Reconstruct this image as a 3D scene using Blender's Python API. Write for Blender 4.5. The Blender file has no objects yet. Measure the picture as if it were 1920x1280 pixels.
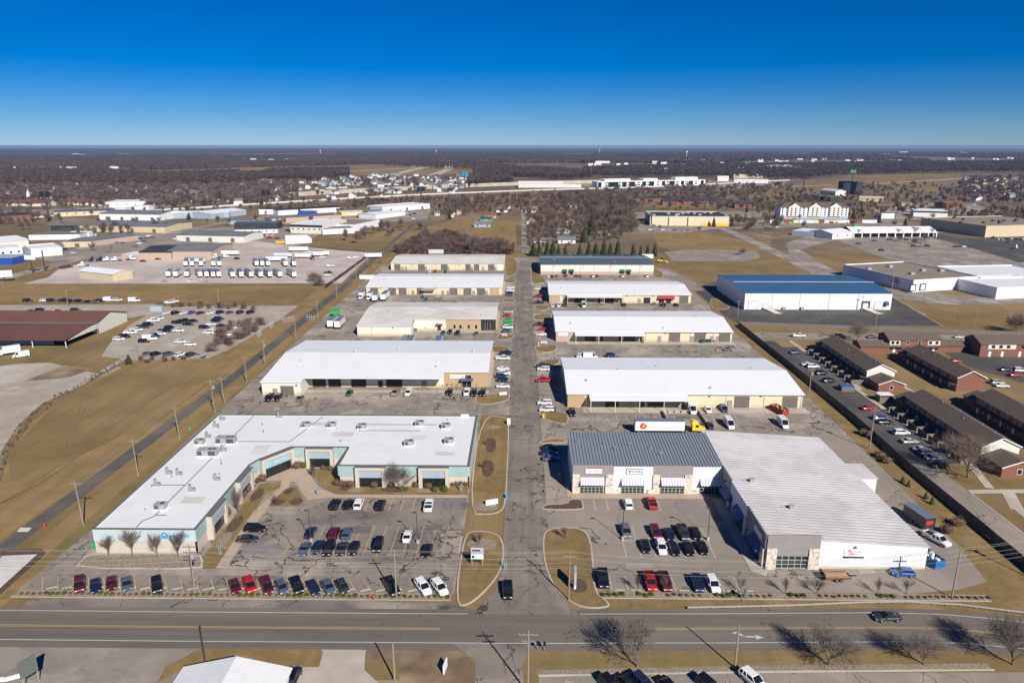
import bpy, bmesh, math, random
import numpy as np
from mathutils import Vector
R = math.radians
scene = bpy.context.scene
col = scene.collection
# ---------------------------------------------------------------- camera, sky, sun, exposure
CAM_H, PITCH, YAW, FPX = 82.0, R(15.4), R(0.75), 1333.0
cam_d = bpy.data.cameras.new('camera')
cam = bpy.data.objects.new('camera', cam_d); col.objects.link(cam)
cam.location = (0, 0, CAM_H); cam.rotation_euler = (R(90) - PITCH, 0, YAW)
cam_d.sensor_fit = 'HORIZONTAL'; cam_d.sensor_width = 36.0; cam_d.lens = 36.0 * FPX / 1920.0
cam_d.clip_start = 1.0; cam_d.clip_end = 90000.0
scene.camera = cam
SUN_AZ, SUN_EL = R(151.3), R(35.0)          # azimuth from +Y towards +X
world = bpy.data.worlds.new('World'); scene.world = world; world.use_nodes = True
wn = world.node_tree.nodes; wl = world.node_tree.links
bg = wn['Background']
sky = wn.new('ShaderNodeTexSky'); sky.sky_type = 'NISHITA'; sky.sun_disc = False
sky.sun_elevation = SUN_EL; sky.sun_rotation = SUN_AZ
sky.altitude = 0; sky.air_density = 0.7; sky.dust_density = 0.0; sky.ozone_density = 10.0
hs = wn.new('ShaderNodeHueSaturation'); hs.inputs['Saturation'].default_value = 1.3; hs.inputs['Hue'].default_value = 0.508
wl.new(sky.outputs[0], hs.inputs['Color']); wl.new(hs.outputs[0], bg.inputs[0]); bg.inputs[1].default_value = 0.058
sun_d = bpy.data.lights.new('sun', 'SUN'); sun_d.energy = 5.0; sun_d.angle = R(0.5); sun_d.color = (1, .95, .87)
sun = bpy.data.objects.new('sun', sun_d); col.objects.link(sun)
sun.rotation_euler = (R(90) - SUN_EL, 0, R(180) - SUN_AZ + R(0))
_d = Vector((math.sin(SUN_AZ) * math.cos(SUN_EL), math.cos(SUN_AZ) * math.cos(SUN_EL), math.sin(SUN_EL)))
sun.rotation_euler = _d.to_track_quat('Z', 'Y').to_euler(); sun.location = _d * 300
vs = scene.view_settings
vs.view_transform = 'Standard'; vs.look = 'None'; vs.exposure = 0.3; vs.gamma = 1.0; vs.use_curve_mapping = False
scene.cycles.max_bounces = 5; scene.cycles.diffuse_bounces = 2; scene.cycles.glossy_bounces = 2
scene.cycles.transparent_max_bounces = 8; scene.cycles.volume_bounces = 0
scene.cycles.caustics_reflective = False; scene.cycles.caustics_refractive = False
rnd = random.Random(7)

# ---------------------------------------------------------------- surveyed ground plan: photo pixel -> point on the level ground
_cp, _sp, _cy, _sy = math.cos(PITCH), math.sin(PITCH), math.cos(YAW), math.sin(YAW)
def G(px, py, z=0.0):
    a = (px - 960.0) / FPX; b = -(py - 640.0) / FPX
    t = (z - CAM_H) / (-_sp + b * _cp)
    X = a * t; Y = (_cp + b * _sp) * t
    return (X * _cy - Y * _sy, X * _sy + Y * _cy)
def GS(pts, z=0.0): return [G(p[0], p[1], z) for p in pts]

# ---------------------------------------------------------------- mesh builder
class MB:
    def __init__(s): s.v = []; s.f = []; s.m = []
    def quad(s, a, b, c, d, m=0):
        n = len(s.v); s.v += [a, b, c, d]; s.f.append((n, n+1, n+2, n+3)); s.m.append(m)
    def tri(s, a, b, c, m=0):
        n = len(s.v); s.v += [a, b, c]; s.f.append((n, n+1, n+2)); s.m.append(m)
    def poly(s, pts, m=0):
        n = len(s.v); s.v += list(pts); s.f.append(tuple(range(n, n+len(pts)))); s.m.append(m)
    def box(s, x0, x1, y0, y1, z0, z1, m=0, top=None):
        n = len(s.v)
        s.v += [(x0,y0,z0),(x1,y0,z0),(x1,y1,z0),(x0,y1,z0),(x0,y0,z1),(x1,y0,z1),(x1,y1,z1),(x0,y1,z1)]
        for k, f in enumerate(((0,3,2,1),(4,5,6,7),(0,1,5,4),(1,2,6,5),(2,3,7,6),(3,0,4,7))):
            s.f.append(tuple(n+i for i in f)); s.m.append(top if (k == 1 and top is not None) else m)
    def prism(s, pts, z0, z1, m=0, top=None, bottom=False):
        if sum(pts[i][0]*pts[(i+1) % len(pts)][1] - pts[(i+1) % len(pts)][0]*pts[i][1] for i in range(len(pts))) < 0: pts = pts[::-1]
        k = len(pts); n = len(s.v)
        s.v += [(p[0],p[1],z0) for p in pts] + [(p[0],p[1],z1) for p in pts]
        for i in range(k):
            j = (i+1) % k; s.f.append((n+i, n+j, n+k+j, n+k+i)); s.m.append(m)
        s.f.append(tuple(range(n+k, n+2*k))); s.m.append(m if top is None else top)
        if bottom: s.f.append(tuple(range(n+k-1, n-1, -1))); s.m.append(m)
    def tube(s, p0, p1, r0, r1=None, n=6, m=0, cap=True):
        if r1 is None: r1 = r0
        p0 = Vector(p0); p1 = Vector(p1); d = (p1 - p0)
        if d.length < 1e-6: return
        d.normalize(); u = d.orthogonal().normalized(); w = d.cross(u); b = len(s.v)
        for p, r in ((p0, r0), (p1, r1)):
            for i in range(n):
                a = 2*math.pi*i/n; s.v.append(tuple(p + u*(math.cos(a)*r) + w*(math.sin(a)*r)))
        for i in range(n):
            j = (i+1) % n; s.f.append((b+i, b+j, b+n+j, b+n+i)); s.m.append(m)
        if cap:
            s.f.append(tuple(range(b+n-1, b-1, -1))); s.m.append(m)
            s.f.append(tuple(range(b+n, b+2*n))); s.m.append(m)
    def beam(s, p0, p1, w, h, m=0):
        "rectangular bar between two points, w across, h upright"
        p0 = Vector(p0); p1 = Vector(p1); d = (p1-p0).normalized()
        x = d.cross(Vector((0,0,1)))
        x = x.normalized()*(w/2) if x.length > 1e-5 else Vector((w/2,0,0))
        z = x.cross(d).normalized()*(h/2); b = len(s.v)
        for p in (p0, p1):
            for q in (-x-z, x-z, x+z, -x+z): s.v.append(tuple(p+q))
        for f in ((3,2,1,0),(4,5,6,7),(0,1,5,4),(1,2,6,5),(2,3,7,6),(3,0,4,7)):
            s.f.append(tuple(b+i for i in f)); s.m.append(m)
    def loft(s, rings, m=0, closed=True, caps=True):
        b = len(s.v); k = len(rings[0])
        for r in rings: s.v += list(r)
        for a in range(len(rings)-1):
            for i in range(k if closed else k-1):
                j = (i+1) % k
                s.f.append((b+a*k+i, b+a*k+j, b+(a+1)*k+j, b+(a+1)*k+i)); s.m.append(m)
        if caps:
            s.f.append(tuple(b+i for i in range(k-1, -1, -1))); s.m.append(m)
            s.f.append(tuple(b+(len(rings)-1)*k+i for i in range(k))); s.m.append(m)
    def blob(s, c, rx, ry, rz, m=0, n=8, k=5, jit=0.0, rr=None):
        rr = rr or rnd; rings = []
        for a in range(1, k):
            t = math.pi*a/k - math.pi/2
            rings.append([(c[0]+rx*math.cos(t)*math.cos(2*math.pi*i/n)*(1+jit*rr.uniform(-1,1)), c[1]+ry*math.cos(t)*math.sin(2*math.pi*i/n)*(1+jit*rr.uniform(-1,1)), c[2]+rz*math.sin(t)) for i in range(n)])
        s.loft(rings, m, True, True)
    def add(s, o, dx=0, dy=0, dz=0, moff=0):
        n = len(s.v); s.v += [(a+dx, b+dy, c+dz) for a, b, c in o.v]
        s.f += [tuple(n+i for i in f) for f in o.f]; s.m += [k+moff for k in o.m]
    def mesh(s, name, mats, off=(0,0,0), smooth=False):
        me = bpy.data.meshes.new(name)
        me.from_pydata([(a-off[0], b-off[1], c-off[2]) for a, b, c in s.v], [], s.f)
        for mt in (mats if isinstance(mats, (list, tuple)) else [mats]): me.materials.append(mt)
        me.polygons.foreach_set('material_index', s.m)
        if smooth: me.polygons.foreach_set('use_smooth', [True]*len(s.f))
        me.update()
        return me
    def build(s, name, mats, parent=None, loc=None, world=True, smooth=False):
        """parent: verts given in world metres are stored relative to the parent's base; no parent: relative to loc"""
        off = (0,0,0)
        if world: off = tuple(parent.location) if parent else (loc or (0,0,0))
        if parent and parent.parent and world: off = tuple(Vector(off) + parent.parent.location)
        o = bpy.data.objects.new(name, s.mesh(name, mats, off, smooth)); col.objects.link(o)
        if parent: o.parent = parent
        elif loc: o.location = loc
        return o
def empty(name, loc, rz=0.0):
    o = bpy.data.objects.new(name, None); col.objects.link(o); o.location = loc; o.rotation_euler = (0, 0, rz)
    o.empty_display_size = 0.5
    return o
def tag(o, label, cat, group=None, kind=None):
    if label: o['label'] = label
    if cat: o['category'] = cat
    if group: o['group'] = group
    if kind: o['kind'] = kind
    return o
def copy_tree(o, parent=None):
    c = o.copy(); col.objects.link(c); c.parent = parent
    for ch in list(o.children): copy_tree(ch, c)
    return c

# ---------------------------------------------------------------- materials
def mat(name, c, rough=0.8, c2=None, scale=0.3, detail=4.0, metal=0.0, spec=0.3, c3=None, scale3=0.03, stretch=None, bump=0.0, cracks=None, lo=0.35, hi=0.65, streak=None, stain=None, seams=None):
    m = bpy.data.materials.new(name); m.use_nodes = True
    nt = m.node_tree; b = nt.nodes['Principled BSDF']; L = nt.links
    b.inputs['Roughness'].default_value = rough; b.inputs['Metallic'].default_value = metal
    b.inputs['Specular IOR Level'].default_value = spec
    c = (*c, 1) if len(c) == 3 else c
    b.inputs['Base Color'].default_value = c
    if c2 is None and cracks is None: return m
    geo = nt.nodes.new('ShaderNodeNewGeometry'); src = geo.outputs['Position']
    if stretch:
        mp = nt.nodes.new('ShaderNodeMapping'); mp.inputs['Scale'].default_value = stretch
        L.new(src, mp.inputs['Vector']); src = mp.outputs[0]
    out = None
    def noise(sc, det, lo, hi):
        n = nt.nodes.new('ShaderNodeTexNoise'); n.inputs['Scale'].default_value = sc; n.inputs['Detail'].default_value = det
        n.inputs['Roughness'].default_value = 0.6; L.new(src, n.inputs['Vector'])
        r = nt.nodes.new('ShaderNodeMapRange'); r.inputs[1].default_value = lo; r.inputs[2].default_value = hi
        L.new(n.outputs[0], r.inputs[0]); return r.outputs[0], n
    def mix(fac, a, bcol):
        x = nt.nodes.new('ShaderNodeMix'); x.data_type = 'RGBA'
        L.new(fac, x.inputs['Factor'])
        if isinstance(a, tuple): x.inputs['A'].default_value = a
        else: L.new(a, x.inputs['A'])
        if isinstance(bcol, tuple): x.inputs['B'].default_value = bcol
        else: L.new(bcol, x.inputs['B'])
        return x.outputs['Result']
    cur = c
    if c2 is not None:
        f, n = noise(scale, detail, lo, hi); cur = mix(f, cur, (*c2, 1))
        if bump:
            bp = nt.nodes.new('ShaderNodeBump'); bp.inputs['Strength'].default_value = bump; bp.inputs['Distance'].default_value = 0.3
            L.new(n.outputs[0], bp.inputs['Height']); L.new(bp.outputs[0], b.inputs['Normal'])
    if c3 is not None:
        f, n = noise(scale3, 3.0, 0.48, 0.62); cur = mix(f, cur, (*c3, 1))
    if streak:      # mowing lines / tyre paths: noise drawn out along one axis
        sc_, cs_, k_ = streak
        mp2 = nt.nodes.new('ShaderNodeMapping'); mp2.inputs['Scale'].default_value = sc_; L.new(geo.outputs['Position'], mp2.inputs['Vector']); keep = src; src = mp2.outputs[0]
        f, n = noise(1.0, 4.0, .45, .75); src = keep
        mu = nt.nodes.new('ShaderNodeMath'); mu.operation = 'MULTIPLY'; mu.inputs[1].default_value = k_; L.new(f, mu.inputs[0]); cur = mix(mu.outputs[0], cur, (*cs_, 1))
    if stain:       # oil spots, damp patches, bare soil
        for sc_, cs_, lo_, hi_ in stain:
            f, n = noise(sc_, 5.0, lo_, hi_); cur = mix(f, cur, (*cs_, 1))
    if seams:       # joints of roofing sheets at a fixed spacing
        for ax, sp, wd, cs_ in seams:
            sx = nt.nodes.new('ShaderNodeSeparateXYZ'); L.new(geo.outputs['Position'], sx.inputs[0]); md = nt.nodes.new('ShaderNodeMath'); md.operation = 'PINGPONG'; md.inputs[1].default_value = sp/2; L.new(sx.outputs[ax], md.inputs[0])
            r = nt.nodes.new('ShaderNodeMapRange'); r.inputs[1].default_value = wd*.5; r.inputs[2].default_value = wd; r.inputs[3].default_value = 1; r.inputs[4].default_value = 0; L.new(md.outputs[0], r.inputs[0]); cur = mix(r.outputs[0], cur, (*cs_, 1))
    for csc, cw, cc in (cracks or ()):
        # sealed cracks: thin wandering lines along the borders of large cells
        wn_ = nt.nodes.new('ShaderNodeTexNoise'); wn_.inputs['Scale'].default_value = csc*2.2; wn_.inputs['Detail'].default_value = 5
        L.new(geo.outputs['Position'], wn_.inputs['Vector'])
        va = nt.nodes.new('ShaderNodeVectorMath'); va.operation = 'MULTIPLY_ADD'
        va.inputs[1].default_value = (0.9/csc,)*3
        L.new(wn_.outputs['Color'], va.inputs[0]); L.new(geo.outputs['Position'], va.inputs[2])
        vo = nt.nodes.new('ShaderNodeTexVoronoi'); vo.feature = 'DISTANCE_TO_EDGE'; vo.inputs['Scale'].default_value = csc
        L.new(va.outputs[0], vo.inputs['Vector'])
        r = nt.nodes.new('ShaderNodeMapRange'); r.inputs[1].default_value = cw*csc*0.5; r.inputs[2].default_value = cw*csc*1.4
        r.inputs[3].default_value = 1.0; r.inputs[4].default_value = 0.0
        L.new(vo.outputs[0], r.inputs[0])
        f2, _n = noise(csc*0.6, 2.0, 0.42, 0.52)
        mu = nt.nodes.new('ShaderNodeMath'); mu.operation = 'MULTIPLY'; L.new(r.outputs[0], mu.inputs[0]); L.new(f2, mu.inputs[1])
        cur = mix(mu.outputs[0], cur, (*cc, 1))
    L.new(cur, b.inputs['Base Color'])
    return m
M = {}
def mk(k, *a, **kw): M[k] = mat(k, *a, **kw)
# ground
mk('grass', (0.250,0.172,0.081), .95, (0.180,0.132,0.059), .05, 8, c3=(0.290,0.205,0.102), scale3=.012, spec=.1, streak=((.35,.02,1),(0.149,0.106,0.052),.55), stain=[(.22,(0.176,0.119,0.071),.60,.78),(1.6,(0.132,0.098,0.048),.58,.8)])
mk('grass_tan', (0.317,0.209,0.095), .95, (0.245,0.170,0.076), .12, 8, c3=(0.224,0.165,0.071), scale3=.03, spec=.1, streak=((.35,.02,1),(0.149,0.106,0.052),.55), stain=[(.22,(0.237,0.158,0.082),.60,.78),(1.6,(0.132,0.098,0.048),.58,.8)])
mk('grass_green', (0.207,0.162,0.068), .95, (0.250,0.180,0.081), .25, 8, c3=(0.157,0.137,0.052), scale3=.05, spec=.1, streak=((.35,.02,1),(0.149,0.106,0.052),.55), stain=[(.22,(0.211,0.146,0.078),.60,.78),(1.6,(0.132,0.098,0.048),.58,.8)])
mk('grass_lawn', (0.245,0.170,0.076), .95, (0.180,0.135,0.055), .5, 8, c3=(0.281,0.192,0.089), scale3=.12, spec=.1, streak=((.35,.02,1),(0.149,0.106,0.052),.55), stain=[(.22,(0.176,0.119,0.066),.60,.78),(1.6,(0.132,0.098,0.048),.58,.8)])
mk('earth_far', (0.177,0.127,0.076), .95, (0.121,0.092,0.065), .012, 8, c3=(0.209,0.157,0.103), scale3=.004, spec=.05)
mk('dirt', (.23,.165,.10), .95, (.15,.11,.07), .2, 7, c3=(.32,.25,.17), scale3=.06, spec=.1)
mk('gravel', (.32,.282,.238), .95, (.22,.19,.158), .12, 9, c3=(.26,.215,.165), scale3=.03, spec=.1, stain=[(.3,(.17,.145,.118),.58,.74),(.07,(.40,.365,.32),.60,.75)])
mk('gravel_pale', (.43,.385,.325), .95, (.33,.285,.23), .10, 9, c3=(.36,.30,.23), scale3=.03, spec=.1, stain=[(.3,(.24,.20,.155),.58,.74),(.07,(.50,.455,.39),.58,.72)])
mk('gravel_pink', (.50,.43,.385), .95, (.40,.335,.295), .06, 8, c3=(.55,.485,.44), scale3=.02, spec=.1)
mk('rubble', (.35,.295,.23), .95, (.19,.15,.11), 2.5, 6, spec=.1)
mk('mulch', (.085,.055,.042), .95, (.14,.095,.07), 1.2, 5, spec=.1)
mk('asphalt_old', (0.304,0.261,0.216), .9, (0.237,0.204,0.169), .25, 7, c3=(0.352,0.303,0.249), scale3=.05, cracks=[(.13,.10,(0.076,0.065,0.056)),(.05,.19,(0.076,0.065,0.056))], stain=[(.9,(0.102,0.089,0.079),.66,.78),(.05,(0.408,0.350,0.284),.53,.64)], streak=((.5,.03,1),(0.204,0.175,0.149),.6), spec=.2)
mk('asphalt_lot', (0.209,0.182,0.154), .9, (0.281,0.241,0.200), .12, 6, c3=(0.153,0.135,0.125), scale3=.06, cracks=[(.12,.09,(0.063,0.055,0.047)),(.05,.17,(0.066,0.057,0.048))], stain=[(.9,(0.102,0.089,0.079),.66,.78),(.05,(0.342,0.291,0.237),.53,.64)], spec=.2)
mk('asphalt_new', (0.273,0.236,0.195), .9, (0.240,0.209,0.174), .4, 6, c3=(0.301,0.259,0.214), scale3=.04, cracks=[(.05,.10,(0.097,0.083,0.070)),(.02,.20,(0.102,0.087,0.074))], stain=[(.9,(0.102,0.089,0.079),.66,.78),(.05,(0.352,0.300,0.244),.53,.66)], spec=.2)
mk('asphalt_road', (0.158,0.137,0.113), .9, (0.128,0.111,0.093), .3, 6, c3=(0.204,0.177,0.144), scale3=.03, stretch=(.12,1,1), cracks=[(.05,.06,(0.092,0.081,0.070))], streak=((.02,.9,1),(0.204,0.182,0.153),.55), spec=.2)
mk('asphalt_dark', (.066,.061,.058), .85, (.085,.078,.072), .15, 6, c3=(.11,.10,.09), scale3=.03, spec=.3)
mk('asphalt_trail', (.095,.087,.082), .9, (.125,.113,.102), .25, 6, c3=(.155,.135,.115), scale3=.04, spec=.2)
mk('concrete', (.46,.405,.335), .85, (.40,.35,.29), .4, 6, c3=(.50,.45,.385), scale3=.08, spec=.2)
mk('asphalt_street', (0.230,0.199,0.166), .9, (0.184,0.160,0.135), .25, 7, c3=(0.270,0.234,0.193), scale3=.05, cracks=[(.15,.09,(0.056,0.047,0.040)),(.05,.17,(0.061,0.052,0.044))], stain=[(.9,(0.092,0.081,0.070),.66,.78)], streak=((.6,.02,1),(0.153,0.133,0.112),.8), spec=.2)
mk('concrete_pink', (.46,.36,.275), .85, (.41,.32,.245), .5, 6, spec=.2)
mk('concrete_white', (.62,.60,.55), .85, (.56,.54,.49), .5, 6, spec=.2)
mk('line_white', (.62,.60,.56), .7, (.45,.43,.40), 1.5, 5)
mk('line_yellow', (.50,.33,.10), .7, (.42,.30,.13), 1.5, 5)
mk('line_tan', (.52,.40,.21), .7, (.42,.33,.19), 1.5, 5)
mk('line_blue', (.13,.19,.32), .7, (.19,.21,.26), 1.5, 5)
# building
mk('roof_white', (.77,.77,.76), .55, (.715,.712,.70), .15, 6, c3=(.735,.73,.715), scale3=.04, seams=[(0,3.2,.035,(.62,.615,.605)),(1,15,.04,(.62,.615,.605))], stain=[(.25,(.52,.50,.465),.66,.85)])
mk('roof_cool', (.79,.795,.79), .5, (.755,.76,.755), .1, 5, seams=[(0,1.9,.04,(.70,.702,.70))], stain=[(.12,(.54,.52,.49),.66,.85)])
mk('roof_cream', (.68,.655,.605), .6, (.62,.59,.54), .12, 8, c3=(.57,.53,.47), scale3=.06)
mk('roof_stain', (.42,.34,.26), .8, (.55,.48,.40), .6, 5)
mk('roof_slate', (.205,.232,.255), .45, (.225,.252,.275), .4, 4)
mk('roof_slate2', (.11,.145,.17), .45, (.135,.165,.19), .2, 4, metal=.25)
mk('seam_slate', (.075,.10,.12), .45)
mk('roof_rib', (.62,.60,.575), .4, (.53,.51,.49), .25, 6, c3=(.70,.66,.655), scale3=.09)
mk('rib_dark', (.40,.39,.375), .5)
mk('roof_blue', (.040,.105,.205), .5, (.05,.12,.225), .1, 5)
mk('roof_brown', (.155,.070,.052), .7, (.125,.060,.047), .1, 6)
mk('roof_shingle', (.108,.083,.064), .9, (.138,.108,.085), .8, 6)
mk('roof_gray', (.145,.15,.16), .7, (.185,.188,.195), .1, 5)
mk('roof_tan', (.27,.225,.165), .85, (.22,.185,.14), .1, 6)
mk('roof_black', (.030,.033,.040), .75, (.05,.053,.06), .15, 5)
mk('siding_cream', (.66,.60,.43), .6, (.62,.56,.40), .5, 4)
mk('siding_band', (.60,.50,.335), .7, (.55,.455,.31), .5, 4)
mk('siding_pale', (.70,.68,.60), .6, (.66,.64,.565), .5, 4)
mk('siding_white', (.76,.77,.79), .55, (.71,.72,.74), .4, 5)
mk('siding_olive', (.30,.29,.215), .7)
mk('brick_tan', (.47,.345,.215), .85, (.41,.30,.185), 3, 4)
mk('brick_pink', (.49,.37,.30), .85, (.44,.33,.265), 3, 4)
mk('brick_red', (.245,.112,.078), .85, (.19,.088,.062), 2.5, 5)
mk('stone', (.66,.60,.52), .85, (.38,.335,.285), 1.6, 4, lo=.5, hi=.62, bump=.4)
mk('block', (.55,.50,.425), .85, (.51,.46,.39), 1.2, 4)
mk('panel_teal', (.30,.43,.42), .45, (.34,.475,.46), .8, 4)
mk('panel_ice', (.50,.575,.60), .45, (.475,.55,.575), .5, 4)
mk('panel_steel', (.36,.43,.49), .45, (.33,.40,.455), .8, 4)
mk('panel_gray', (.30,.275,.265), .6, (.275,.25,.245), .6, 4)
mk('trim_dark', (.13,.145,.14), .6); mk('trim_white', (.78,.78,.77), .5); mk('trim_gray', (.36,.36,.36), .6)
mk('garage', (.135,.115,.10), .6, (.16,.14,.12), .4, 3); mk('door_dark', (.035,.032,.032), .5); mk('door_gray', (.30,.27,.235), .6)
mk('glass', (.012,.018,.018), .08, spec=.6); mk('glass_green', (.02,.035,.028), .1, spec=.6); mk('frame_alu', (.62,.63,.62), .4, metal=.3)
mk('awning_white', (.72,.73,.77), .4, metal=.15); mk('awning_dark', (.09,.11,.15), .5); mk('awning_green', (.02,.10,.07), .8); mk('awning_red', (.48,.03,.05), .7)
mk('metal_galv', (.40,.43,.43), .4, (.34,.37,.37), 1.5, 4, metal=.5); mk('hvac', (.43,.41,.42), .5, (.36,.345,.355), 2, 3, metal=.2); mk('hvac_dark', (.08,.08,.085), .6)
mk('sign_white', (.82,.81,.80), .5); mk('sign_blue', (.02,.29,.52), .4); mk('sign_cyan', (.30,.68,.80), .4); mk('sign_red', (.52,.04,.05), .5); mk('sign_black', (.02,.02,.025), .5); mk('sign_pink', (.62,.20,.30), .5); mk('sign_yellow', (.85,.50,.04), .5); mk('sign_green', (.05,.30,.12), .5)
mk('wood_pole', (.30,.24,.185), .9, (.23,.185,.145), 3, 4, stretch=(4,4,.4)); mk('wood_pole_gray', (.31,.27,.225), .9, (.25,.215,.18), 3, 4, stretch=(4,4,.4)); mk('pole_dark', (.06,.06,.06), .5); mk('wire', (.40,.38,.34), .6); mk('fence_wood', (.105,.088,.078), .9, (.14,.118,.102), 1.2, 5, stretch=(3,3,.3)); mk('fence_pale', (.20,.175,.15), .9, (.15,.13,.112), 1.2, 5, stretch=(3,3,.3)); mk('galv', (.55,.56,.56), .4, metal=.5); mk('white_plastic', (.75,.75,.73), .5); mk('insulator', (.30,.28,.25), .4); mk('sign_back', (.13,.14,.125), .6); mk('patch_dark', (.13,.118,.105), .9, (.17,.155,.138), .8, 5); mk('patch_pale', (.36,.325,.28), .9, (.31,.28,.245), .8, 5); mk('rough', (.195,.142,.085), .95, (.13,.10,.072), .03, 8, c3=(.25,.19,.12), scale3=.008, spec=.05, stain=[(.012,(.27,.245,.21),.60,.66),(.25,(.10,.08,.058),.58,.75)])
mk('bark', (.125,.105,.090), .95, (.165,.14,.12), 1.5, 4); mk('twig', (.145,.108,.086), .95); mk('twig_gray', (.155,.130,.115), .95); mk('twig_red', (.125,.082,.072), .95); mk('twig_pale', (.22,.185,.155), .95)
mk('needle', (.030,.046,.018), .9, (.048,.064,.024), .8, 3); mk('needle_light', (.062,.072,.024), .9, (.085,.09,.032), .8, 3); mk('shrub_green', (.060,.075,.015), .9, (.10,.105,.02), 2, 3); mk('shrub_brown', (.115,.068,.048), .95, (.16,.10,.07), 2, 3)
mk('forest_twig', (.072,.053,.047), .95); mk('forest_twig2', (.095,.068,.056), .95); mk('forest_twig3', (.118,.092,.076), .95)
# vehicles
CAR = {'black': (.008,.008,.010), 'charcoal': (.035,.038,.042), 'gray': (.13,.135,.14), 'silver': (.42,.43,.44), 'white': (.78,.78,.78), 'red': (.42,.012,.015), 'maroon': (.105,.010,.016), 'navy': (.010,.018,.055), 'blue': (.015,.085,.36), 'slate blue': (.07,.10,.15), 'green': (.05,.42,.06), 'dark green': (.012,.09,.03), 'yellow': (.85,.60,.01), 'orange': (.55,.16,.02), 'tan': (.30,.25,.18)}
for k, c in CAR.items():
    m_ = mat('paint_' + k.replace(' ', '_'), c, .28, spec=.5); m_.node_tree.nodes['Principled BSDF'].inputs['Coat Weight'].default_value = .6; M['car_' + k] = m_
mk('tyre', (.018,.018,.018), .9); mk('rim', (.38,.38,.39), .35, metal=.6); mk('car_glass', (.010,.013,.015), .06, spec=.7); mk('lamp_clear', (.65,.66,.66), .2); mk('lamp_red', (.35,.015,.015), .3); mk('under', (.012,.012,.012), .9)
mk('trailer_white', (.76,.77,.78), .5, (.70,.71,.72), .4, 4); mk('trailer_roof', (.13,.17,.225), .5, (.16,.20,.25), .3, 4); mk('rust', (.25,.09,.05), .9, (.18,.07,.045), 1, 4); mk('deck_wood', (.40,.29,.18), .9, (.33,.24,.15), 1.5, 4, stretch=(.5,4,1)); mk('bin_blue', (.02,.13,.36), .6); mk('bin_red', (.36,.04,.03), .7)

mk('awning_stripe', (.42,.43,.50), .5); mk('awning_blue', (.03,.075,.24), .5)
mk('hvac_pale', (.60,.61,.62), .45, (.52,.53,.54), .6, 4); mk('trailer_roof2', (.20,.24,.29), .5, (.24,.275,.32), .3, 4)
# ================================================================ THE SETTING: ground, roads, lots, islands, markings
_zk = [0]
def zlift(z):
    _zk[0] += 1; return z + .0003*_zk[0]
def sheet(name, pts, z, mt, label=None):
    z = zlift(z)
    mb = MB()
    if sum(pts[i][0]*pts[(i+1) % len(pts)][1] - pts[(i+1) % len(pts)][0]*pts[i][1] for i in range(len(pts))) < 0: pts = pts[::-1]
    bm = bmesh.new()
    f = bm.faces.new([bm.verts.new((p[0], p[1], 0)) for p in pts])
    f.normal_update(); bmesh.ops.triangulate(bm, faces=[f])
    me = bpy.data.meshes.new(name); bm.to_mesh(me); bm.free(); me.materials.append(M[mt])
    o = bpy.data.objects.new(name, me); col.objects.link(o); o.location = (0, 0, z); o['kind'] = 'structure'
    return o
def rect(x0, x1, y0, y1): return [(x0,y0),(x1,y0),(x1,y1),(x0,y1)]
def strip_pts(line, w0, w1):
    "left and right offsets of a polyline"
    a = []; b = []
    for i, p in enumerate(line):
        q0 = line[max(0, i-1)]; q1 = line[min(len(line)-1, i+1)]
        dx, dy = q1[0]-q0[0], q1[1]-q0[1]; l = math.hypot(dx, dy); nx, ny = -dy/l, dx/l
        a.append((p[0]+nx*w0, p[1]+ny*w0)); b.append((p[0]+nx*w1, p[1]+ny*w1))
    return a, b
def strip(name, line, w0, w1, z, mt):
    a, b = strip_pts(line, w0, w1); mb = MB(); z = zlift(z)
    for i in range(len(line)-1): mb.quad((*b[i],0),(*b[i+1],0),(*a[i+1],0),(*a[i],0))
    o = mb.build(name, M[mt]); o.location = (0,0,z); o['kind'] = 'structure'; return o
def smooth(pts, n=2):
    for _ in range(n):
        q = []
        for i in range(len(pts)):
            a, b = pts[i], pts[(i+1) % len(pts)]
            q += [(a[0]*.75+b[0]*.25, a[1]*.75+b[1]*.25), (a[0]*.25+b[0]*.75, a[1]*.25+b[1]*.75)]
        pts = q
    return pts
def inset(pts, d):
    if sum(pts[i][0]*pts[(i+1) % len(pts)][1] - pts[(i+1) % len(pts)][0]*pts[i][1] for i in range(len(pts))) < 0: pts = pts[::-1]
    out = []; k = len(pts)
    for i in range(k):
        a, p, b = Vector(pts[i-1]), Vector(pts[i]), Vector(pts[(i+1) % k])
        e0 = (p-a).normalized(); e1 = (b-p).normalized()
        n = Vector((-e0.y-e1.y, e0.x+e1.x))
        if n.length < 1e-6: n = Vector((-e0.y, e0.x))
        n.normalize(); c = max(.5, n.dot(Vector((-e0.y, e0.x))))
        out.append(tuple(p + n*(d/c)))
    return pts, out
def island(pts, mt='grass_lawn', sm=2, kerb=.32, h=.13, name='lawn_island'):
    pts = smooth(pts, sm) if sm else pts
    o_, i_ = inset(pts, kerb); k = len(o_); mb = MB()
    for i in range(k):
        j = (i+1) % k
        mb.quad((*o_[i],0),(*o_[j],0),(*o_[j],h),(*o_[i],h)); mb.quad((*o_[i],h),(*o_[j],h),(*i_[j],h),(*i_[i],h)); mb.quad((*i_[i],h),(*i_[j],h),(*i_[j],h-.05),(*i_[i],h-.05))
    top = sheet(name, i_, h-.03, mt)
    kb = mb.build('kerb', M['concrete'], top, world=False); kb.location = (0,0,-(h-.03))
    return top
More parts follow.
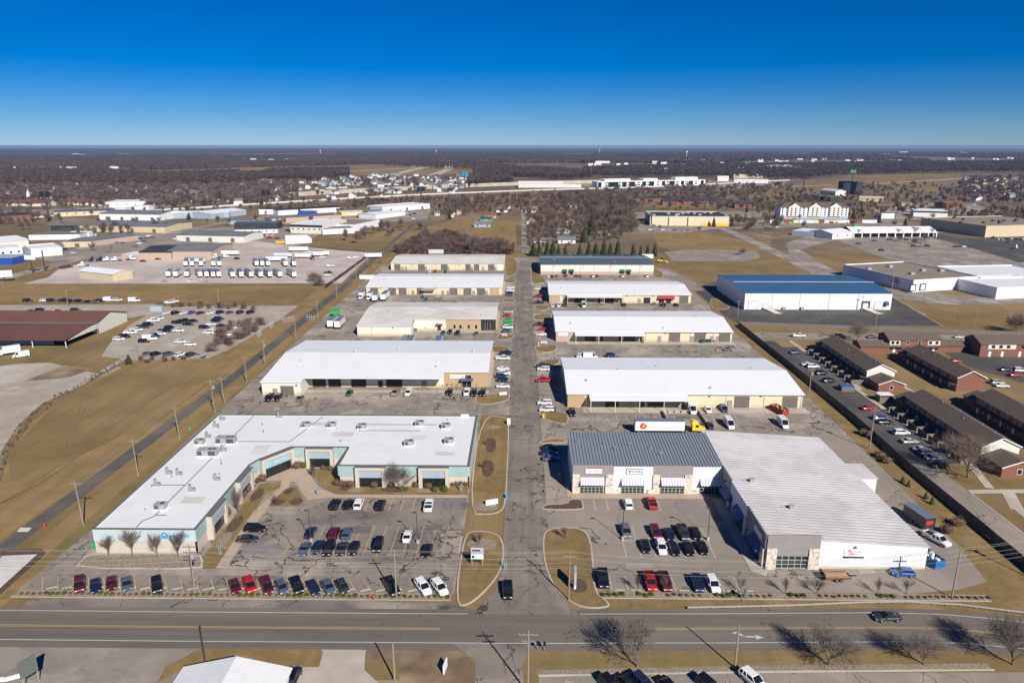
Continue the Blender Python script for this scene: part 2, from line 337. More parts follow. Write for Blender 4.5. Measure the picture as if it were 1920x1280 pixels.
# the land to the horizon, and the plain round the business park
sheet('ground', rect(-26000, 26000, -2000, 22000), 0, 'earth_far')   # out to where the earth's curve hides it
sheet('field', rect(-900, 900, 20, 560), .02, 'grass'); sheet('outskirts', rect(-1400, 1600, 559.9, 1700), .016, 'rough')
# low wooded rises on the skyline
def ridge(pts, h, name='hills'):
    mb = MB()
    for i in range(len(pts)-1):
        (x0, y0, a), (x1, y1, b) = pts[i], pts[i+1]
        mb.quad((x0,y0-900,-1),(x1,y1-900,-1),(x1,y1,h*b),(x0,y0,h*a)); mb.quad((x0,y0,h*a),(x1,y1,h*b),(x1,y1+2500,-1),(x0,y0+2500,-1))
    o = mb.build(name, M['hill_wood']); o['kind'] = 'structure'
mk('hill_wood', (.060,.052,.050), .95, (.082,.068,.060), .004, 8, spec=.05)
for yy, h, sd in ((9000, 5, 1), (13000, 7, 2)):
    r_ = random.Random(sd); n = 60
    ridge([(-yy*1.15 + 2.3*yy*i/n, yy + r_.uniform(-250, 250), r_.uniform(.35, 1.0)) for i in range(n+1)], h)
# grounds of tan and green grass by the trail, fields to the left
sheet('verge', [(-103.5,60),(-103.5,600),(-97.5,600),(-96,330),(-95.5,118),(-97,60)], .03, 'grass_tan')
sheet('verge', [(-98.5,120),(-98.5,330),(-96.3,330),(-95.3,122)], .034, 'grass_green')
sheet('meadow', GS([(0,905),(20,850),(60,790),(130,740),(230,685),(330,690),(420,672),(520,600),(600,570),(555,600),(420,715),(330,790),(160,905),(0,1012)]), .03, 'grass_tan')
sheet('meadow', GS([(15,850),(110,750),(235,690),(400,690),(300,780),(160,850),(20,900)]), .034, 'grass')
sheet('meadow', GS([(-250,533),(640,537),(600,572),(480,576),(300,563),(0,566),(-300,566)]), .03, 'grass_tan')
sheet('meadow', GS([(380,548),(600,540),(560,570),(470,572),(330,560)]), .034, 'grass')
# gravel and concrete yards on the left
sheet('gravel_yard', GS([(-260,690),(0,688),(95,680),(180,700),(236,668),(225,690),(150,724),(100,747),(60,775),(18,830),(0,880),(-300,1000)]), .038, 'gravel_pale')
sheet('concrete_yard', GS([(-260,690),(95,680),(20,715),(-120,770)]), .042, 'concrete')
sheet('gravel_yard', GS([(205,645),(240,612),(285,585),(300,575),(560,573),(527,598),(430,655),(392,672),(255,676),(190,668)]), .046, 'gravel_pale')
sheet('gravel_yard', GS([(-330,585),(0,572),(310,570),(300,586),(225,600),(-330,612)]), .038, 'gravel_pale')
sheet('gravel_yard', GS([(0,645),(150,648),(75,678),(0,686),(-150,690)]), .046, 'grass_green')
sheet('dirt_patch', GS([(45,715),(120,685),(180,690),(130,707),(80,712)]), .050, 'dirt')
sheet('truck_yard', GS([(42,532),(90,520),(110,505),(240,470),(330,455),(480,452),(560,462),(640,470),(700,474),(640,531)]), .038, 'gravel_pink')
sheet('truck_yard', GS([(380,432),(440,426),(560,425),(600,440),(560,462),(480,452),(400,452)]), .042, 'gravel')
strip('street', GS([(-120,555),(0,524),(110,496),(250,455),(400,421),(520,404),(640,397)]), 6, -6, .05, 'asphalt_old')
sheet('waste_ground', GS([(640,440),(790,420),(780,450),(700,472),(560,458),(580,446)]), .03, 'grass')
# rail trail
strip('trail', [(-111.5,60),(-109,135),(-107.5,180),(-105.6,250),(-105.8,350),(-107,430),(-110.5,520),(-114,640),(-118,900)], 2.1, -2.1, .06, 'asphalt_trail')
sheet('trail_plaza', GS([(4,1042),(70,1039),(5,1098),(-25,1125),(-40,1100)]), .07, 'concrete_white')
sheet('mulch_bed', GS([(2,1030),(78,1028),(86,1036),(78,1046),(12,1104),(-30,1140),(-35,1120),(3,1090)]), .064, 'mulch')
sheet('painted_slab', GS([(38,989),(60,989),(52,997),(32,997)]), .066, 'concrete_white')
# business-park paving
sheet('parking_lot', [(-96,117.2),(-12.5,117.2),(-12.5,210),(-3,210),(-3,530),(-60,530),(-99,500),(-98,330),(-96.5,200),(-95,140)], .050, 'asphalt_old')
sheet('parking_lot', [(5,118.4),(74,118.4),(84,119.8),(91,122.5),(93,135),(95.5,175),(96.8,222),(97.5,300),(96,345),(100,370),(100,440),(94,470),(94,520),(5,530)], .050, 'asphalt_new')
sheet('parking_lot', [(5.4,196),(96.2,196),(96.8,222),(97.5,300),(96,345),(98,420),(93,470),(93,520),(5.4,528)], .054, 'asphalt_old')
sheet('parking_lot', [(-63.5,127.5),(-13,127.5),(-13,157.5),(-43,157.5),(-52,147),(-63.5,146)], .054, 'asphalt_lot')
sheet('parking_lot', rect(-95.5, -13, 117.4, 122.6), .054, 'asphalt_lot')
strip('park_street', [(1.3,112),(1.3,300),(1.4,540)], 4.9, -4.9, .058, 'asphalt_street')
sheet('park_street', [(-8.6,111.2),(10.6,111.2),(6.8,118),(6.2,126),(-3.6,126),(-4.6,119)], .062, 'asphalt_street')
strip('country_lane', [(3,560),(3,700),(1.5,1010)], 2.6, -2.6, .05, 'asphalt_old')
sheet('lane_end', GS([(955,483),(1010,484),(1010,496),(955,494)]), .064, 'asphalt_old')
# main road and its verges
RC = [(-420,107.3),(-150,107.1),(-60,107.0),(0,107.2),(36,107.8),(52,108.2),(66,108.5),(76,108.2),(86,106.9),(100,103.5),(120,96),(150,80)]
strip('main_road', RC, 5.4, -5.6, .056, 'asphalt_road')
sheet('road_shoulder', [(-92,112),(-14,112),(-9,111.8),(-12,114.2),(-30,114.9),(-80,115.3),(-92,114.2)], .048, 'asphalt_lot')
sheet('verge', [(-98,114.5),(-13,113.6),(-13,117.3),(-98,117.3)], .036, 'grass_green')
sheet('verge', [(10,112),(100,112),(110,135),(101.5,330),(97,330),(95,175),(92,135),(90,120),(74,117),(14,116)], .036, 'grass_lawn')
def line(pts, w, mt, z=.066): return strip('road_marking', pts, w/2, -w/2, z, mt)
def off(l, d): return strip_pts(l, d, 0)[0]
line(off(RC[:3] + [(-9.5,107.1)], 4.15), .16, 'line_white'); line(off([(11,107.4)] + RC[4:], 4.1), .16, 'line_white')
line(off(RC, -3.75), .16, 'line_white')
for d in (.14, -.22):
    line(off(RC[:3] + [(-14,107.1)], d), .14, 'line_yellow'); line(off([(16,107.4)] + RC[4:], d), .14, 'line_yellow')
mb = MB()   # turn arrow on the road
mb.quad((38.5,105.6,0),(40.9,105.5,0),(40.9,105.8,0),(38.5,105.9,0)); mb.tri((40.7,105.0,0),(42.2,105.5,0),(40.9,106.2,0)); mb.quad((38.6,105.7,0),(39.1,105.7,0),(38.3,106.7,0),(37.7,106.7,0)); mb.tri((37.0,106.5,0),(38.6,106.5,0),(37.6,107.0,0))
o = mb.build('road_arrow', M['line_white']); o.location.z = .07; o['kind'] = 'structure'
# south of the main road
sheet('gravel_yard', [(-420,60),(-36,60),(-36,96),(-41,101.6),(-420,101.6)], .040, 'gravel')
sheet('verge', GS([(352,1228),(372,1216),(598,1207),(605,1222),(600,1250),(545,1252),(445,1226),(350,1250),(295,1280),(310,1250)]), .044, 'grass_lawn')
sheet('driveway', GS([(592,1207),(690,1207),(685,1225),(683,1255),(720,1290),(560,1300),(545,1250),(598,1250),(606,1222)]), .050, 'concrete')
sheet('rubble_bed', GS([(690,1218),(760,1208),(850,1212),(885,1240),(890,1285),(700,1285),(680,1258)]), .044, 'dirt')
sheet('verge', GS([(683,1243),(745,1243),(750,1275),(690,1275),(678,1262)]), .048, 'grass_green')
sheet('driveway', GS([(850,1206),(1010,1206),(985,1232),(978,1250),(985,1300),(890,1300),(890,1240)]), .052, 'asphalt_lot')
sheet('verge', GS([(1000,1212),(1925,1206),(1930,1250),(1000,1262),(985,1250),(990,1232)]), .036, 'grass')
sheet('ditch', GS([(1008,1238),(1150,1234),(1400,1233),(1470,1236),(1380,1247),(1010,1250)]), .041, 'grass_green')
sheet('rubble_bed', GS([(1005,1256),(1400,1248),(1850,1243),(1860,1255),(1400,1258),(1008,1266)]), .042, 'rubble')
sheet('parking_lot', [(2,60),(95,60),(95,97.8),(40,97.0),(3,95.6)], .050, 'asphalt_new')
mb = MB(); mb.beam((3,95.8,.08),(37,97.1,.08),.3,.16); mb.beam((37,97.1,.08),(77,98.1,.08),.3,.16)
o = mb.build('kerb', M['concrete']); o['kind'] = 'structure'
# right: apartment drives, warehouse yard, shopping plaza
sheet('apartment_drive', [(103.2,60),(110,60),(110,120),(110.2,160),(110.2,230),(110.2,300),(103.2,303)], .046, 'asphalt_new')
sheet('apartment_drive', rect(110.2, 116.6, 176, 290), .050, 'asphalt_dark')
sheet('apartment_drive', rect(103.2, 110.2, 176, 300), .054, 'asphalt_dark')
strip('apartment_street', [(103.2,309),(160,307),(230,304),(420,296)], 5.5, -5.5, .058, 'asphalt_new')
sheet('apartment_lot', [(176,302),(190,302),(205,272),(300,262),(300,225),(186,232),(172,262)], .046, 'asphalt_dark')
for l, w in (([(119.2,262),(118.6,236)],1.3), ([(135,285),(135.5,200),(134.5,160),(133.5,110)],1.4), ([(117.2,300),(117.4,180)],1.2), ([(110.4,160),(122,160.5),(150,161)],1.7), ([(116.5,152),(114,120),(113,60)],1.7), ([(116.5,162),(120,175),(120,182)],1.7), ([(120,161),(116,151)],2.6)):
    strip('footpath', l, w/2+.15, -w/2-.15, .062, 'concrete')
strip('kerb', [(110.3,60),(110.3,160)], .2, -.2, .1, 'concrete')
sheet('warehouse_yard', GS([(1298,541),(1345,527),(1440,520),(1620,520),(1672,556),(1768,612),(1470,612),(1392,611),(1356,590)]), .05, 'asphalt_dark')
strip('yard_edge', GS([(1672,556),(1768,612),(1470,612)]), .25, -.25, .06, 'concrete')
strip('service_road', GS([(1196,500),(1240,505),(1290,530),(1305,545)]), 5, -5, .056, 'asphalt_old')
strip('service_road', GS([(1345,424),(1385,441),(1470,480),(1560,525),(1640,560),(1720,590)]), 5.5, -5.5, .046, 'asphalt_old')
sheet('service_road', GS([(1475,455),(1530,438),(1560,440),(1560,452),(1500,468),(1560,505),(1640,540),(1560,520),(1480,480)]), .042, 'asphalt_old')
sheet('service_road', GS([(1640,540),(1720,545),(1790,555),(1930,552),(1930,570),(1800,572),(1740,568),(1650,555)]), .050, 'asphalt_old')
sheet('shopping_plaza', GS([(1570,450),(1590,444),(1760,444),(1800,455),(1935,490),(1935,560),(1860,520),(1750,500),(1690,492),(1640,478)]), .044, 'asphalt_old')
strip('plaza_road', GS([(1745,440),(1830,462),(1935,492)]), 9, -9, .06, 'asphalt_dark')
sheet('plaza_lot', GS([(1790,448),(1935,446),(1935,482),(1840,462)]), .064, 'asphalt_dark')
sheet('gravel_pad', GS([(1245,472),(1290,468),(1420,470),(1425,484),(1400,490),(1262,490)]), .042, 'gravel')
sheet('bare_mound', GS([(1225,440),(1260,432),(1330,436),(1400,452),(1435,470),(1260,470),(1235,462)]), .04, 'grass_tan')
sheet('bare_mound', GS([(1395,448),(1430,436),(1490,434),(1450,445),(1440,462)]), .04, 'dirt')
sheet('store_lot', GS([(1190,420),(1200,436),(1290,436),(1350,428),(1400,420),(1380,415),(1240,424)]), .044, 'asphalt_old')
# divided highway with its noise wall
HW = GS([(-500,440),(-200,423),(0,412),(250,398),(480,383),(640,373),(820,364),(1000,357),(1190,352),(1330,346),(1480,338)])
strip('highway', HW, 20, -16, .08, 'concrete')
strip('highway_median', HW, 3.2, -3.2, .10, 'concrete_white'); strip('highway_shoulder', HW, 19.5, 14, .11, 'concrete_white')
sheet('farm_field', GS([(560,313),(700,309),(880,308),(880,318),(790,330),(680,327)]), .08, 'grass')
sheet('airfield', GS([(660,328),(700,318),(800,312),(880,309),(885,322),(820,329),(720,331)]), .12, 'grass_tan')
strip('runway', GS([(640,322),(760,316),(885,309)]), 14, -14, .16, 'concrete'); strip('runway', GS([(735,328),(795,314)]), 16, -16, .2, 'concrete'); strip('runway', GS([(812,329),(855,312)]), 16, -16, .2, 'concrete')
sheet('farm_field', GS([(290,323),(480,313),(640,312),(640,318),(480,319)]), .08, 'grass_tan')
sheet('interchange_field', GS([(1590,328),(1800,326),(1800,340),(1760,362),(1700,362),(1600,345)]), .08, 'grass')
sheet('interchange_field', GS([(1480,345),(1590,335),(1600,348),(1550,372),(1450,378),(1400,372)]), .08, 'grass')
strip('ramp_road', GS([(1590,338),(1650,348),(1740,368),(1840,382),(1950,398)]), 9, -9, .12, 'asphalt_road')
strip('ramp_road', GS([(1760,372),(1775,352),(1800,340),(1850,334)]), 8, -8, .14, 'asphalt_road')
strip('ramp_road', GS([(1640,345),(1720,340),(1810,334)]), 4, -4, .14, 'concrete_white')
strip('ramp_road', GS([(1380,352),(1480,350),(1560,347)]), 4, -4, .14, 'concrete_white')
strip('ramp_road', GS([(1170,412),(1240,400),(1330,398),(1430,400)]), 8, -8, .1, 'asphalt_old')
strip('boulevard', GS([(1340,428),(1500,425),(1700,430),(1770,436)]), 6, -6, .06, 'asphalt_old')
sheet('back_field', GS([(800,425),(850,412),(965,415),(968,440),(968,462),(900,448),(830,442),(800,440)]), .035, 'grass_tan')
# kerbed islands
island([(-12.4,147.6),(-12.6,209),(-4.6,209),(-3.4,204),(-3.3,153),(-4.4,148.6),(-7,147.2)])
island([(-12.3,113.8),(-12.4,138.2),(-10.5,140.2),(-5.6,139.6),(-3.5,136),(-3.3,127),(-5.2,120.5),(-9.4,113.4)])
island([(4.9,139),(6.6,141.4),(10,142),(13.6,141.4),(15.3,138),(15,128),(14.3,118.2),(16,116),(17,113.4),(11.3,112.9),(7.6,117),(5.6,122.5),(4.7,130)])
island([(5,150.6),(5.6,149.6),(14.6,149.8),(15,151.2),(14.8,155.2),(11.5,155),(11,152.6),(6,152.4)], 'mulch', 1)
island([(5,187.6),(6,190),(9,191.8),(13.2,191.8),(13.2,188.6),(9,188.4)], sm=1)
for p in ([(890,757),(892,740),(950,737),(958,743),(950,752),(915,759)], [(922,655),(924,648),(955,650),(958,657),(950,661),(924,662)], [(932,627),(962,626),(966,632),(950,637),(932,637)], [(940,575),(966,575),(968,582),(940,584)], [(943,560),(968,561),(965,566),(943,566)], [(945,524),(967,524),(968,530),(945,531)], [(946,480),(968,484),(972,506),(963,518),(946,518)],
          [(1010,770),(1012,779),(1030,790),(1062,796),(1067,788),(1064,772)], [(1003,682),(1018,674),(1050,673),(1049,683),(1004,691)], [(1002,649),(1043,645),(1045,657),(1020,662),(1004,657)], [(1000,590),(1034,588),(1034,600),(1001,600)], [(998,573),(1030,572),(1030,580),(1008,582)], [(996,538),(1026,536),(1026,543),(997,546)], [(995,500),(1011,500),(1012,517),(1023,520),(1024,530),(1000,533),(996,525)], [(1223,500),(1245,512),(1244,522),(1224,520)], [(1336,556),(1368,574),(1366,580),(1338,581),(1330,570)]):
    island(GS(p), 'grass_lawn', 1)
# planting beds and paths round the corner office
island([(-89.5,124.5),(-90.2,128),(-89.2,130.2),(-66.5,130.2),(-64.8,127.2),(-63.8,124.6)], 'rubble', 1, name='rubble_bed')
sheet('lawn', [(-65.6,130),(-63.6,124.8),(-60.4,124.8),(-62,135),(-62,156),(-59,162),(-65.4,162),(-65.6,150)], .10, 'grass_lawn')
strip('footpath', [(-60.2,124.8),(-60.6,140),(-60.4,150),(-58.6,160),(-60.5,168)], 1.1, -1.1, .12, 'concrete_pink')
sheet('entrance_plaza', [(-65.8,163.5),(-60.3,171.2),(-57,171.5),(-50,160),(-45.5,156.6),(-45.5,155.2),(-51,153.4),(-57,163),(-59.5,163.5)], .124, 'concrete_pink')
strip('footpath', [(-52,155.6),(-13,155.9)], .8, -.8, .128, 'concrete_pink')
sheet('lawn', [(-46,170.5),(-46.2,161.5),(-45,160.9),(-13,161.4),(-13,156.8),(-44.5,156.6),(-49,160),(-55.5,170.8)], .10, 'grass_lawn')
sheet('lawn', [(-59.6,150.6),(-58.2,159),(-56.4,161),(-51.8,153.2),(-52.4,150.4)], .13, 'grass_lawn')
for c, rx, ry in (((-57.8,152.4),1.7,1.5), ((-53.6,152.8),1.6,1.7), ((-57,158),1.1,1.8), ((-8.4,186.5),1.5,5), ((-8.6,171.5),1.6,5.2), ((-31,159.3),3.6,1.6), ((-43.4,159.6),1.6,1.2), ((-64,142),1.3,4), ((-64,156),1.3,3.4)):
    sheet('mulch_bed', [(c[0]+rx*math.cos(a*.5236), c[1]+ry*math.sin(a*.5236)) for a in range(12)], .145, 'mulch')
for c, rx, ry in (((-8.3,150.6),3.2,2.0), ((-8.2,200),2.4,1.6), ((-8.2,134.4),3.2,2.6), ((-40.5,158.6),2.2,1.2), ((-23,158.8),3,1.2), ((-63.8,135.5),1.2,3.4)):
    sheet('rubble_bed', [(c[0]+rx*math.cos(a*.5236), c[1]+ry*math.sin(a*.5236)) for a in range(12)], .150, 'rubble')
sheet('mulch_bed', [(11.2+1.8*math.cos(a*.6283), 120+2.4*math.sin(a*.6283)) for a in range(10)], .15, 'mulch')
for q in ((-96,-13,115.2,116.9), (15.5,88,116.3,117.9)):
    sheet('rubble_bed', rect(*q), .12, 'rubble')
    mb = MB(); x0, x1, y0, y1 = q
    for yy in (y0, y1): mb.box(x0, x1, yy-.12, yy+.12, 0, .14)
    o = mb.build('kerb', M['concrete']); o['kind'] = 'structure'
strip('footpath', [(12.2,156.4),(47.5,156.6)], 1.3, -1.3, .10, 'concrete_pink')
strip('footpath', [(47.3,156),(47.3,125.4),(49,124.6)], 1.2, -1.2, .104, 'concrete')
strip('footpath', [(12,156),(12,178)], .7, -.7, .108, 'concrete_pink')
for s_, x0, y0, y1 in ((-1,-11.4,237,281), (-1,-11.4,317,356), (-1,-10.6,398,438), (1,14.4,219,258), (1,14.4,299,336), (1,14.4,377,414)):
    sheet('footpath', rect(x0-.9, x0+.9, y0, y1), .10, 'concrete_pink')
for q in ((-74,-11,230.2,233.2), (-49,-12,311.5,315.8), (20,92,212.4,217.4), (20,92,293,297.6)):
    sheet('footpath', rect(*q), .068, 'concrete')
# painted stall lines
def stalls(x0, x1, step, y0, y1, mt, lean=0.0, w=.13):
    mb = MB(); x = x0
    while x <= x1 + .01:
        mb.quad((x-w/2,y0,0),(x+w/2,y0,0),(x+w/2+lean,y1,0),(x-w/2+lean,y1,0)); x += step
    o = mb.build('stall_lines', M[mt]); o.location.z = .075; o['kind'] = 'structure'
def stalls_y(y0, y1, step, x0, x1, mt, w=.12):
    mb = MB(); y = y0
    while y <= y1 + .01:
        mb.quad((x0,y-w/2,0),(x1,y-w/2,0),(x1,y+w/2,0),(x0,y+w/2,0)); y += step
    o = mb.build('stall_lines', M[mt]); o.location.z = .075; o['kind'] = 'structure'
stalls(-91.2, -16, 3.02, 116.9, 121.6, 'line_tan', -2.9, .16)
stalls(-49.2, -16, 2.76, 129.6, 136.0, 'line_tan', 0, .15); stalls(-46.4, -16, 2.76, 136.1, 142.0, 'line_tan', 0, .15)
stalls(-41.8, -21, 2.76, 148.6, 154.9, 'line_tan', 0, .15)
stalls(-20.6, -13.8, .62, 148.8, 154.4, 'line_blue', .9, .14); stalls(-45.4, -42.6, .62, 148.8, 154.4, 'line_blue', .9, .14)
stalls(-59.2, -51, .9, 129.5, 134, 'line_blue', .5, .13); stalls(-58, -51, 1.0, 146.2, 148.6, 'line_blue', .5, .13)
stalls(17.5, 33, 3.05, 149.4, 155.0, 'line_white', 0, .13); stalls(38, 42.6, .75, 148.8, 154.6, 'line_blue', -.7, .13)
stalls(22.0, 41, 3.05, 130.0, 136.4, 'line_white', 0, .13); stalls(25.0, 41, 3.05, 136.5, 142.2, 'line_white', 0, .13)
stalls_y(136.45, 136.5, 1, 22, 25, 'line_white')
stalls(17.6, 45, 3.05, 118.6, 123.2, 'line_white', 0, .13)
stalls_y(157.5, 187, 2.85, 6.2, 11.4, 'line_tan')
for y0, y1 in ((238,280), (318,355), (399,437)): stalls_y(y0, y1, 2.8, -10.2, -4.4, 'line_white')
for y0, y1 in ((221,257), (300,335), (378,413)): stalls_y(y0, y1, 2.8, 6.8, 12.6, 'line_white')
stalls(24, 50, 3.0, 205, 210.2, 'line_white'); stalls(60, 84, 3.6, 206, 211, 'line_white')
stalls(116.7, 117, 1, 200, 201, 'line_white'); stalls_y(180, 288, 2.8, 110.6, 116.2, 'line_white', .1)
stalls(150, 172, 2.9, 352, 357, 'line_white'); stalls(6, 80, 5.1, 91, 94.8, 'line_tan', 2.6, .2)
mb = MB()   # concrete wheel stops
for i in range(24): mb.beam((-91+3.02*i,117.6,.12),(-89.2+3.02*i,118.3,.12),.18,.14)
mb2 = mb
for i in range(9): mb2.box(18.2+3.05*i, 20+3.05*i, 118.5, 118.7, .05, .19)
STOPS = mb2

_r = random.Random(19)      # squares of old patching in the lots and streets
for k in range(46):
    x0, y0, w_, d_ = _r.choice(((-90,118,76,8),(-62,128,48,28),(-95,198,90,28),(-95,284,80,20),(-2.6,116,7,380),(-2.6,116,7,380),(6,196,88,14),(6,262,88,28),(6,340,88,32),(16,124,30,30),(50,119,38,6),(-60,358,50,34),(-94,200,5,180)))
    a_, b_ = _r.uniform(1.2,5.5), _r.uniform(1.0,4.0); px_, py_ = x0+_r.random()*w_, y0+_r.random()*d_
    a_ = min(a_, w_*.7)
    sheet('asphalt_patch', [(px_,py_),(px_+a_,py_+_r.uniform(-.2,.2)),(px_+a_+_r.uniform(-.3,.3),py_+b_),(px_+_r.uniform(-.3,.3),py_+b_)], .06, _r.choice(('patch_dark','patch_dark','patch_pale')))
# more paving among the far blocks, and the ditch line across the meadow
for p, m_ in (([(0,470),(120,452),(260,436),(480,424),(480,440),(330,470),(100,492)],'asphalt_old'), ([(560,405),(690,398),(810,392),(800,412),(690,420),(560,412)],'asphalt_old'), ([(1420,413),(1700,413),(1700,424),(1400,424)],'asphalt_old'), ([(1040,348),(1118,351),(1118,344),(1040,342)],'asphalt_old'), ([(1322,351),(1480,348),(1470,338),(1330,338)],'asphalt_old'), ([(1640,384),(1830,384),(1920,410),(1650,413)],'asphalt_old'), ([(1180,398),(1420,396),(1440,408),(1200,412)],'asphalt_old'), ([(480,410),(560,404),(640,400),(640,410),(500,424)],'asphalt_old'), ([(0,396),(200,388),(320,384),(320,392),(100,408),(0,414)],'asphalt_old'), ([(1090,372),(1330,376),(1340,392),(1100,384)],'grass'), ([(1330,352),(1560,350),(1560,372),(1340,376)],'grass')):
    sheet('paving' if m_ != 'grass' else 'rough_ground', GS(p), .06, m_)
strip('ditch', GS([(-6,905),(8,845),(40,795),(85,755),(140,730),(236,676)]), .7, -.7, .05, 'dirt')
for d_ in (0, 1.7): strip('wheel_track', [(x_+d_, y_) for x_, y_ in GS([(120,860),(128,820),(142,780),(160,750)])], .16, -.16, .05, 'dirt'); strip('wheel_track', [(x_+d_, y_) for x_, y_ in GS([(60,905),(200,800),(330,712),(430,650)])], .14, -.14, .05, 'dirt')
strip('ditch', GS([(-40,965),(0,945),(60,912),(110,880),(160,845),(200,822)]), .4, -.4, .05, 'dirt')
# stack overlapping sheets a couple of millimetres apart, in the order of their nominal heights
_sh = sorted([o for o in scene.objects if o.type == 'MESH' and o.parent is None and o.get('kind') == 'structure' and o.location.z > .001], key=lambda o: o.location.z); _pl = []
for o in _sh:
    xs = [v.co.x for v in o.data.vertices]; ys = [v.co.y for v in o.data.vertices]; bb = (min(xs), max(xs), min(ys), max(ys)); z = o.location.z
    for b2, z2 in _pl:
        if bb[0] < b2[1] and bb[1] > b2[0] and bb[2] < b2[3] and bb[3] > b2[2] and z2 + .0018 > z: z = z2 + .0018
    if o.name.startswith('field'): z = .02
    if o.name.startswith('outskirts'): z = .016
    o.location.z = z; _pl.append((bb, z))
# ================================================================ BUILDINGS OF THE BUSINESS PARK
class Fr:
    "a wall frame: u along the wall, v outward, z up"
    def __init__(s, x, y, deg): s.x = x; s.y = y; a = R(deg); s.c = math.cos(a); s.s = math.sin(a); s.a = a
    def p(s, u, v, z): return (s.x + u*s.c + v*s.s, s.y + u*s.s - v*s.c, z)
def fbox(mb, F, u0, u1, v0, v1, z0, z1, m=0):
    n = len(mb.v)
    for z in (z0, z1):
        for u, v in ((u0,v1),(u1,v1),(u1,v0),(u0,v0)): mb.v.append(F.p(u, v, z))
    for f in ((3,2,1,0),(4,5,6,7),(0,1,5,4),(1,2,6,5),(2,3,7,6),(3,0,4,7)):
        mb.f.append(tuple(n+i for i in f)); mb.m.append(m)
def fpart(name, mt, parent, F, *b):
    mb = MB()
    for q in b: fbox(mb, F, *q)
    return mb.build(name, [M[k] for k in mt] if isinstance(mt, (list, tuple)) else M[mt], parent)
_TXT = {}
def text(name, body, size, mt, parent, F, u, v, z, extrude=.04, shear=0.0, align='CENTER', bold=0.0):
    cu = bpy.data.curves.new(name, 'FONT'); cu.body = body; cu.size = size; cu.extrude = extrude; cu.align_x = align; cu.align_y = 'CENTER'; cu.shear = shear; cu.offset = bold
    t = bpy.data.objects.new(name + '_src', cu); col.objects.link(t)
    me = bpy.data.meshes.new_from_object(t.evaluated_get(bpy.context.evaluated_depsgraph_get()))
    bpy.data.objects.remove(t); me.materials.clear(); me.materials.append(M[mt])
    o = bpy.data.objects.new(name, me); col.objects.link(o); o.parent = parent
    P = Vector(F.p(u, v, z)); base = Vector(parent.location) + (Vector(parent.parent.location) if parent.parent else Vector())
    o.location = P - base; o.rotation_euler = (R(90), 0, F.a)
    return o
def scribble(mb, F, u0, u1, v, z, h, n, m=0, arch=0.0, sd=1):
    "a line of lettering too small to read: short upright strokes"
    r_ = random.Random(sd); w = (u1-u0)/n
    for i in range(n):
        if r_.random() < .12: continue
        zz = z + arch*math.sin(math.pi*(i+.5)/n); hh = h*r_.uniform(.65, 1)
        fbox(mb, F, u0+w*i+w*.12, u0+w*i+w*.8, v, v+.03, zz, zz+hh, m)
def gable_shell(root, x0, x1, yf, yb, ef, eb, ry, rz, wall='siding_cream', band='siding_band', bandh=1.1, roof='roof_white', over=.35, th=.22, front=None):
    "ridge along x. front: list of (xa, xb, y, material, band material) wall runs; default one run"
    mb = MB(); front = front or [(x0, x1, yf, wall, band)]
    names = []
    for q in front:
        for k in (q[3], q[4]):
            if k not in names: names.append(k)
    for k in (wall, band):
        if k not in names: names.append(k)
    W, B = names.index(wall), names.index(band)
    def zr(y): return ef + (rz-ef)*(y-yf)/(ry-yf) if y < ry else eb + (rz-eb)*(yb-y)/(yb-ry)
    py = None
    for xa, xb, y, wm, bm_ in [q[:5] for q in front]:
        zt = max(zr(y), ef) if y > yf else ef
        zt -= .02; wi, bi = names.index(wm), names.index(bm_)
        mb.quad((xa,y,0),(xb,y,0),(xb,y,bandh),(xa,y,bandh), bi); mb.quad((xa,y,bandh),(xb,y,bandh),(xb,y,zt),(xa,y,zt), wi)
        if py is not None and abs(py - y) > .01:
            ya, yb_ = sorted((py, y)); zt2 = min(zr(max(ya, yf)), zt)
            mb.quad((xa,ya,0),(xa,yb_,0),(xa,yb_,zt2),(xa,ya,zt2), wi)
        py = y
    for x, y0 in ((x0, front[0][2]), (x1, front[-1][2])):
        mb.poly([(x,y0,0),(x,yb,0),(x,yb,eb-.02),(x,ry,rz-.02),(x,y0,zr(max(y0,yf))-.02)], W)
    mb.quad((x0,yb,0),(x1,yb,0),(x1,yb,eb-.02),(x0,yb,eb-.02), W)
    mb.build('wall', [M[k] for k in names], root)
    def slab(xa, xb, ya, yb2):
        r_ = MB(); za, zb = zr(ya), zr(yb2)
        r_.loft([[(xa,ya,za),(xa,yb2,zb),(xa,yb2,zb+th),(xa,ya,za+th)], [(xb,ya,za),(xb,yb2,zb),(xb,yb2,zb+th),(xb,ya,za+th)]])
        r_.build('roof', M[roof], root)
    runs = []
    for q in front:
        ry0 = q[5] if len(q) > 5 else q[2]-over
        if runs and abs(runs[-1][2]-ry0) < 1.0: runs[-1][1] = q[1]
        else: runs.append([q[0], q[1], ry0])
    runs[0][0] -= over; runs[-1][1] += over
    for xa, xb, ry0 in runs: slab(xa, xb, ry0, ry)
    slab(x0-over, x1+over, ry, yb+over)
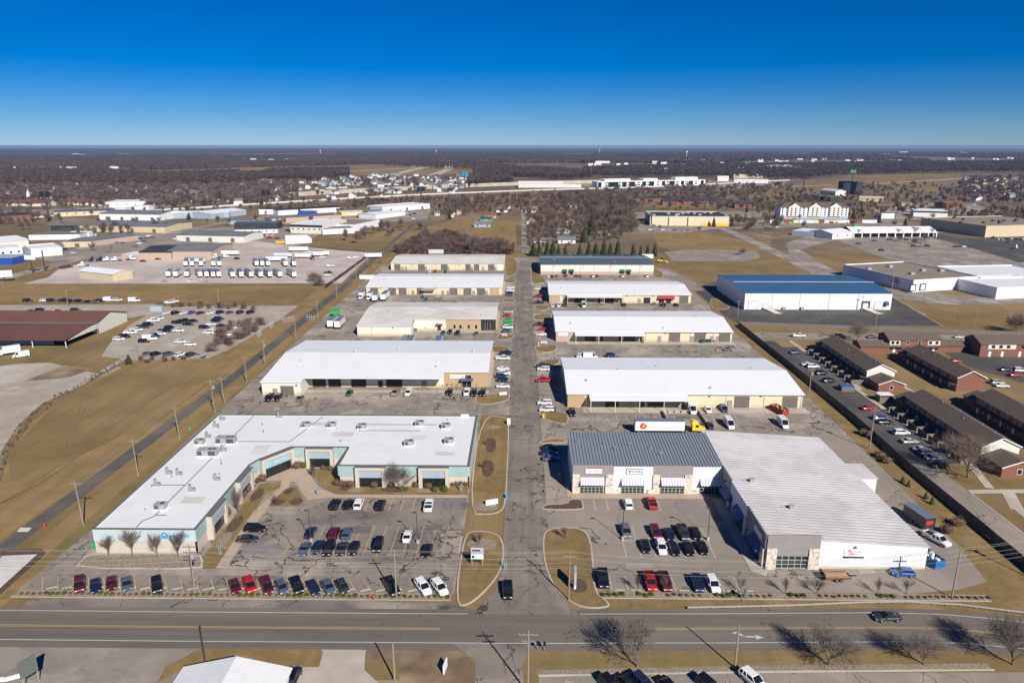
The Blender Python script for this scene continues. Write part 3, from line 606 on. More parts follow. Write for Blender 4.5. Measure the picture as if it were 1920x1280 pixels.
def door(root, x, y, w, h, mt='garage', name='garage_door', z0=.05, ribs=5):
    mb = MB(); mb.box(x-w/2, x+w/2, y-.07, y+.02, z0, z0+h)
    if ribs:
        for k in range(1, ribs): mb.box(x-w/2+.05, x+w/2-.05, y-.095, y-.071, z0+h*k/ribs-.03, z0+h*k/ribs+.03)
    d = mb.build(name, M[mt], root)
    f = MB(); f.box(x-w/2-.14, x-w/2-.002, y-.1, y+.02, 0, z0+h+.14); f.box(x+w/2+.002, x+w/2+.14, y-.1, y+.02, 0, z0+h+.14); f.box(x-w/2, x+w/2, y-.1, y+.02, z0+h+.002, z0+h+.14)
    f.build('door_frame', M['trim_dark'], d)
    return d
def porch(root, xa, xb, y, z, depth, drop, roof='roof_white', end='siding_cream'):
    mb = MB(); mb.loft([[(xa,y-depth,z-drop),(xa,y+.5,z),(xa,y+.5,z+.22),(xa,y-depth,z-drop+.3)], [(xb,y-depth,z-drop),(xb,y+.5,z),(xb,y+.5,z+.22),(xb,y-depth,z-drop+.3)]])
    mb.build('porch_roof', M[roof], root)
    mb = MB()
    n = max(2, int((xb-xa)/7.5))
    for i in range(n+1):
        p = MB(); x = xa+.3+(xb-xa-.6)*i/n; p.box(x-.1, x+.1, y-depth+.2, y-depth+.4, 0, z-drop); p.build('porch_post', M[end], root)
    e = MB(); e.poly([(xb-.1,y-depth*.5,0),(xb-.1,y,0),(xb-.1,y,z-.05),(xb-.1,y-depth*.5,z-drop*.5-.05)]); e.build('porch_end_panel', M[end], root)
def lamps(root, xs, y, z):
    for x in xs:
        mb = MB(); mb.box(x-.22, x+.22, y-.4, y-.002, z-.15, z+.2); mb.build('wall_lamp', M['trim_dark'], root)
def spouts(root, xs, y, z):
    for x in xs:
        mb = MB(); mb.box(x-.07, x+.07, y-.13, y-.012, .0, z); mb.build('downspout', M['trim_gray'], root)
def bld(name, label, cx, cy, cat='building', group=None): return tag(empty(name, (cx, cy, 0)), label, cat, group)
ROOFTOPS = []
# ---- left row
b = bld('warehouse', 'long white-roofed warehouse with projecting bay, deep shaded loading porch and tan brick office front', -50, 250)
gable_shell(b, -88, -11.6, 226.6, 280, 4.6, 4.8, 255, 7.0, front=[(-88,-74.4,227.6,'siding_pale','siding_band'), (-74.4,-27,236.5,'siding_pale','siding_band',230.8), (-27,-11.6,237.2,'brick_tan','brick_tan')], roof='roof_cool')
for x, w in ((-71,4.4), (-65.5,4.2), (-57,5), (-44.5,5.4), (-22.6,5)): door(b, x, 236.5 if x < -27 else 237.2, w, 3.2, 'door_dark', 'loading_door') if x < -27 else None
door(b, -79.4, 227.6, 4.2, 3.2); door(b, -83.6, 227.6, 1.2, 2.2, 'door_gray', 'door', ribs=0); door(b, -49.4, 236.5, 1.4, 2.3, 'door_dark', 'door', ribs=0); door(b, -34, 236.5, 1.4, 2.3, 'door_gray', 'door', ribs=0)
g = fpart('entrance_glass', 'glass', b, Fr(-21,237.2,0), (.3,3.6,-.01,.05,.1,4.2)); fpart('entrance_frame', 'frame_alu', g, Fr(-21,237.2,0), (.2,.32,0,.1,0,4.3), (1.9,2.0,0,.1,0,4.3), (3.6,3.72,0,.1,0,4.3), (.32,3.6,0,.1,2.5,2.62))
fpart('entrance_canopy', 'awning_dark', b, Fr(-21,237.2,0), (-.2,4.2,.0,1.6,2.6,3.3))
sg = fpart('sign_board', 'sign_white', b, Fr(-26,237.2,0), (1.1,6.4,.02,.14,3.2,4.5)); mb = MB(); scribble(mb, Fr(-26,237.2,0), 1.4, 6.1, .145, 3.45, .42, 13, 0, .3, 5); mb.build('lettering', M['sign_pink'], sg)['kind'] = 'stuff'
lamps(b, (-76,-26.4), 227.4, 3.8); spouts(b, (-74.6,), 227.6, 4.4)
b = bld('warehouse', 'cream-roofed warehouse with rust-streaked roof, blank bay and tan brick entrance behind shrubs', -42, 330)
gable_shell(b, -73, -11.6, 305.4, 354, 4.5, 4.8, 334.5, 6.9, front=[(-73,-49,305.9,'siding_pale','siding_band'), (-49,-34.5,316.2,'siding_pale','siding_band'), (-34.5,-18.4,316.2,'brick_tan','brick_tan'), (-18.4,-11.6,316.6,'door_dark','door_dark')], roof='roof_cream')
for a, c in (((-69,318,5.75),(-45,336,7.17)), ((-45,318,5.78),(-30,330,6.75)), ((-44,334.2,7.15),(-24,324,6.27))):
    mb = MB(); d = Vector(c)-Vector(a); n = Vector((-d.y, d.x, 0)).normalized()*.35
    mb.quad(tuple(Vector(a)-n), tuple(Vector(c)-n), tuple(Vector(c)+n), tuple(Vector(a)+n)); mb.build('rust_streak', M['roof_stain'], b)
door(b, -37.6, 316.2, 1.3, 2.3, 'door_dark', 'door', ribs=0); fpart('door_canopy', 'rust', b, Fr(-40,316.2,0), (1,4,.02,1.2,2.6,3.2))
for x in (-30.5, -27.8, -24, -20.6): w_ = fpart('window', 'glass', b, Fr(x,316.2,0), (-.5,.5,-.02,.06,.9,2.7)); fpart('window_frame', 'frame_alu', w_, Fr(x,316.2,0), (-.6,-.502,-.02,.08,.85,2.75), (.502,.6,-.02,.08,.85,2.75), (-.502,.502,-.02,.08,2.7,2.75), (-.502,.502,-.02,.08,.85,.9))
g = fpart('entrance_glass', 'glass', b, Fr(-16,316.6,0), (-.4,1.8,.02,.1,.1,3.6)); fpart('entrance_frame', 'frame_alu', g, Fr(-16,316.6,0), (-.5,-.41,.02,.14,0,3.7), (.65,.75,.11,.16,0,3.7), (1.81,1.9,.02,.14,0,3.7))
lamps(b, (-57,-42.6,-25.6), 305.9, 3.9); spouts(b, (-66.5,), 305.9, 4.4)
b = bld('warehouse', 'white-roofed cream warehouse with eight brown garage doors and small dark door canopy', -50, 417)
gable_shell(b, -88.2, -10.8, 396.6, 437.5, 4.4, 4.8, 418.5, 6.6)
for x in (-83.6,-73.4,-67.4,-57.5,-38.4,-30.5,-22.8): door(b, x, 396.6, 4.2 if x != -57.5 else 3.4, 3.8)
for x in (-61.6,-44.6,-41.6,-27,-19.8): door(b, x, 396.6, 1.2, 2.3, 'door_gray', 'door', ribs=0)
fpart('door_canopy', 'siding_olive', b, Fr(-57,396.6,0), (.4,7.8,.02,2.4,2.9,3.7)); lamps(b, (-80,-70,-49,-34,-25), 396.6, 3.9)
fpart('entrance_wall', 'brick_tan', b, Fr(-18,396.6,0), (.4,5.4,.0,.25,0,4.1)); spouts(b, (-64,-48,-35), 396.6, 4.3)
b = bld('warehouse', 'cream-roofed warehouse beside the brush with six brown doors and a white entrance bay', -50, 499)
gable_shell(b, -88.8, -11.8, 479.6, 519, 4.5, 4.8, 500, 6.2, roof='roof_cream')
for x, w in ((-84.4,4), (-68,4.2), (-52.4,4.2), (-36.2,3.2), (-30.4,3.2), (-20.4,4)): door(b, x, 479.6, w, 3.9)
for x in (-81,-78.6,-65,-49.6,-33.6,-26,-17.8): door(b, x, 479.6, 1.1, 2.2, 'door_gray', 'door', ribs=0)
fpart('entrance_wall', 'trim_white', b, Fr(-16.5,479.6,0), (.4,3.6,.0,.3,0,4.2)); lamps(b, (-74,-58,-42), 479.6, 3.9); spouts(b, (-75,-61,-45), 479.6, 4.4)
# ---- right row
b = bld('warehouse', 'white-roofed cream warehouse behind the strip of shops with shaded porch and two garage doors', 53, 237)
gable_shell(b, 15.2, 91, 217, 256.6, 4.7, 4.9, 234.6, 7.2, front=[(15.2,20.8,217.2,'brick_tan','brick_tan'), (20.8,91,217.6,'siding_cream','siding_band')], roof='roof_cool')
porch(b, 22, 53.6, 217.1, 4.6, 4.4, .7, 'roof_cool'); door(b, 71.5, 217.6, 4.6, 3.8); door(b, 87, 217.6, 4.6, 3.8); door(b, 67.6, 217.6, 1.2, 2.3, 'door_gray', 'door', ribs=0)
for x, w in ((29.6,4.4), (39.4,1.3), (44,5.4)): door(b, x, 217.6, w, 3.0, 'door_dark', 'loading_door')
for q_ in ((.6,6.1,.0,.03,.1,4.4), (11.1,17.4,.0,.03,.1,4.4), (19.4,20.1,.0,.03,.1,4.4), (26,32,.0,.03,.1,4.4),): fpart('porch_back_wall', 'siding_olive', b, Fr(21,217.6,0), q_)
lamps(b, (61,77.5), 217.6, 4.1); spouts(b, (54.2,66.4,78.6,90.6), 217.6, 4.5)
b = bld('warehouse', 'white-roofed cream warehouse with pink brick corner sign, shaded porch and three garage doors', 53, 315)
gable_shell(b, 15.2, 91.2, 297.6, 335.4, 4.5, 4.8, 314.4, 7.0, front=[(15.2,22.2,297.6,'brick_pink','brick_pink'), (22.2,91.2,298,'siding_cream','siding_band')], roof='roof_cool')
porch(b, 23.2, 53, 297.5, 4.4, 4.2, .7, 'roof_cool')
for x in (66.4,77.4,88): door(b, x, 298, 4.6, 3.8)
for x in (60,74,82.6,85): door(b, x, 298, 1.2, 2.3, 'door_gray', 'door', ribs=0)
for x, w in ((30,4.6), (35,1.2), (43,1.2), (47,5)): door(b, x, 298, w, 3.0, 'door_dark', 'loading_door')
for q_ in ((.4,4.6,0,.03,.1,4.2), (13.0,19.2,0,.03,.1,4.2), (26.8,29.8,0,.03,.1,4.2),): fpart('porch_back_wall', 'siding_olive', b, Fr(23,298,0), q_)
sg = fpart('sign_board', 'sign_white', b, Fr(15.2,297.6,0), (.9,5.0,.02,.12,2.6,4.0)); mb = MB(); scribble(mb, Fr(15.2,297.6,0), 1.4, 4.6, .125, 3.0, .5, 7, sd=8); mb.build('lettering', M['sign_blue'], sg)['kind'] = 'stuff'
lamps(b, (62.4,80), 298, 3.9); spouts(b, (54,64,73,83), 298, 4.3)
b = bld('warehouse', 'stained white-roofed warehouse with red awning over its doors and long shaded porch', 53, 395)
gable_shell(b, 15.2, 91.4, 376, 414, 4.5, 4.8, 395, 6.7, front=[(15.2,21,376,'brick_tan','brick_tan'), (21,91.4,376.2,'siding_cream','siding_band')])
porch(b, 24.6, 54.5, 376, 4.4, 4.0, .6); door(b, 87.6, 376.2, 4.4, 4); door(b, 67.8, 376.2, 3.4, 3.0, 'door_dark', 'loading_door'); door(b, 63.6, 376.2, 1.2, 2.3, 'door_gray', 'door', ribs=0)
for x, w in ((31,4.4), (42,1.4), (47.6,5)): door(b, x, 376.2, w, 3.0, 'door_dark', 'loading_door')
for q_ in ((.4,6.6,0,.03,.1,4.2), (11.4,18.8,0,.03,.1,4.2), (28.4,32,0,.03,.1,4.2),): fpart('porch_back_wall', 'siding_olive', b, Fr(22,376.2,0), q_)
mb = MB(); F = Fr(73.5,376.2,0); mb.loft([[F.p(0,0.02,4.1),F.p(0,1.6,3.0),F.p(0,1.6,2.7),F.p(0,.02,2.7)],[F.p(9,0.02,4.1),F.p(9,1.6,3.0),F.p(9,1.6,2.7),F.p(9,.02,2.7)]]); mb.build('awning', M['awning_red'], b)
for x in (75.6,79.4): door(b, x, 376.2, 2.6, 2.5, 'door_dark', 'door', ribs=0)
lamps(b, (57,71,84.4), 376.2, 4.0); spouts(b, (55.4,66,85), 376.2, 4.4)
b = bld('warehouse', 'tall cream warehouse with slate-gray metal roof and two pairs of green awnings', 50, 485)
gable_shell(b, 12.8, 87, 464, 505, 6.7, 6.7, 484, 8.2, band='brick_pink', bandh=2.0, roof='roof_slate2', wall='siding_pale')
for x in (28.6,33,66.4,70.6):
    mb = MB(); F = Fr(x,464,0); mb.loft([[F.p(-1.6,.02,3.5),F.p(-1.6,1.5,2.3),F.p(-1.6,1.5,2.1),F.p(-1.6,.02,2.1)],[F.p(1.6,.02,3.5),F.p(1.6,1.5,2.3),F.p(1.6,1.5,2.1),F.p(1.6,.02,2.1)]]); mb.build('awning', M['awning_green'], b)
    fpart('entrance_glass', 'glass', b, F, (-1.2,1.2,.01,.06,.1,2.0))
lamps(b, (22,41,59,78.6), 464, 5.6); spouts(b, (20.5,31,39,48,58.4,68.6,77.8), 464, 6.5); 
mb = MB(); mb.box(12.6, 87.2, 483.7, 484.3, 8.42, 8.5); mb.build('ridge_cap', M['roof_cool'], b)
def vents(root, xs, ry, rz, ef, yf):
    for i, x in enumerate(xs):
        y = ry + (-9, .0, 6, -14, 2)[i % 5]; z = rz - abs(y-ry)*(rz-ef)/(ry-yf); mb = MB(); mb.tube((x,y,z),(x,y,z+.9),.22,.22,8); mb.tube((x,y,z+.9),(x,y,z+1.1),.34,.2,8); mb.build('roof_vent', M['galv'], root)
for r_, xs, a in ((-50, (-80,-62,-47,-30,-18), (255,7.2,4.6,226.6)), (53, (22,34,48,62,80), None)):
    for b_ in [o for o in scene.objects if o.name.startswith('warehouse') and o.parent is None and abs(o.location.x-r_) < 12]:
        ry, rz, ef, yf = {250: (255,7.2,4.6,226.6), 330: (334.5,7.1,4.5,305.4), 417: (418.5,6.8,4.4,396.6), 499: (500,6.4,4.5,479.6), 237: (234.6,7.4,4.7,217), 315: (314.4,7.2,4.5,297.6), 395: (395,6.9,4.5,376), 485: (484,8.4,6.7,464)}[round(b_.location.y)]
        vents(b_, [x for x in xs if not (round(b_.location.y) == 330 and x < -70)], ry, rz, ef, yf)
# blue warehouse with white walls
b = bld('warehouse', 'big white-walled warehouse with bright blue metal roof on a dark asphalt yard', 152, 388)
gable_shell(b, 115.6, 191, 361.5, 415, 8.6, 8.6, 383, 10.4, wall='siding_white', band='siding_white', roof='roof_blue', over=.15)
mb = MB(); mb.box(115.4, 191.2, 382.6, 383.4, 10.63, 10.72); mb.build('ridge_cap', M['trim_white'], b)
for x, w, h in ((119.8,4.4,4.6), (126.6,3,3), (184.6,4.2,4)): door(b, x, 361.5, w, h, 'siding_white', 'garage_door', ribs=0)
door(b, 178, 361.5, 3, 3.2, 'trim_white', 'loading_door'); fpart('dock_shelter', 'door_dark', b, Fr(176,361.5,0), (.0,.45,.02,.5,.9,4.6), (3.55,4,.02,.5,.9,4.6), (.45,3.55,.02,.5,4.0,4.6))
mb = MB(); F = Fr(188.4,361.5,0); mb.loft([[F.p(-.9,.02,4.6),F.p(-.9,1.3,4.0),F.p(-.9,1.3,2.6),F.p(-.9,.02,2.6)],[F.p(.9,.02,4.6),F.p(.9,1.3,4.0),F.p(.9,1.3,2.6),F.p(.9,.02,2.6)]]); mb.build('awning', M['roof_blue'], b)
spouts(b, (129.8,144,159,174), 361.5, 8.4)
for x in (136,145.4):
    mb = MB(); mb.box(x-.8, x+.8, 360.4, 361.48, .1, 1.5); mb.build('air_conditioner', M['hvac'], b)
for x0 in (126.4,177.2):
    rp = MB(); rp.loft([[(x0-1.7,361.2,0),(x0+1.7,361.2,0),(x0+1.7,361.2,1.2),(x0-1.7,361.2,1.2)], [(x0+2.4,352,0),(x0+5.8,352,0),(x0+5.8,352,.06),(x0+2.4,352,.06)]]); rr_ = rp.build('loading_ramp', M['concrete_white'], b)
    for k in range(6):
        t = k/5; x = x0+2.0+4.0*t; y = 361-8.6*t; pm = MB(); pm.box(x-.06, x+.06, y-.06, y+.06, 0, 2.2-1.1*t); pm.build('railing_post', M['sign_yellow'], rr_)
    rl = MB(); rl.beam((x0+2,361,2.1),(x0+6,352.4,1.05),.08,.08); rl.beam((x0+2,361,1.6),(x0+6,352.4,.6),.08,.08); rl.build('railing', M['sign_yellow'], rr_)

# ---- corner office with flat white roof, teal and blue-gray panels
b = bld('office_building', 'L-shaped flat white-roofed office building with teal panels, beige portals and blue logo', -50, 165)
OUT = [(-88.6,130.5),(-67.3,130.5),(-67.3,161.2),(-66.2,164.4),(-60.4,172.3),(-45.3,172.3),(-45.3,161.3),(-12.8,161.3),(-12.8,195.2),(-89.2,195.2)]
mb = MB(); mb.poly([(*p, 5.35) for p in OUT]); mb.build('roof', M['roof_white'], b)
RUNS = [(0,1,'panel_ice'), (1,2,'panel_teal'), (2,3,'panel_teal'), (3,4,'panel_ice'), (4,5,'panel_teal'), (5,6,'panel_teal'), (6,7,'panel_teal'), (7,8,'panel_ice'), (8,9,'panel_ice'), (9,0,'panel_ice')]
for i, j, pm in RUNS:
    (xa, ya), (xb, yb) = OUT[i], OUT[j]; L_ = math.hypot(xb-xa, yb-ya); F = Fr(xa, ya, math.degrees(math.atan2(yb-ya, xb-xa)))
    fpart('wall', 'block', b, F, (0,L_,-.3,0,0,2.75))
    n = max(1, round(L_/2.6)); pan = MB()
    for k in range(n):
        q = MB(); fbox(q, F, L_*k/n+.02, L_*(k+1)/n-.02, -.25, .12, 2.78, 5.5); q.build('facade_panel', M[pm], b)
    fpart('coping', 'trim_dark', b, F, (-.05,L_+.05,-.3,.18,5.5,5.66))
def portal(F, w, glassm='glass', sign=True, depth=1.3):
    p = fpart('portal', 'block', b, F, (0,.9,.0,depth,0,5.6), (w-.9,w,.0,depth,0,5.6), (.9,w-.9,.0,depth,4.75,5.6))
    fpart('portal_coping', 'trim_dark', p, F, (-.06,w+.06,-.2,depth+.08,5.602,5.72))
    s_ = fpart('sign_panel', 'panel_steel', p, F, (.9,w-.9,.0,depth-.25,2.75,4.748))
    g_ = fpart('storefront_glass', glassm, p, F, (.9,w-.9,.5,.6,.1,2.748)); k = max(3, round((w-1.8)/1.15))
    fpart('storefront_frame', 'frame_alu', g_, F, *[(.9+(w-1.8)*i/k-.07,.9+(w-1.8)*i/k+.07,.6,.7,.1,2.74) for i in range(1, k)], (.9,w-.9,.6,.68,1.3,1.42), (.9,w-.9,.5,.72,0,.098))
    return p, s_
portal(Fr(-67.3,135.6,90), 8.2); portal(Fr(-67.3,151.6,90), 8.2)
Fd = Fr(-66.2,164.4,math.degrees(math.atan2(7.9,5.8))); p_, s_ = portal(Fd, 9.75)
Pg = portal(Fr(-56.4,172.3,0), 7.2); portal(Fr(-40.9,161.3,0), 7.5); portal(Fr(-25.2,161.3,0), 7.5)
# the round emblem with its letter, and the name beside it
def emblem(F, u, v, z, r, parent, disc, letter):
    mb = MB(); n = 28
    ring = [F.p(u+r*math.cos(2*math.pi*i/n), v, z+r*math.sin(2*math.pi*i/n)) for i in range(n)]; ring2 = [F.p(u+r*math.cos(2*math.pi*i/n), v+.08, z+r*math.sin(2*math.pi*i/n)) for i in range(n)]
    mb.loft([ring, ring2]); e = mb.build('logo_disc', M[disc], parent)
    text('logo_letter', 'e', r*2.3, letter, parent, F, u, v+.1, z+r*.12, .03, bold=.05); return e
Fs = Fr(-88.6,130.5,0)
emblem(Fs, 14.9, .13, 4.2, .72, b, 'sign_blue', 'panel_ice'); text('logo_name', 'element', 1.15, 'sign_blue', b, Fs, 18.1, .14, 4.2, bold=.02)
emblem(Fd, 2.0, 1.06, 3.75, .62, b, 'sign_cyan', 'sign_blue'); text('logo_name', 'element', 1.25, 'sign_cyan', b, Fd, 5.6, 1.08, 3.75)
for pts in ([(-80,131.5),(-80,134),(-78.5,136),(-78.5,194.8)], [(-86.5,150.5),(-78.6,150.5)], [(-78.4,176),(-62,176)], [(-62,176),(-58,194)], [(-45,184),(-45.5,188.5),(-24,188.5)], [(-45,184),(-28,184)], [(-76,136.5),(-78.4,136.5)]):
    mb = MB()
    for i in range(len(pts)-1): mb.beam((*pts[i],5.45),(*pts[i+1],5.45),.14,.12)
    mb.build('roof_pipe', M['trim_dark'], b)
_r = random.Random(4)
for x, y, w_, d_ in ((-76,142,5,3),(-70,168,4,6),(-52,180,6,3),(-30,178,4,3),(-22,168,5,2.4),(-82,170,3,5),(-60,188,5,2.2)):
    mb = MB(); mb.quad((x,y,5.356),(x+w_,y,5.356),(x+w_,y+d_,5.356),(x,y+d_,5.356)); mb.build('roof_patch', M['roof_cream'], b)
for k in range(18):
    x, y = _r.choice(((_r.uniform(-86,-69), _r.uniform(133,190)), (_r.uniform(-62,-15), _r.uniform(176,193)))); mb = MB(); mb.tube((x,y,5.35),(x,y,5.35+_r.uniform(.3,.8)),.12,.12,6); mb.build('vent_pipe', M[_r.choice(('galv','trim_dark'))], b)
mb = MB(); mb.box(-17.5, -15.2, 194.7, 195.3, 5.36, 6.1); mb.build('roof_hatch', M['trim_white'], b)
def rooftop(px, py, z, kind, label):
    x, y = G(px, py, z); r_ = empty('rooftop_unit' if kind != 'stack' else 'exhaust_stack', (x, y, z)); m = MB()
    if kind == 'unit':
        q = MB(); q.box(-1.25,1.25,-.95,.95,0,.25); q.build('curb', M['trim_white'], r_, world=False)
        q = MB(); q.box(-1.2,1.2,-.9,.9,.25,1.35); q.build('casing', M['hvac'], r_, world=False)
        q = MB(); q.box(-1.0,-.1,-.93,-.902,.4,1.2); q.build('grille', M['hvac_dark'], r_, world=False)
        q = MB(); q.tube((.45,0,1.352),(.45,0,1.42),.5,.5,12); q.build('fan', M['hvac_dark'], r_, world=False)
    elif kind == 'big':
        q = MB(); q.box(-2.6,2.6,-1.25,1.25,0,.25); q.build('curb', M['trim_white'], r_, world=False)
        q = MB(); q.box(-2.5,2.5,-1.15,1.15,.25,1.8); q.build('casing', M['hvac'], r_, world=False)
        q = MB(); q.box(-2.3,-1.2,-1.18,-1.152,.45,1.6); q.box(.4,2.3,-1.18,-1.152,.45,1.6); q.build('grille', M['hvac_dark'], r_, world=False)
        for k in (.6,1.7): q = MB(); q.tube((k,0,1.802),(k,0,1.88),.45,.45,12); q.build('fan', M['hvac_dark'], r_, world=False)
    else:
        q = MB(); q.tube((0,0,0),(0,0,1.7),.42,.34,10); q.build('pipe', M['metal_galv'], r_, world=False)
        q = MB(); q.tube((.1,0,.4),(.75,0,.4),.32,.32,8); q.box(.5,1.1,-.35,.35,.05,.8); q.build('fan_housing', M['metal_galv'], r_, world=False)
    tag(r_, label, 'roof vent' if kind == 'stack' else 'air conditioner', 'rooftop machinery of the office'); return r_
for i, (px, py, k, d) in enumerate(((391,853,'big','beside the main roof pipe'), (425,830,'big','with a duct stack in front'), (302,953,'unit','at the south end of the wing'), (375,832,'unit','alone near the rear alley edge'), (574,800,'unit','beside a roof pipe joint'), (622,800,'unit','tall and square above the entrance wing'), (679,803,'unit','inside the corner of the pipe run'), (767,834,'unit','above the second portal'), (836,802,'unit','near the east parapet'), (842,830,'unit','upright near the east parapet'), (787,797,'unit','small by the long roof pipe'))):
    rooftop(px, py, 5.37, k, 'gray rooftop air conditioner %s on the flat white roof' % d)
for i, (px, py) in enumerate(((292,910),(314,888),(357,920),(404,900),(417,845),(388,820),(415,787),(403,800),(522,782),(333,890))):
    rooftop(px, py, 5.37, 'stack', 'galvanised exhaust stack with side fan on the flat white office roof')

# ---- strip of shops with slate roof, and the ribbed white hall joined to it
b = bld('shop_building', 'row of shops with slate-blue seamed roof, stone piers and four striped metal awnings', 31, 167)
mb = MB(); Z0, Z1 = 6.95, 8.25
mb.quad((12.7,158.6,0),(12.7,176.4,0),(12.7,176.4,Z1),(12.7,158.6,Z0)); mb.quad((12.7,176.4,0),(49,176.4,0),(49,176.4,Z1),(12.7,176.4,Z1)); mb.quad((12.7,158.6,0),(49,158.6,0),(49,158.6,Z0),(12.7,158.6,Z0)); mb.build('wall', M['siding_white'], b)
n = 46
pm_ = MB(); w = 36.6/n; pm_.loft([[(0,0,0),(0,18.1,Z1-Z0),(0,18.1,Z1-Z0+.12),(0,0,.12)], [(w-.02,0,0),(w-.02,18.1,Z1-Z0),(w-.02,18.1,Z1-Z0+.12),(w-.02,0,.12)]])
pm_.loft([[(w-.1,0,.121),(w-.1,18.1,Z1-Z0+.121),(w-.1,18.1,Z1-Z0+.24),(w-.1,0,.24)], [(w-.02,0,.121),(w-.02,18.1,Z1-Z0+.121),(w-.02,18.1,Z1-Z0+.24),(w-.02,0,.24)]], 1)
me_ = pm_.mesh('roof_panel', [M['roof_slate'], M['seam_slate']])
def rep(name, me, parent, loc):
    o = bpy.data.objects.new(name, me); col.objects.link(o); o.parent = parent; o.location = Vector(loc) - Vector(parent.location); return o
for i in range(n): rep('roof_panel', me_, b, (12.5+w*i, 158.5, Z0))
F = Fr(12.7,158.6,0)
bays = [(0,9.9,'panel_gray',7.35), (9.9,19.5,'siding_white',7.05), (19.5,29.1,'panel_gray',7.35), (29.1,36.2,'siding_white',7.05)]
for i, (u0, u1, pm, zt) in enumerate(bays):
    k = 6
    for j in range(k):
        za, zb = 3.3+(zt-3.3)*j/k, 3.3+(zt-3.3)*(j+1)/k
        fpart('facade_board', pm, b, F, (u0+.01,u1-.01,.0,.3,za+.015,zb-.015))
    fpart('facade_base', 'siding_white' if i % 2 else 'panel_gray', b, F, (u0+.01,u1-.01,.0,.26,.0,3.3))
for u0, u1, zt in ((0,1.7,5.0), (8.0,9.9,5.0), (9.9,11.5,1.0), (18.3,19.5,1.0), (19.5,21.2,5.0), (27.2,29.1,5.0), (29.1,30.6,1.0)):
    q = MB(); fbox(q, F, u0, u1, .3, .62, 0, zt); q.build('stone_pier', M['stone'], b)
aw = MB(); na = 17; ww = 5.7/na
for i in range(na):
    z_ = .06 if i % 2 else 0; aw.quad((ww*i,-.0,1.45+z_),(ww*(i+1),0,1.45+z_),(ww*(i+1),-1.5,.0+z_),(ww*i,-1.5,.0+z_), i % 2)
aw.tri((0,0,1.45),(0,-1.5,0),(0,0,0), 0); aw.tri((5.7,0,1.45),(5.7,-1.5,0),(5.7,0,0), 0)
awm = aw.mesh('awning', [M['awning_white'], M['awning_stripe']]); awb = aw.mesh('awning', [M['awning_blue'], M['awning_blue']])
for u in (1.9,11.9,21.5,31.0):
    a_ = rep('awning', awm, b, F.p(u, .32, 2.75))
    g_ = fpart('storefront_glass', 'glass_green', b, F, (u,u+5.6,.28,.34,.1,2.7)); fpart('storefront_frame', 'frame_alu', g_, F, *[(u+5.6*k/6-.05,u+5.6*k/6+.05,.34,.4,.05,2.7) for k in range(7)], (u,u+5.6,.34,.39,1.5,1.6), (u,u+5.6,.28,.42,0,.098), (u,u+5.6,.34,.39,.7,.76))
sg = fpart('sign_board', 'sign_white', b, F, (3.1,7.1,.31,.42,5.3,6.5)); fpart('sign_border', 'sign_red', sg, F, (3.0,7.2,.3,.38,5.2,5.299), (3.0,7.2,.3,.38,6.501,6.6), (3.0,3.099,.3,.38,5.299,6.501), (7.101,7.2,.3,.38,5.299,6.501)); mb = MB(); scribble(mb, F, 3.7, 6.5, .425, 5.75, .3, 9, sd=3); mb.build('lettering', M['trim_gray'], sg)['kind'] = 'stuff'
sg = fpart('sign_board', 'sign_black', b, F, (12.9,17.0,.31,.42,5.2,6.5)); fpart('sign_face', 'sign_white', sg, F, (13.02,16.88,.421,.45,5.32,6.38)); text('lettering', 'YAMAZEN', .62, 'sign_black', sg, F, 15.35, .46, 5.85)
mb = MB()
for q in ([(13.25,6.2),(13.5,6.2),(13.75,5.9),(13.65,5.75)], [(13.95,6.2),(14.2,6.2),(13.85,5.75),(13.75,5.9)], [(13.62,5.9),(13.84,5.9),(13.8,5.45),(13.66,5.45)]): mb.poly([F.p(a, .46, z) for a, z in q])
mb.build('sign_emblem', M['sign_black'], sg)
for x, y in ((14.8,170.5),(21.5,169.5),(24,166.5),(33,167),(35,163.4),(28,169)):
    mb = MB(); mb.tube((x,y,7.2),(x,y,8.7),.09,.09,8); mb.tube((x,y,8.7),(x,y,8.8),.16,.16,8); mb.build('vent_pipe', M['galv'], b)
b = bld('hall_building', 'large hall with white ribbed metal roof, pale siding and gray corner front with stone piers', 65, 154)
ZA, ZB = 7.1, 5.1; X0, X1, Y0, Y1 = 49.2, 81.2, 126.6, 181.5
mb = MB(); mb.poly([(X0+.01,Y1,0),(X0+.01,Y0,0),(X0+.01,Y0,ZA-.03),(X0+.01,Y1,ZA-.03)]); mb.poly([(X1,Y0,0),(X1,Y1,0),(X1,Y1,ZB-.03),(X1,Y0,ZB-.03)]); mb.poly([(X1,Y1,0),(X0,Y1,0),(X0,Y1,ZA-.03),(X1,Y1,ZB-.03)]); mb.build('wall', M['siding_white'], b)
n = 46; w = (Y1-Y0+.5)/n; pm_ = MB(); dx = X1-X0+.5
pm_.loft([[(0,0,0),(0,w*.55,0),(0,w*.55,.1),(0,0,.1)], [(dx,0,ZB-ZA),(dx,w*.55,ZB-ZA),(dx,w*.55,ZB-ZA+.1),(dx,0,ZB-ZA+.1)]], 0)
pm_.loft([[(0,w*.55,-.08),(0,w-.01,-.08),(0,w-.01,.02),(0,w*.55,.02)], [(dx,w*.55,ZB-ZA-.08),(dx,w-.01,ZB-ZA-.08),(dx,w-.01,ZB-ZA+.02),(dx,w*.55,ZB-ZA+.02)]], 1)
me_ = pm_.mesh('roof_panel', [M['roof_rib'], M['rib_dark']])
for i in range(n): rep('roof_panel', me_, b, (X0-.2, Y0-.25+w*i, ZA))
F = Fr(X0,Y0,0); nb = 24
sd_ = MB(); sd_.box(0,.44,-.0,.12,0,1); 
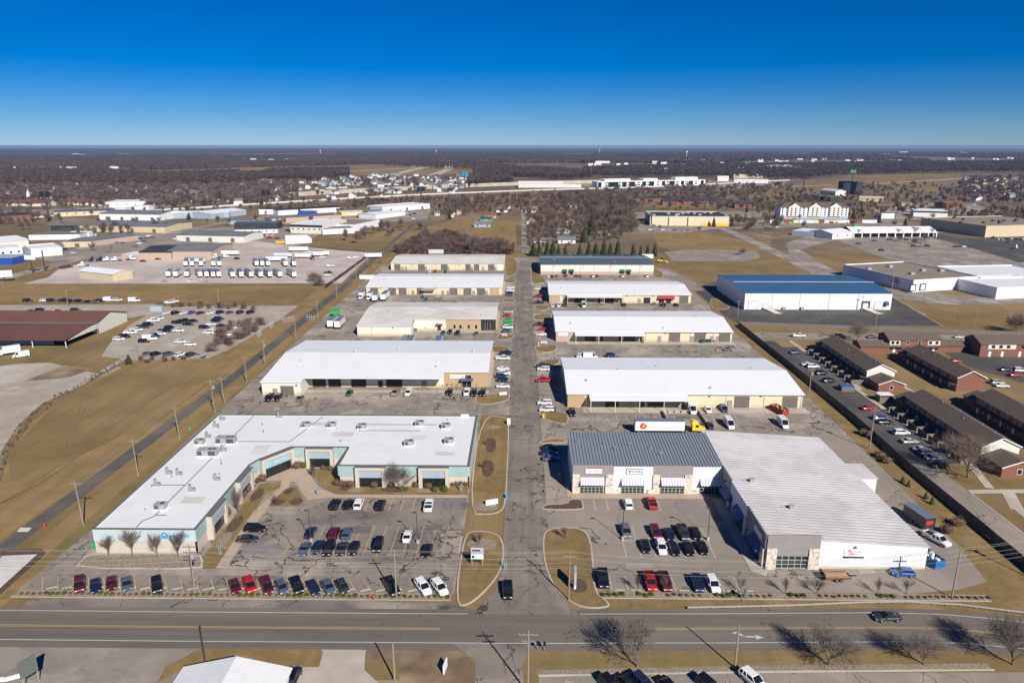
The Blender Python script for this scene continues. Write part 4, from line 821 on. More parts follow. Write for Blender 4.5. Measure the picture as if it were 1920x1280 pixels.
for i in range(44):                       # vertical siding boards of the white front
    u = 10.6+(32-10.6)*i/44; zt = ZA-(ZA-ZB)*(u+.25)/32-.06
    q = MB(); fbox(q, F, u+.012, u+(32-10.6)/44-.012, -.1, .02, .55, zt); q.build('siding_board', M['siding_white'], b)
fpart('base_course', 'block', b, F, (10.6,32,-.1,.05,0,.545))
for j in range(10): fpart('facade_board', 'panel_gray', b, F, (0,10.5,-.1,.35,4.7+j*.29,4.7+j*.29+.27))
for j in range(6): fpart('facade_board', 'panel_gray', b, F, (2.0,8.4,-.1,.25,2.9+j*.3,2.9+j*.3+.28))
for u in ((0,2.0),(8.4,10.5)): fpart('stone_pier', 'stone', b, F, (u[0],u[1],-.1,.5,0,4.69))
g_ = fpart('storefront_glass', 'glass_green', b, F, (2.0,8.4,-.1,.05,.1,2.88)); fpart('storefront_frame', 'frame_alu', g_, F, *[(2+6.4*k/5-.05,2+6.4*k/5+.05,.05,.12,.05,2.88) for k in range(1, 5)], (2,8.4,.05,.1,.95,1.05), (2,8.4,.05,.1,1.9,2.0), (2,8.4,-.1,.14,0,.098))
sg = fpart('sign_board', 'sign_white', b, F, (15.6,19.4,.03,.12,2.9,4.5)); fpart('sign_strip', 'sign_black', sg, F, (15.4,19.5,.03,.14,2.5,2.82)); text('lettering', 'BLI', .7, 'sign_red', sg, F, 16.5, .13, 4.05, .02, .3, bold=.03); text('lettering', 'LW', .7, 'sign_red', sg, F, 16.9, .13, 3.4, .02, .3, bold=.03)
mb = MB(); scribble(mb, F, 17.6, 19.1, .125, 3.7, .25, 8, sd=4); scribble(mb, F, 17.6, 19.1, .125, 3.3, .2, 8, sd=5); mb.build('lettering', M['trim_gray'], sg)['kind'] = 'stuff'
lp = fpart('wall_lamp', 'trim_dark', b, F, (17.3,17.7,.03,.35,4.75,5.1))
# shaded west front: stepped panels and awnings
Fw = Fr(X0,158.4,-90)
for u0, u1, pm, zt in ((0,7.6,'panel_gray',7.45), (7.6,19.6,'siding_white',7.15), (19.6,31.8,'panel_gray',7.45)):
    k = 6
    for j in range(k): fpart('facade_board', pm, b, Fw, (u0+.01,u1-.01,.0,.3,3.2+(zt-3.2)*j/k+.015,3.2+(zt-3.2)*(j+1)/k-.015))
    fpart('facade_base', pm, b, Fw, (u0+.01,u1-.01,0,.26,0,3.2))
for u in (3.4,12.6,24.6):
    o = rep('awning', awb, b, Fw.p(u, .32, 2.75)); o.rotation_euler.z = R(-90)
    g_ = fpart('storefront_glass', 'glass_green', b, Fw, (u,u+5.6,.27,.34,.1,2.7)); fpart('storefront_frame', 'frame_alu', g_, Fw, *[(u+5.6*k/5-.05,u+5.6*k/5+.05,.34,.4,.05,2.7) for k in range(6)])
for u in (6,18.6,30): fpart('stone_pier', 'stone', b, Fw, (u,u+1.6,.3,.6,0,4.2))
fpart('sign_board', 'sign_white', b, Fw, (25,29.6,.31,.42,5.0,6.2))
for x, y in ((53.6,151),(58.4,139)):
    z = ZA-(ZA-ZB)*(x-X0)/32; mb = MB(); mb.box(x-.5, x+.5, y-.4, y+.4, z, z+.9); mb.tube((x-1.6,y,z),(x-1.6,y,z+1.0),.08,.08,6); mb.build('roof_vent', M['hvac'], b)
fpart('annex_wall', 'siding_white', b, Fr(81.3,159.4,0), (0,5.6,-8.4,0,0,3.7)); an = MB()
for i in range(14): q = MB(); q.box(81.25, 87.2, 159.2+.62*i, 159.2+.62*i+.5, 3.7+.0, 3.86); q.build('annex_roof_panel', M['roof_rib'], b)
mb = MB(); mb.tube((87.2,172,0),(87.2,172,2.6),.1,.1,8); mb.build('yellow_post', M['sign_yellow'], b)
# ================================================================ VEHICLES (front = +Y)
def ring8(y, w, zb, zs): return [(w*.88,y,zb),(w,y,zb+.2),(w,y,zs-.16),(w*.9,y,zs),(-w*.9,y,zs),(-w,y,zs-.16),(-w,y,zb+.2),(-w*.88,y,zb)]
SPEC = {  # L, W, H, stations (y, width factor, shoulder z), greenhouse base y0,y1, roof y0,y1, roof width factor, wheel y, wheel r
 'sedan': (4.75,1.84,1.45,[(-2.37,.82,.72),(-2.2,.95,.93),(-1.5,1,.98),(.9,1,.94),(1.75,.97,.82),(2.2,.9,.7),(2.37,.78,.58)],-1.85,1.15,-1.0,.3,.72,(-1.4,1.42),.33),
 'suv': (4.75,1.92,1.74,[(-2.37,.86,.85),(-2.25,.96,1.02),(-1.5,1,1.08),(1.0,1,1.06),(1.8,.97,.98),(2.22,.92,.84),(2.37,.8,.66)],-2.26,1.3,-2.0,.4,.76,(-1.42,1.42),.38),
 'hatchback': (4.3,1.8,1.55,[(-2.15,.84,.8),(-2.05,.95,.96),(-1.4,1,1.0),(.8,1,.98),(1.6,.97,.88),(2.0,.9,.74),(2.15,.78,.6)],-2.0,1.15,-1.6,.35,.73,(-1.3,1.3),.33),
 'pickup': (5.7,2.0,1.9,[(-2.85,.94,1.05),(-2.8,1,1.12),(-.8,1,1.14),(1.3,1,1.14),(2.2,.97,1.08),(2.7,.93,.95),(2.85,.82,.7)],-.75,1.65,-.5,.85,.78,(-1.75,1.85),.41),
 'minivan': (5.1,1.96,1.75,[(-2.55,.86,.85),(-2.45,.97,1.0),(-1.5,1,1.04),(1.2,1,1.0),(2.0,.95,.88),(2.4,.9,.74),(2.55,.78,.6)],-2.45,1.85,-2.15,.55,.76,(-1.5,1.55),.35),
 'van': (5.9,2.05,2.55,[(-2.95,.97,1.15),(-2.9,1,1.2),(-1.5,1,1.22),(1.6,1,1.22),(2.3,.97,1.15),(2.8,.9,.95),(2.95,.8,.7)],-2.93,2.2,-2.9,1.15,.9,(-1.9,1.9),.38)}
def car_parts(kind):
    L, W, H, st, g0, g1, r0, r1, rf, wy, wr = SPEC[kind]; w = W/2; zb = .28 if kind != 'pickup' else .42
    body = MB(); body.loft([ring8(y, w*f, zb, z) for y, f, z in st])
    zs = st[3][2]; wb = w*.9; wt = w*rf; zt = H-.08; e = .014
    if kind == 'pickup':   # open bed: inner floor drawn as a dark recess between the side walls
        body.box(-w*.86, w*.86, -2.72, -.85, 1.142, 1.15, 1)
        for s in (-1, 1): body.box(min(s*w*.86,s*w*.97), max(s*w*.86,s*w*.97), -2.8, -.78, 1.12, 1.36)
        body.box(-w*.97, w*.97, -2.84, -2.74, 1.1, 1.36); body.box(-w*.95, w*.95, -.85, -.76, 1.12, 1.36)
    glass = MB(); lo = [(wb,g0,zs-.03),(wb,g1,zs-.03),(-wb,g1,zs-.03),(-wb,g0,zs-.03)]; hi = [(wt,r0,zt),(wt,r1,zt),(-wt,r1,zt),(-wt,r0,zt)]
    roof = MB(); roof.loft([[(wt+.03,r0-.03,zt-.03),(wt+.03,r1+.03,zt-.03),(-wt-.03,r1+.03,zt-.03),(-wt-.03,r0-.03,zt-.03)], [(wt+.02,r0,zt+.04),(wt+.02,r1,zt+.04),(-wt-.02,r1,zt+.04),(-wt-.02,r0,zt+.04)], [(wt*.8,r0+.12,H),(wt*.8,r1-.15,H),(-wt*.8,r1-.15,H),(-wt*.8,r0+.12,H)]])
    if kind == 'van':      # panel van: painted sides, glass only at the front
        gm = r1-.35; k = .72
        roof.loft([[(wb+e,g0,zs-.02),(wb+e,gm,zs-.02),(-wb-e,gm,zs-.02),(-wb-e,g0,zs-.02)], [(wt+e,r0,zt),(wt+e,gm,zt),(-wt-e,gm,zt),(-wt-e,r0,zt)]])
        lo = [(wb,gm,zs-.03),(wb,g1,zs-.03),(-wb,g1,zs-.03),(-wb,gm,zs-.03)]; hi = [(wt,gm,zt),(wt,r1,zt),(-wt,r1,zt),(-wt,gm,zt)]
        roof.box(-.7*w, .7*w, g0-.03, g0-.005, 1.5, 2.1, 1)
    glass.loft([lo, hi])
    for s in (-1, 1):
        for (ya, yb) in ((lo[0][1], hi[0][1]), (lo[1][1], hi[1][1])) + ((((g0+g1)/2-.1, (r0+r1)/2),) if kind != 'van' else ()) + ((((g0*.75+g1*.25)-.1, r0*.72+r1*.28),) if kind in ('suv', 'minivan') else ()):
            roof.beam((s*(wb+e),ya,zs-.03),(s*(wt+e),yb,zt),.07,.09)
        body.box(min(s*w,s*(w+.17)), max(s*w,s*(w+.17)), g1-.55, g1-.4, zs-.02, zs+.13)
    wheel = MB(); wheel.tube((-.11,0,0),(.11,0,0),wr,wr,14); rim = MB(); rim.tube((.112,0,0),(.125,0,0),wr*.62,wr*.55,10)
    hl = MB(); hl.box(-.2,.2,-.05,.05,-.07,.07); tl = MB(); tl.box(-.14,.14,-.04,.04,-.12,.12)
    yf = st[-2][0]; zf = st[-2][2]-.12; yr = st[0][0]; zr_ = st[1][2]-.2
    return dict(body=body, glass=glass, roof=roof, wheel=wheel, rim=rim, hl=hl, tl=tl, wheels=[(s*(w-.09), y, wr, s) for y in wy for s in (-1, 1)], heads=[(s*w*.62, yf+.1, zf) for s in (-1, 1)], tails=[(s*w*.72, yr+.02, zr_) for s in (-1, 1)])
_CM = {}
def car_meshes(kind):
    if kind in _CM: return _CM[kind]
    p = car_parts(kind); d = {}
    d['body'] = p['body'].mesh(kind+'_body', [M['car_black'], M['under']], smooth=False); d['windows'] = p['glass'].mesh(kind+'_windows', M['car_glass']); d['roof'] = p['roof'].mesh(kind+'_roof', [M['car_black'], M['car_glass']])
    d['wheel'] = p['wheel'].mesh(kind+'_tyre', M['tyre']); d['rim'] = p['rim'].mesh(kind+'_rim', M['rim']); d['hl'] = p['hl'].mesh(kind+'_headlight', M['lamp_clear']); d['tl'] = p['tl'].mesh(kind+'_taillight', M['lamp_red'])
    a = MB(); a.add(p['body']); a.add(p['roof'], moff=2); a.add(p['glass'], moff=4)
    a.m = [{0:0,1:1,2:0,3:2,4:2}[k] for k in a.m]
    for x, y, z, s in p['wheels']:
        t = MB(); t.tube((x-.11,y,z),(x+.11,y,z),z,z,10); t.tube((x+s*.112,y,z),(x+s*.125,y,z),z*.6,z*.55,8,1); a.add(t, moff=3)
    for c in p['heads']: t = MB(); t.box(c[0]-.2,c[0]+.2,c[1]-.05,c[1]+.05,c[2]-.07,c[2]+.07); a.add(t, moff=5)
    for c in p['tails']: t = MB(); t.box(c[0]-.14,c[0]+.14,c[1]-.04,c[1]+.04,c[2]-.12,c[2]+.12); a.add(t, moff=6)
    d['all'] = a.mesh(kind, [M['car_black'], M['under'], M['car_glass'], M['tyre'], M['rim'], M['lamp_clear'], M['lamp_red']])
    d['p'] = p; _CM[kind] = d; return d
def paint(o, color):
    o.material_slots[0].link = 'OBJECT'; o.material_slots[0].material = M['car_' + color]
def sub(name, me, parent, loc=(0,0,0), rz=0.0):
    o = bpy.data.objects.new(name, me); col.objects.link(o); o.parent = parent; o.location = loc; o.rotation_euler.z = rz; return o
CARS = []
def car(x, y, kind, color, heading, z=.07, near=None):
    d = car_meshes(kind); near = (math.hypot(x, y) < 225) if near is None else near
    rz = -R(heading + rnd.uniform(-2.4, 2.4))
    if near:
        r = empty(kind, (x, y, z), rz); p = d['p']
        paint(sub('body', d['body'], r), color); sub('windows', d['windows'], r); paint(sub('roof', d['roof'], r), color)
        for wx, wy, wz, s in p['wheels']:
            t = sub('wheel', d['wheel'], r, (wx, wy, wz), 0 if s > 0 else math.pi); sub('rim', d['rim'], t)
        for c in p['heads']: sub('headlight', d['hl'], r, c)
        for c in p['tails']: sub('taillight', d['tl'], r, c)
    else:
        r = bpy.data.objects.new(kind, d['all']); col.objects.link(r); r.location = (x, y, z); r.rotation_euler.z = rz; paint(r, color)
    return r
def cname(color, kind): return '%s %s' % (color, {'suv': 'SUV', 'pickup': 'pickup truck', 'van': 'cargo van'}.get(kind, kind))
def row(where, heading, items, z=.07, near=None):
    "a parked row, given in order; each label names the neighbours on both sides"
    nm = [cname(c, k) for _, _, k, c in items]; sn = ['%s %s' % (c, {'suv': 'SUV'}.get(k, k)) for _, _, k, c in items]
    for i, (px, py, k, c) in enumerate(items):
        x, y = G(px, py, .75 if k not in ('van',) else 1.1)
        o = car(x, y, k, c, heading, z, near)
        if len(items) == 1: l = '%s %s' % (nm[i], where)
        elif i == 0: l = 'end %s beside %s, %s' % (sn[i], sn[1], where)
        elif i == len(items)-1: l = 'end %s after %s, %s' % (sn[i], sn[i-1], where)
        else: l = '%s between %s and %s, %s' % (sn[i], sn[i-1], sn[i+1], where)
        tag(o, l, 'van' if k in ('van', 'minivan') else 'truck' if k == 'pickup' else 'car', 'cars ' + where)
S, U, P, V, HB, MV = 'sedan', 'suv', 'pickup', 'van', 'hatchback', 'minivan'
row('in angled roadside stalls', 150, [(149,1095,U,'maroon'),(179,1096,S,'navy'),(209,1091,S,'maroon'),(238,1092,S,'slate blue'),(294,1096,U,'black'),(440,1097,S,'maroon'),(468,1096,U,'red'),(500,1097,MV,'maroon'),(528,1099,HB,'slate blue'),(557,1097,U,'black'),(587,1099,S,'navy'),(615,1098,S,'slate blue'),(642,1098,HB,'charcoal'),(734,1099,P,'black'),(793,1099,U,'white'),(824,1100,U,'white')])
row('amid the office lot', 180, [(571,1028,S,'slate blue'),(596,1024,S,'navy'),(617,1028,U,'black'),(641,1027,S,'charcoal'),(664,1027,HB,'black'),(709,1021,U,'black'),(801,1031,S,'black')])
row('inner line of office lot', 0, [(583,996,S,'navy'),(627,998,U,'maroon'),(651,998,U,'slate blue'),(764,1003,S,'white')])
row('by blue hatched office bays', 90, [(478,990,U,'black'),(464,1009,S,'charcoal')])
row('nosed to the office footpath', 0, [(629,944,U,'black'),(653,943,S,'black'),(673,943,U,'white'),(714,945,U,'black'),(804,946,P,'white')])
row('driving out of the park street', 180, [(952,1106,U,'black')])
row('in front of the striped shop awnings', 0, [(1177,943,U,'white'),(1222,942,P,'red')])
row('upper line of shop lot', 180, [(1174,995,U,'gray'),(1229,997,U,'maroon'),(1255,1000,S,'navy'),(1281,998,P,'charcoal'),(1304,998,S,'black')])
row('lower line of shop lot', 180, [(1210,1022,S,'black'),(1240,1025,U,'white'),(1264,1027,S,'black'),(1291,1027,S,'black'),(1317,1025,S,'black')])
row('along the shop-lot shrub bed', 180, [(1131,1084,P,'black'),(1219,1089,P,'red'),(1247,1090,P,'maroon'),(1308,1093,U,'navy'),(1337,1094,U,'white')])
row('shaded beside the shops', 90, [(1031,838,S,'black'),(1029,848,S,'navy'),(1033,858,S,'slate blue')])
row('parked by the white ribbed hall', -85, [(1693,1072,HB,'blue')]); row('driving along the main road', 270, [(1664,1155,S,'charcoal')])
row('in lot south of road', 150, [(1145,1285,U,'black'),(1176,1281,S,'black'),(1206,1281,U,'navy'),(1255,1286,S,'black'),(1330,1285,U,'black'),(1412,1273,U,'white')])
row('beside the white-roofed shed', 0, [(549,1268,U,'black')])
row('before the porch warehouse', 180, [(505,745,P,'black'),(521,745,U,'black'),(562,746,S,'gray'),(655,736,S,'dark green'),(843,735,U,'black'),(875,735,U,'white'),(889,736,U,'black'),(905,736,U,'black')])
row('beside the brick-fronted warehouse', 90, [(950,662,P,'navy'),(943,671,P,'white'),(943,690,S,'white'),(945,699,U,'white'),(941,705,U,'charcoal'),(944,712,U,'navy'),(943,723,S,'white')])
row('beside the cream-roofed warehouse', 90, [(953,584,S,'silver'),(952,591,S,'red'),(954,600,HB,'green'),(953,606,HB,'green'),(952,613,U,'white'),(951,620,U,'slate blue')])
row('before cream-roofed warehouse', 180, [(831,623,S,'dark green'),(844,622,U,'charcoal'),(858,624,U,'black'),(893,625,S,'gray')])
row('beside the eight-door warehouse', 90, [(957,539,U,'white'),(957,544,S,'white'),(956,549,S,'navy'),(956,553,S,'slate blue')]); row('parked alone at the eight-door warehouse', 180, [(799,561,HB,'blue')])
row('before warehouse by brush', 180, [(806,509,S,'white'),(816,508,S,'red'),(835,509,S,'charcoal')])
row('beside warehouse behind shops', 270, [(1018,686,P,'charcoal'),(1019,691,U,'white'),(1020,712,P,'red'),(1021,754,U,'white'),(1025,767,U,'white')])
row('at the corner of the porch warehouse behind the shops', 180, [(1073,773,U,'black')])
row('by garages behind shops', 180, [(1297,766,V,'white'),(1327,767,S,'white'),(1357,766,U,'navy')])
row('alley stalls behind shops', 180, [(1313,797,S,'gray'),(1331,797,S,'charcoal'),(1367,793,V,'white'),(1468,792,V,'white')])
row('in the back alley', 90, [(1092,667,U,'white'),(1107,667,V,'white'),(1147,666,U,'navy')])
row('by the pink brick corner', 270, [(1012,608,P,'maroon'),(1017,617,S,'red'),(1015,626,S,'white')])
row('beside the red-awning warehouse', 270, [(1008,541,U,'white'),(1010,555,P,'red'),(1010,567,P,'charcoal')])
row('before red-awning warehouse', 180, [(1036,572,S,'white'),(1047,572,U,'white'),(1060,571,P,'charcoal'),(1094,571,V,'white'),(1170,571,S,'charcoal'),(1244,571,U,'black'),(1268,571,S,'black')])
row('before green-awning warehouse', 180, [(1028,518,S,'white'),(1035,518,S,'maroon'),(1044,517,S,'gray'),(1061,517,U,'red'),(1080,517,S,'charcoal'),(1088,517,S,'red'),(1112,517,U,'white'),(1119,517,S,'maroon'),(1167,517,U,'white'),(1213,517,U,'white')])
row('in the apartment bays', 85, [(1492,660,S,'navy'),(1514,682,S,'white'),(1524,686,U,'white'),(1541,699,U,'black'),(1555,713,U,'black'),(1629,764,S,'red'),(1652,783,U,'slate blue'),(1660,790,S,'black'),(1690,810,U,'white'),(1706,826,S,'silver'),(1728,841,S,'silver'),(1738,848,U,'gray'),(1750,857,S,'silver'),(1762,871,S,'black')])
row('on the apartment street', 90, [(1498,629,P,'white'),(1576,630,U,'navy'),(1636,631,S,'black'),(1799,631,S,'silver')])
row('in dark apartment lot', 90, [(1887,692,S,'charcoal'),(1912,693,U,'white'),(1905,702,S,'red'),(1870,716,U,'silver'),(1879,722,S,'white'),(1790,676,S,'red')])
row('at gravel yard edge', 75, [(52,563,U,'black'),(84,563,U,'white'),(96,563,U,'black'),(120,563,P,'black'),(131,564,U,'black'),(148,564,U,'black'),(165,565,S,'black'),(178,565,S,'slate blue'),(187,564,U,'black'),(205,561,V,'white'),(221,562,U,'white'),(252,562,V,'white')])
row('behind the brown-roofed barn', 80, [(58,583,S,'black'),(76,581,U,'black'),(93,582,S,'white'),(108,583,S,'red'),(122,584,S,'white'),(141,581,U,'charcoal')])
row('back line of dirt lot', 20, [(313,586,S,'white'),(329,586,U,'black'),(345,586,S,'white'),(360,585,S,'blue'),(376,586,S,'maroon'),(395,586,S,'white'),(413,585,U,'black'),(431,585,S,'slate blue'),(451,585,U,'maroon'),(470,585,U,'black')])
row('west column of dirt lot', 85, [(296,597,P,'white'),(288,601,P,'white'),(277,608,U,'black'),(268,612,P,'charcoal'),(256,618,P,'white'),(245,623,P,'white'),(234,630,U,'black'),(223,635,U,'white')])
row('middle column of dirt lot', 85, [(318,614,U,'black'),(308,620,P,'black'),(301,625,U,'white'),(290,629,U,'black'),(281,633,V,'white'),(270,639,U,'black')])
row('east column of dirt lot', 85, [(410,597,U,'navy'),(405,601,U,'black'),(395,607,S,'white'),(415,610,S,'black'),(383,613,U,'black'),(402,617,S,'white'),(391,623,U,'white')])
row('open part of dirt lot', 85, [(346,601,P,'black'),(334,604,P,'black'),(362,601,S,'black'),(353,607,S,'black'),(335,619,U,'white'),(338,640,U,'white'),(357,645,U,'white')])
row('front line of dirt lot', 20, [(276,662,S,'gray'),(292,663,U,'black'),(316,663,U,'slate blue'),(338,664,U,'white'),(358,664,U,'charcoal'),(377,665,S,'silver')])
row('by dirt lot hedge', 85, [(457,609,S,'white'),(450,614,S,'white'),(432,626,U,'white'),(421,634,S,'slate blue')]); row('atop the dirt car lot', 75, [(317,567,P,'white'),(325,565,P,'white')])
row('at white plaza storefronts', 90, [(1610,456,S,'black'),(1640,451,S,'charcoal'),(1669,449,U,'charcoal'),(1700,449,U,'charcoal'),(1717,449,S,'maroon'),(1724,454,S,'gray')])
row('in the open plaza lot', 90, [(1714,461,U,'black'),(1726,461,S,'gray'),(1739,461,U,'black'),(1653,469,U,'black'),(1793,462,S,'black'),(1800,462,S,'charcoal'),(1808,462,S,'white'),(1816,462,S,'black')])
row('before the big store', 20, [(1862,445,U,'black'),(1872,448,S,'white'),(1880,449,S,'silver'),(1888,447,S,'black'),(1896,447,S,'white'),(1904,448,S,'black'),(1912,448,S,'maroon'),(1918,448,S,'white'),(1889,453,S,'charcoal')])
row('along truck yard chain fence', 90, [(308,527,S,'silver'),(357,527,S,'white'),(386,527,S,'silver')]); row('by truck yard black fence', 80, [(620,498,P,'white'),(658,483,P,'white'),(668,481,S,'white'),(616,511,P,'dark green'),(614,515,S,'white'),(604,482,S,'white')])
row('by the workshop street', 60, [(128,500,P,'maroon'),(118,502,U,'maroon'),(124,467,U,'black'),(137,466,U,'gray'),(137,474,S,'silver'),(270,452,U,'blue'),(262,456,S,'white'),(253,460,S,'maroon'),(285,445,S,'slate blue'),(278,442,S,'white'),(330,448,U,'white'),(336,452,S,'silver')])
row('outside the peach workshop', 90, [(268,489,S,'maroon'),(297,485,S,'charcoal'),(444,484,S,'black'),(460,450,P,'red'),(505,446,P,'red'),(520,447,P,'red'),(478,441,S,'white'),(470,444,S,'slate blue'),(540,432,U,'black')])
row('by white flat-roofed depot', 60, [(762,400,S,'white'),(770,403,S,'black'),(778,401,U,'black'),(775,410,S,'white'),(750,395,P,'charcoal')])
row('by the small gray house', 90, [(1004,454,S,'white'),(1010,455,U,'maroon'),(1016,454,P,'white'),(1018,458,S,'silver')]); row('among the bare trees', 90, [(1015,412,S,'white'),(1084,406,S,'white'),(1098,406,U,'white')])
_r = random.Random(77)
def lot(where, pts, heading):
    for px0, px1, py, n in pts:
        row(where, heading, [(px0+(px1-px0)*i/max(1, n-1), py+_r.uniform(-.4,.4), _r.choice((S,U,S,HB)), _r.choice(('white','silver','black','charcoal','gray','red','white','navy'))) for i in range(n) if _r.random() < .85])
lot('at the car dealer', [(1755,1830,413,13), (1790,1850,417,9)], 20); lot('by the ramp restaurants', [(1690,1760,394,7), (1812,1860,396,6)], 80); lot('in the campus lot', [(1050,1112,346,11), (1052,1110,348.5,10), (1335,1400,345,8)], 10)
lot('behind the hotel', [(1430,1455,405,4), (1560,1600,417,5)], 60); lot('by the black-walled building', [(450,520,441,9)], 10); lot('beside the pale long workshop', [(465,480,444,4), (440,462,434,4)], 60); lot('before the dark canopy warehouse', [(195,275,447,9), (180,230,455,6)], 60); lot('at the yellow store', [(1195,1290,431,5)], 80); lot('on the boulevard', [(1400,1680,426,6)], 90); lot('on the ramp road', [(1680,1900,383,7)], 110)
# ---- commercial vehicles
def pv(parent, name, mt, *boxes):
    mb = MB()
    for q in boxes: mb.box(*q)
    return mb.build(name, M[mt] if isinstance(mt, str) else mt, parent, world=False)
def wheels(parent, ys, w, r=.5, dual=True):
    me = MB(); me.tube((-.16,0,0),(.16,0,0),r,r,12); me.tube((.162,0,0),(.18,0,0),r*.55,r*.5,8,1); me = me.mesh('truck_wheel', [M['tyre'], M['rim']])
    for y in ys:
        for s in (-1, 1): sub('wheel', me, parent, (s*(w-.17), y, r), 0 if s > 0 else math.pi)
def trailer(x, y, heading, label, L=14.6, roof='trailer_roof', side='trailer_white', group=None, z=.07):
    r = empty('semi_trailer', (x, y, z), -R(heading + rnd.uniform(-3, 3))); L *= rnd.uniform(.88, 1.04); h = L/2
    if side == 'trailer_white': side = rnd.choice(('trailer_white','trailer_white','siding_pale','hvac_pale'))
    if roof == 'trailer_roof': roof = rnd.choice(('trailer_roof','trailer_roof','trailer_roof2'))
    pv(r, 'box', side, (-1.28,1.28,-h,h,1.15,4.0)); pv(r, 'roof', roof, (-1.29,1.29,-h-.01,h+.01,4.0,4.08)); pv(r, 'chassis', 'under', (-.5,.5,-h+.3,h-.6,.85,1.148))
    pv(r, 'rear_doors', 'trim_white', (-1.2,-.03,-h-.05,-h-.002,1.25,3.9), (.03,1.2,-h-.05,-h-.002,1.25,3.9)); pv(r, 'landing_gear', 'under', (-.8,-.65,h-3.2,h-3.05,0,1.148), (.65,.8,h-3.2,h-3.05,0,1.148)); wheels(r, (-h+1.2,-h+2.4), 1.25)
    return tag(r, label, 'trailer', group)
def tractor(x, y, heading, color, label, group=None, z=.07):
    r = empty('semi_tractor', (x, y, z), -R(heading)); c = 'car_' + color
    mb = MB(); mb.box(-1.2,1.2,-.6,1.4,.9,2.9); mb.loft([[(-1.15,-.6,2.9),(1.15,-.6,2.9),(1.15,1.3,2.9),(-1.15,1.3,2.9)],[(-1.0,-.6,3.7),(1.0,-.6,3.7),(.9,.2,3.6),(-.9,.2,3.6)]]); mb.loft([[(-.95,1.4,.7),(.95,1.4,.7),(.95,1.4,2.05),(-.95,1.4,2.05)],[(-.8,3.2,.7),(.8,3.2,.7),(.8,3.2,1.6),(-.8,3.2,1.6)]]); mb.build('cab', M[c], r, world=False)
    mb = MB(); mb.quad((-1.05,1.41,2.1),(1.05,1.41,2.1),(1.0,1.41,2.8),(-1.0,1.41,2.8)); 
    for s in (-1, 1): mb.quad((s*1.21,.3,1.9),(s*1.21,1.2,1.9),(s*1.21,1.2,2.7),(s*1.21,.3,2.7))
    mb.build('windows', M['car_glass'], r, world=False); pv(r, 'chassis', 'under', (-.45,.45,-3.6,-.602,.6,1.0)); pv(r, 'bumper', 'galv', (-1.1,1.1,3.2,3.35,.45,.8)); pv(r, 'fuel_tank', 'galv', (-1.2,-.7,-1.6,-.62,.45,1.0)); wheels(r, (2.2,-2.2,-3.3), 1.2)
    return tag(r, label, 'truck', group)
def box_truck(x, y, heading, color, label, L=6, roof='trailer_roof', side='trailer_white', z=.07):
    r = empty('box_truck', (x, y, z), -R(heading)); h = L/2
    pv(r, 'box', side, (-1.2,1.2,-h-1,h-1,1.0,3.5)); pv(r, 'roof', roof, (-1.21,1.21,-h-1.01,h-.99,3.5,3.57))
    mb = MB(); mb.loft([[(-1.05,h-.9,.6),(1.05,h-.9,.6),(1.05,h-.9,2.4),(-1.05,h-.9,2.4)],[(-1.05,h+.4,.6),(1.05,h+.4,.6),(1.0,h+.2,2.35),(-1.0,h+.2,2.35)]]); mb.box(-.95,.95,h+.38,h+1.4,.55,1.4); mb.build('cab', M['car_'+color], r, world=False)
    mb = MB(); mb.quad((-.95,h+.42,1.45),(.95,h+.42,1.45),(.92,h+.25,2.25),(-.92,h+.25,2.25)); mb.build('windshield', M['car_glass'], r, world=False); pv(r, 'chassis', 'under', (-.45,.45,-h-.9,h-.5,.55,.998)); wheels(r, (-h+.6,h+.6), 1.15, .42)
    return tag(r, label, 'truck')
x, y = G(1236,797,2.4); t = trailer(x, y, 90, 'white semi trailer with red round emblem parked behind the slate-roofed shops')
F = Fr(0,0,90); mb = MB(); n = 24      # emblem on the trailer's south side (local +x is south when heading east)
mb.loft([[(1.285,-4.9+.95*math.cos(2*math.pi*i/n),2.6+.95*math.sin(2*math.pi*i/n)) for i in range(n)], [(1.31,-4.9+.95*math.cos(2*math.pi*i/n),2.6+.95*math.sin(2*math.pi*i/n)) for i in range(n)]]); e = mb.build('emblem', M['sign_red'], t, world=False)
cu = bpy.data.curves.new('e', 'FONT'); cu.body = 'E'; cu.size = 1.5; cu.extrude = .02; cu.align_x = 'CENTER'; cu.align_y = 'CENTER'; cu.shear = .25; cu.offset = .05; tmp = bpy.data.objects.new('e', cu); col.objects.link(tmp)
me = bpy.data.meshes.new_from_object(tmp.evaluated_get(bpy.context.evaluated_depsgraph_get())); bpy.data.objects.remove(tmp); me.materials.clear(); me.materials.append(M['sign_yellow'])
o = sub('emblem_letter', me, t, (1.33,-4.9,2.6)); o.rotation_euler = (R(90), 0, R(90))
pv(t, 'yellow_stripe', 'sign_yellow', (1.282,1.3,4.6,6.6,3.5,3.62))
x, y = G(1301,801,1.5); tractor(x, y, 95, 'yellow', 'yellow semi tractor coupled to the white trailer behind the shops')
GT = 'parked semi trailers in the gravel truck yard'
_fl = ((318,0),(333,0),(352,0),(372,1),(385,1),(396,2),(407,1),(434,1),(450,1),(466,1),(485,1),(502,1),(520,1),(546,1)); _or = ('first','second','third','fourth','fifth','sixth','seventh','eighth')
for i, (px, n) in enumerate(_fl):
    x, y = G(px, 511, 2.5); trailer(x, y, -30 if n else -14, 'gray semi trailer among white ones in the front line of the truck yard' if n == 2 else 'white semi trailer in the truck yard front line, %s %s of the gray one' % (_or[abs(i-5)-1], 'east' if i > 5 else 'west'), 16 if n else 11, group=GT, side='trailer_white' if n != 2 else 'hvac')
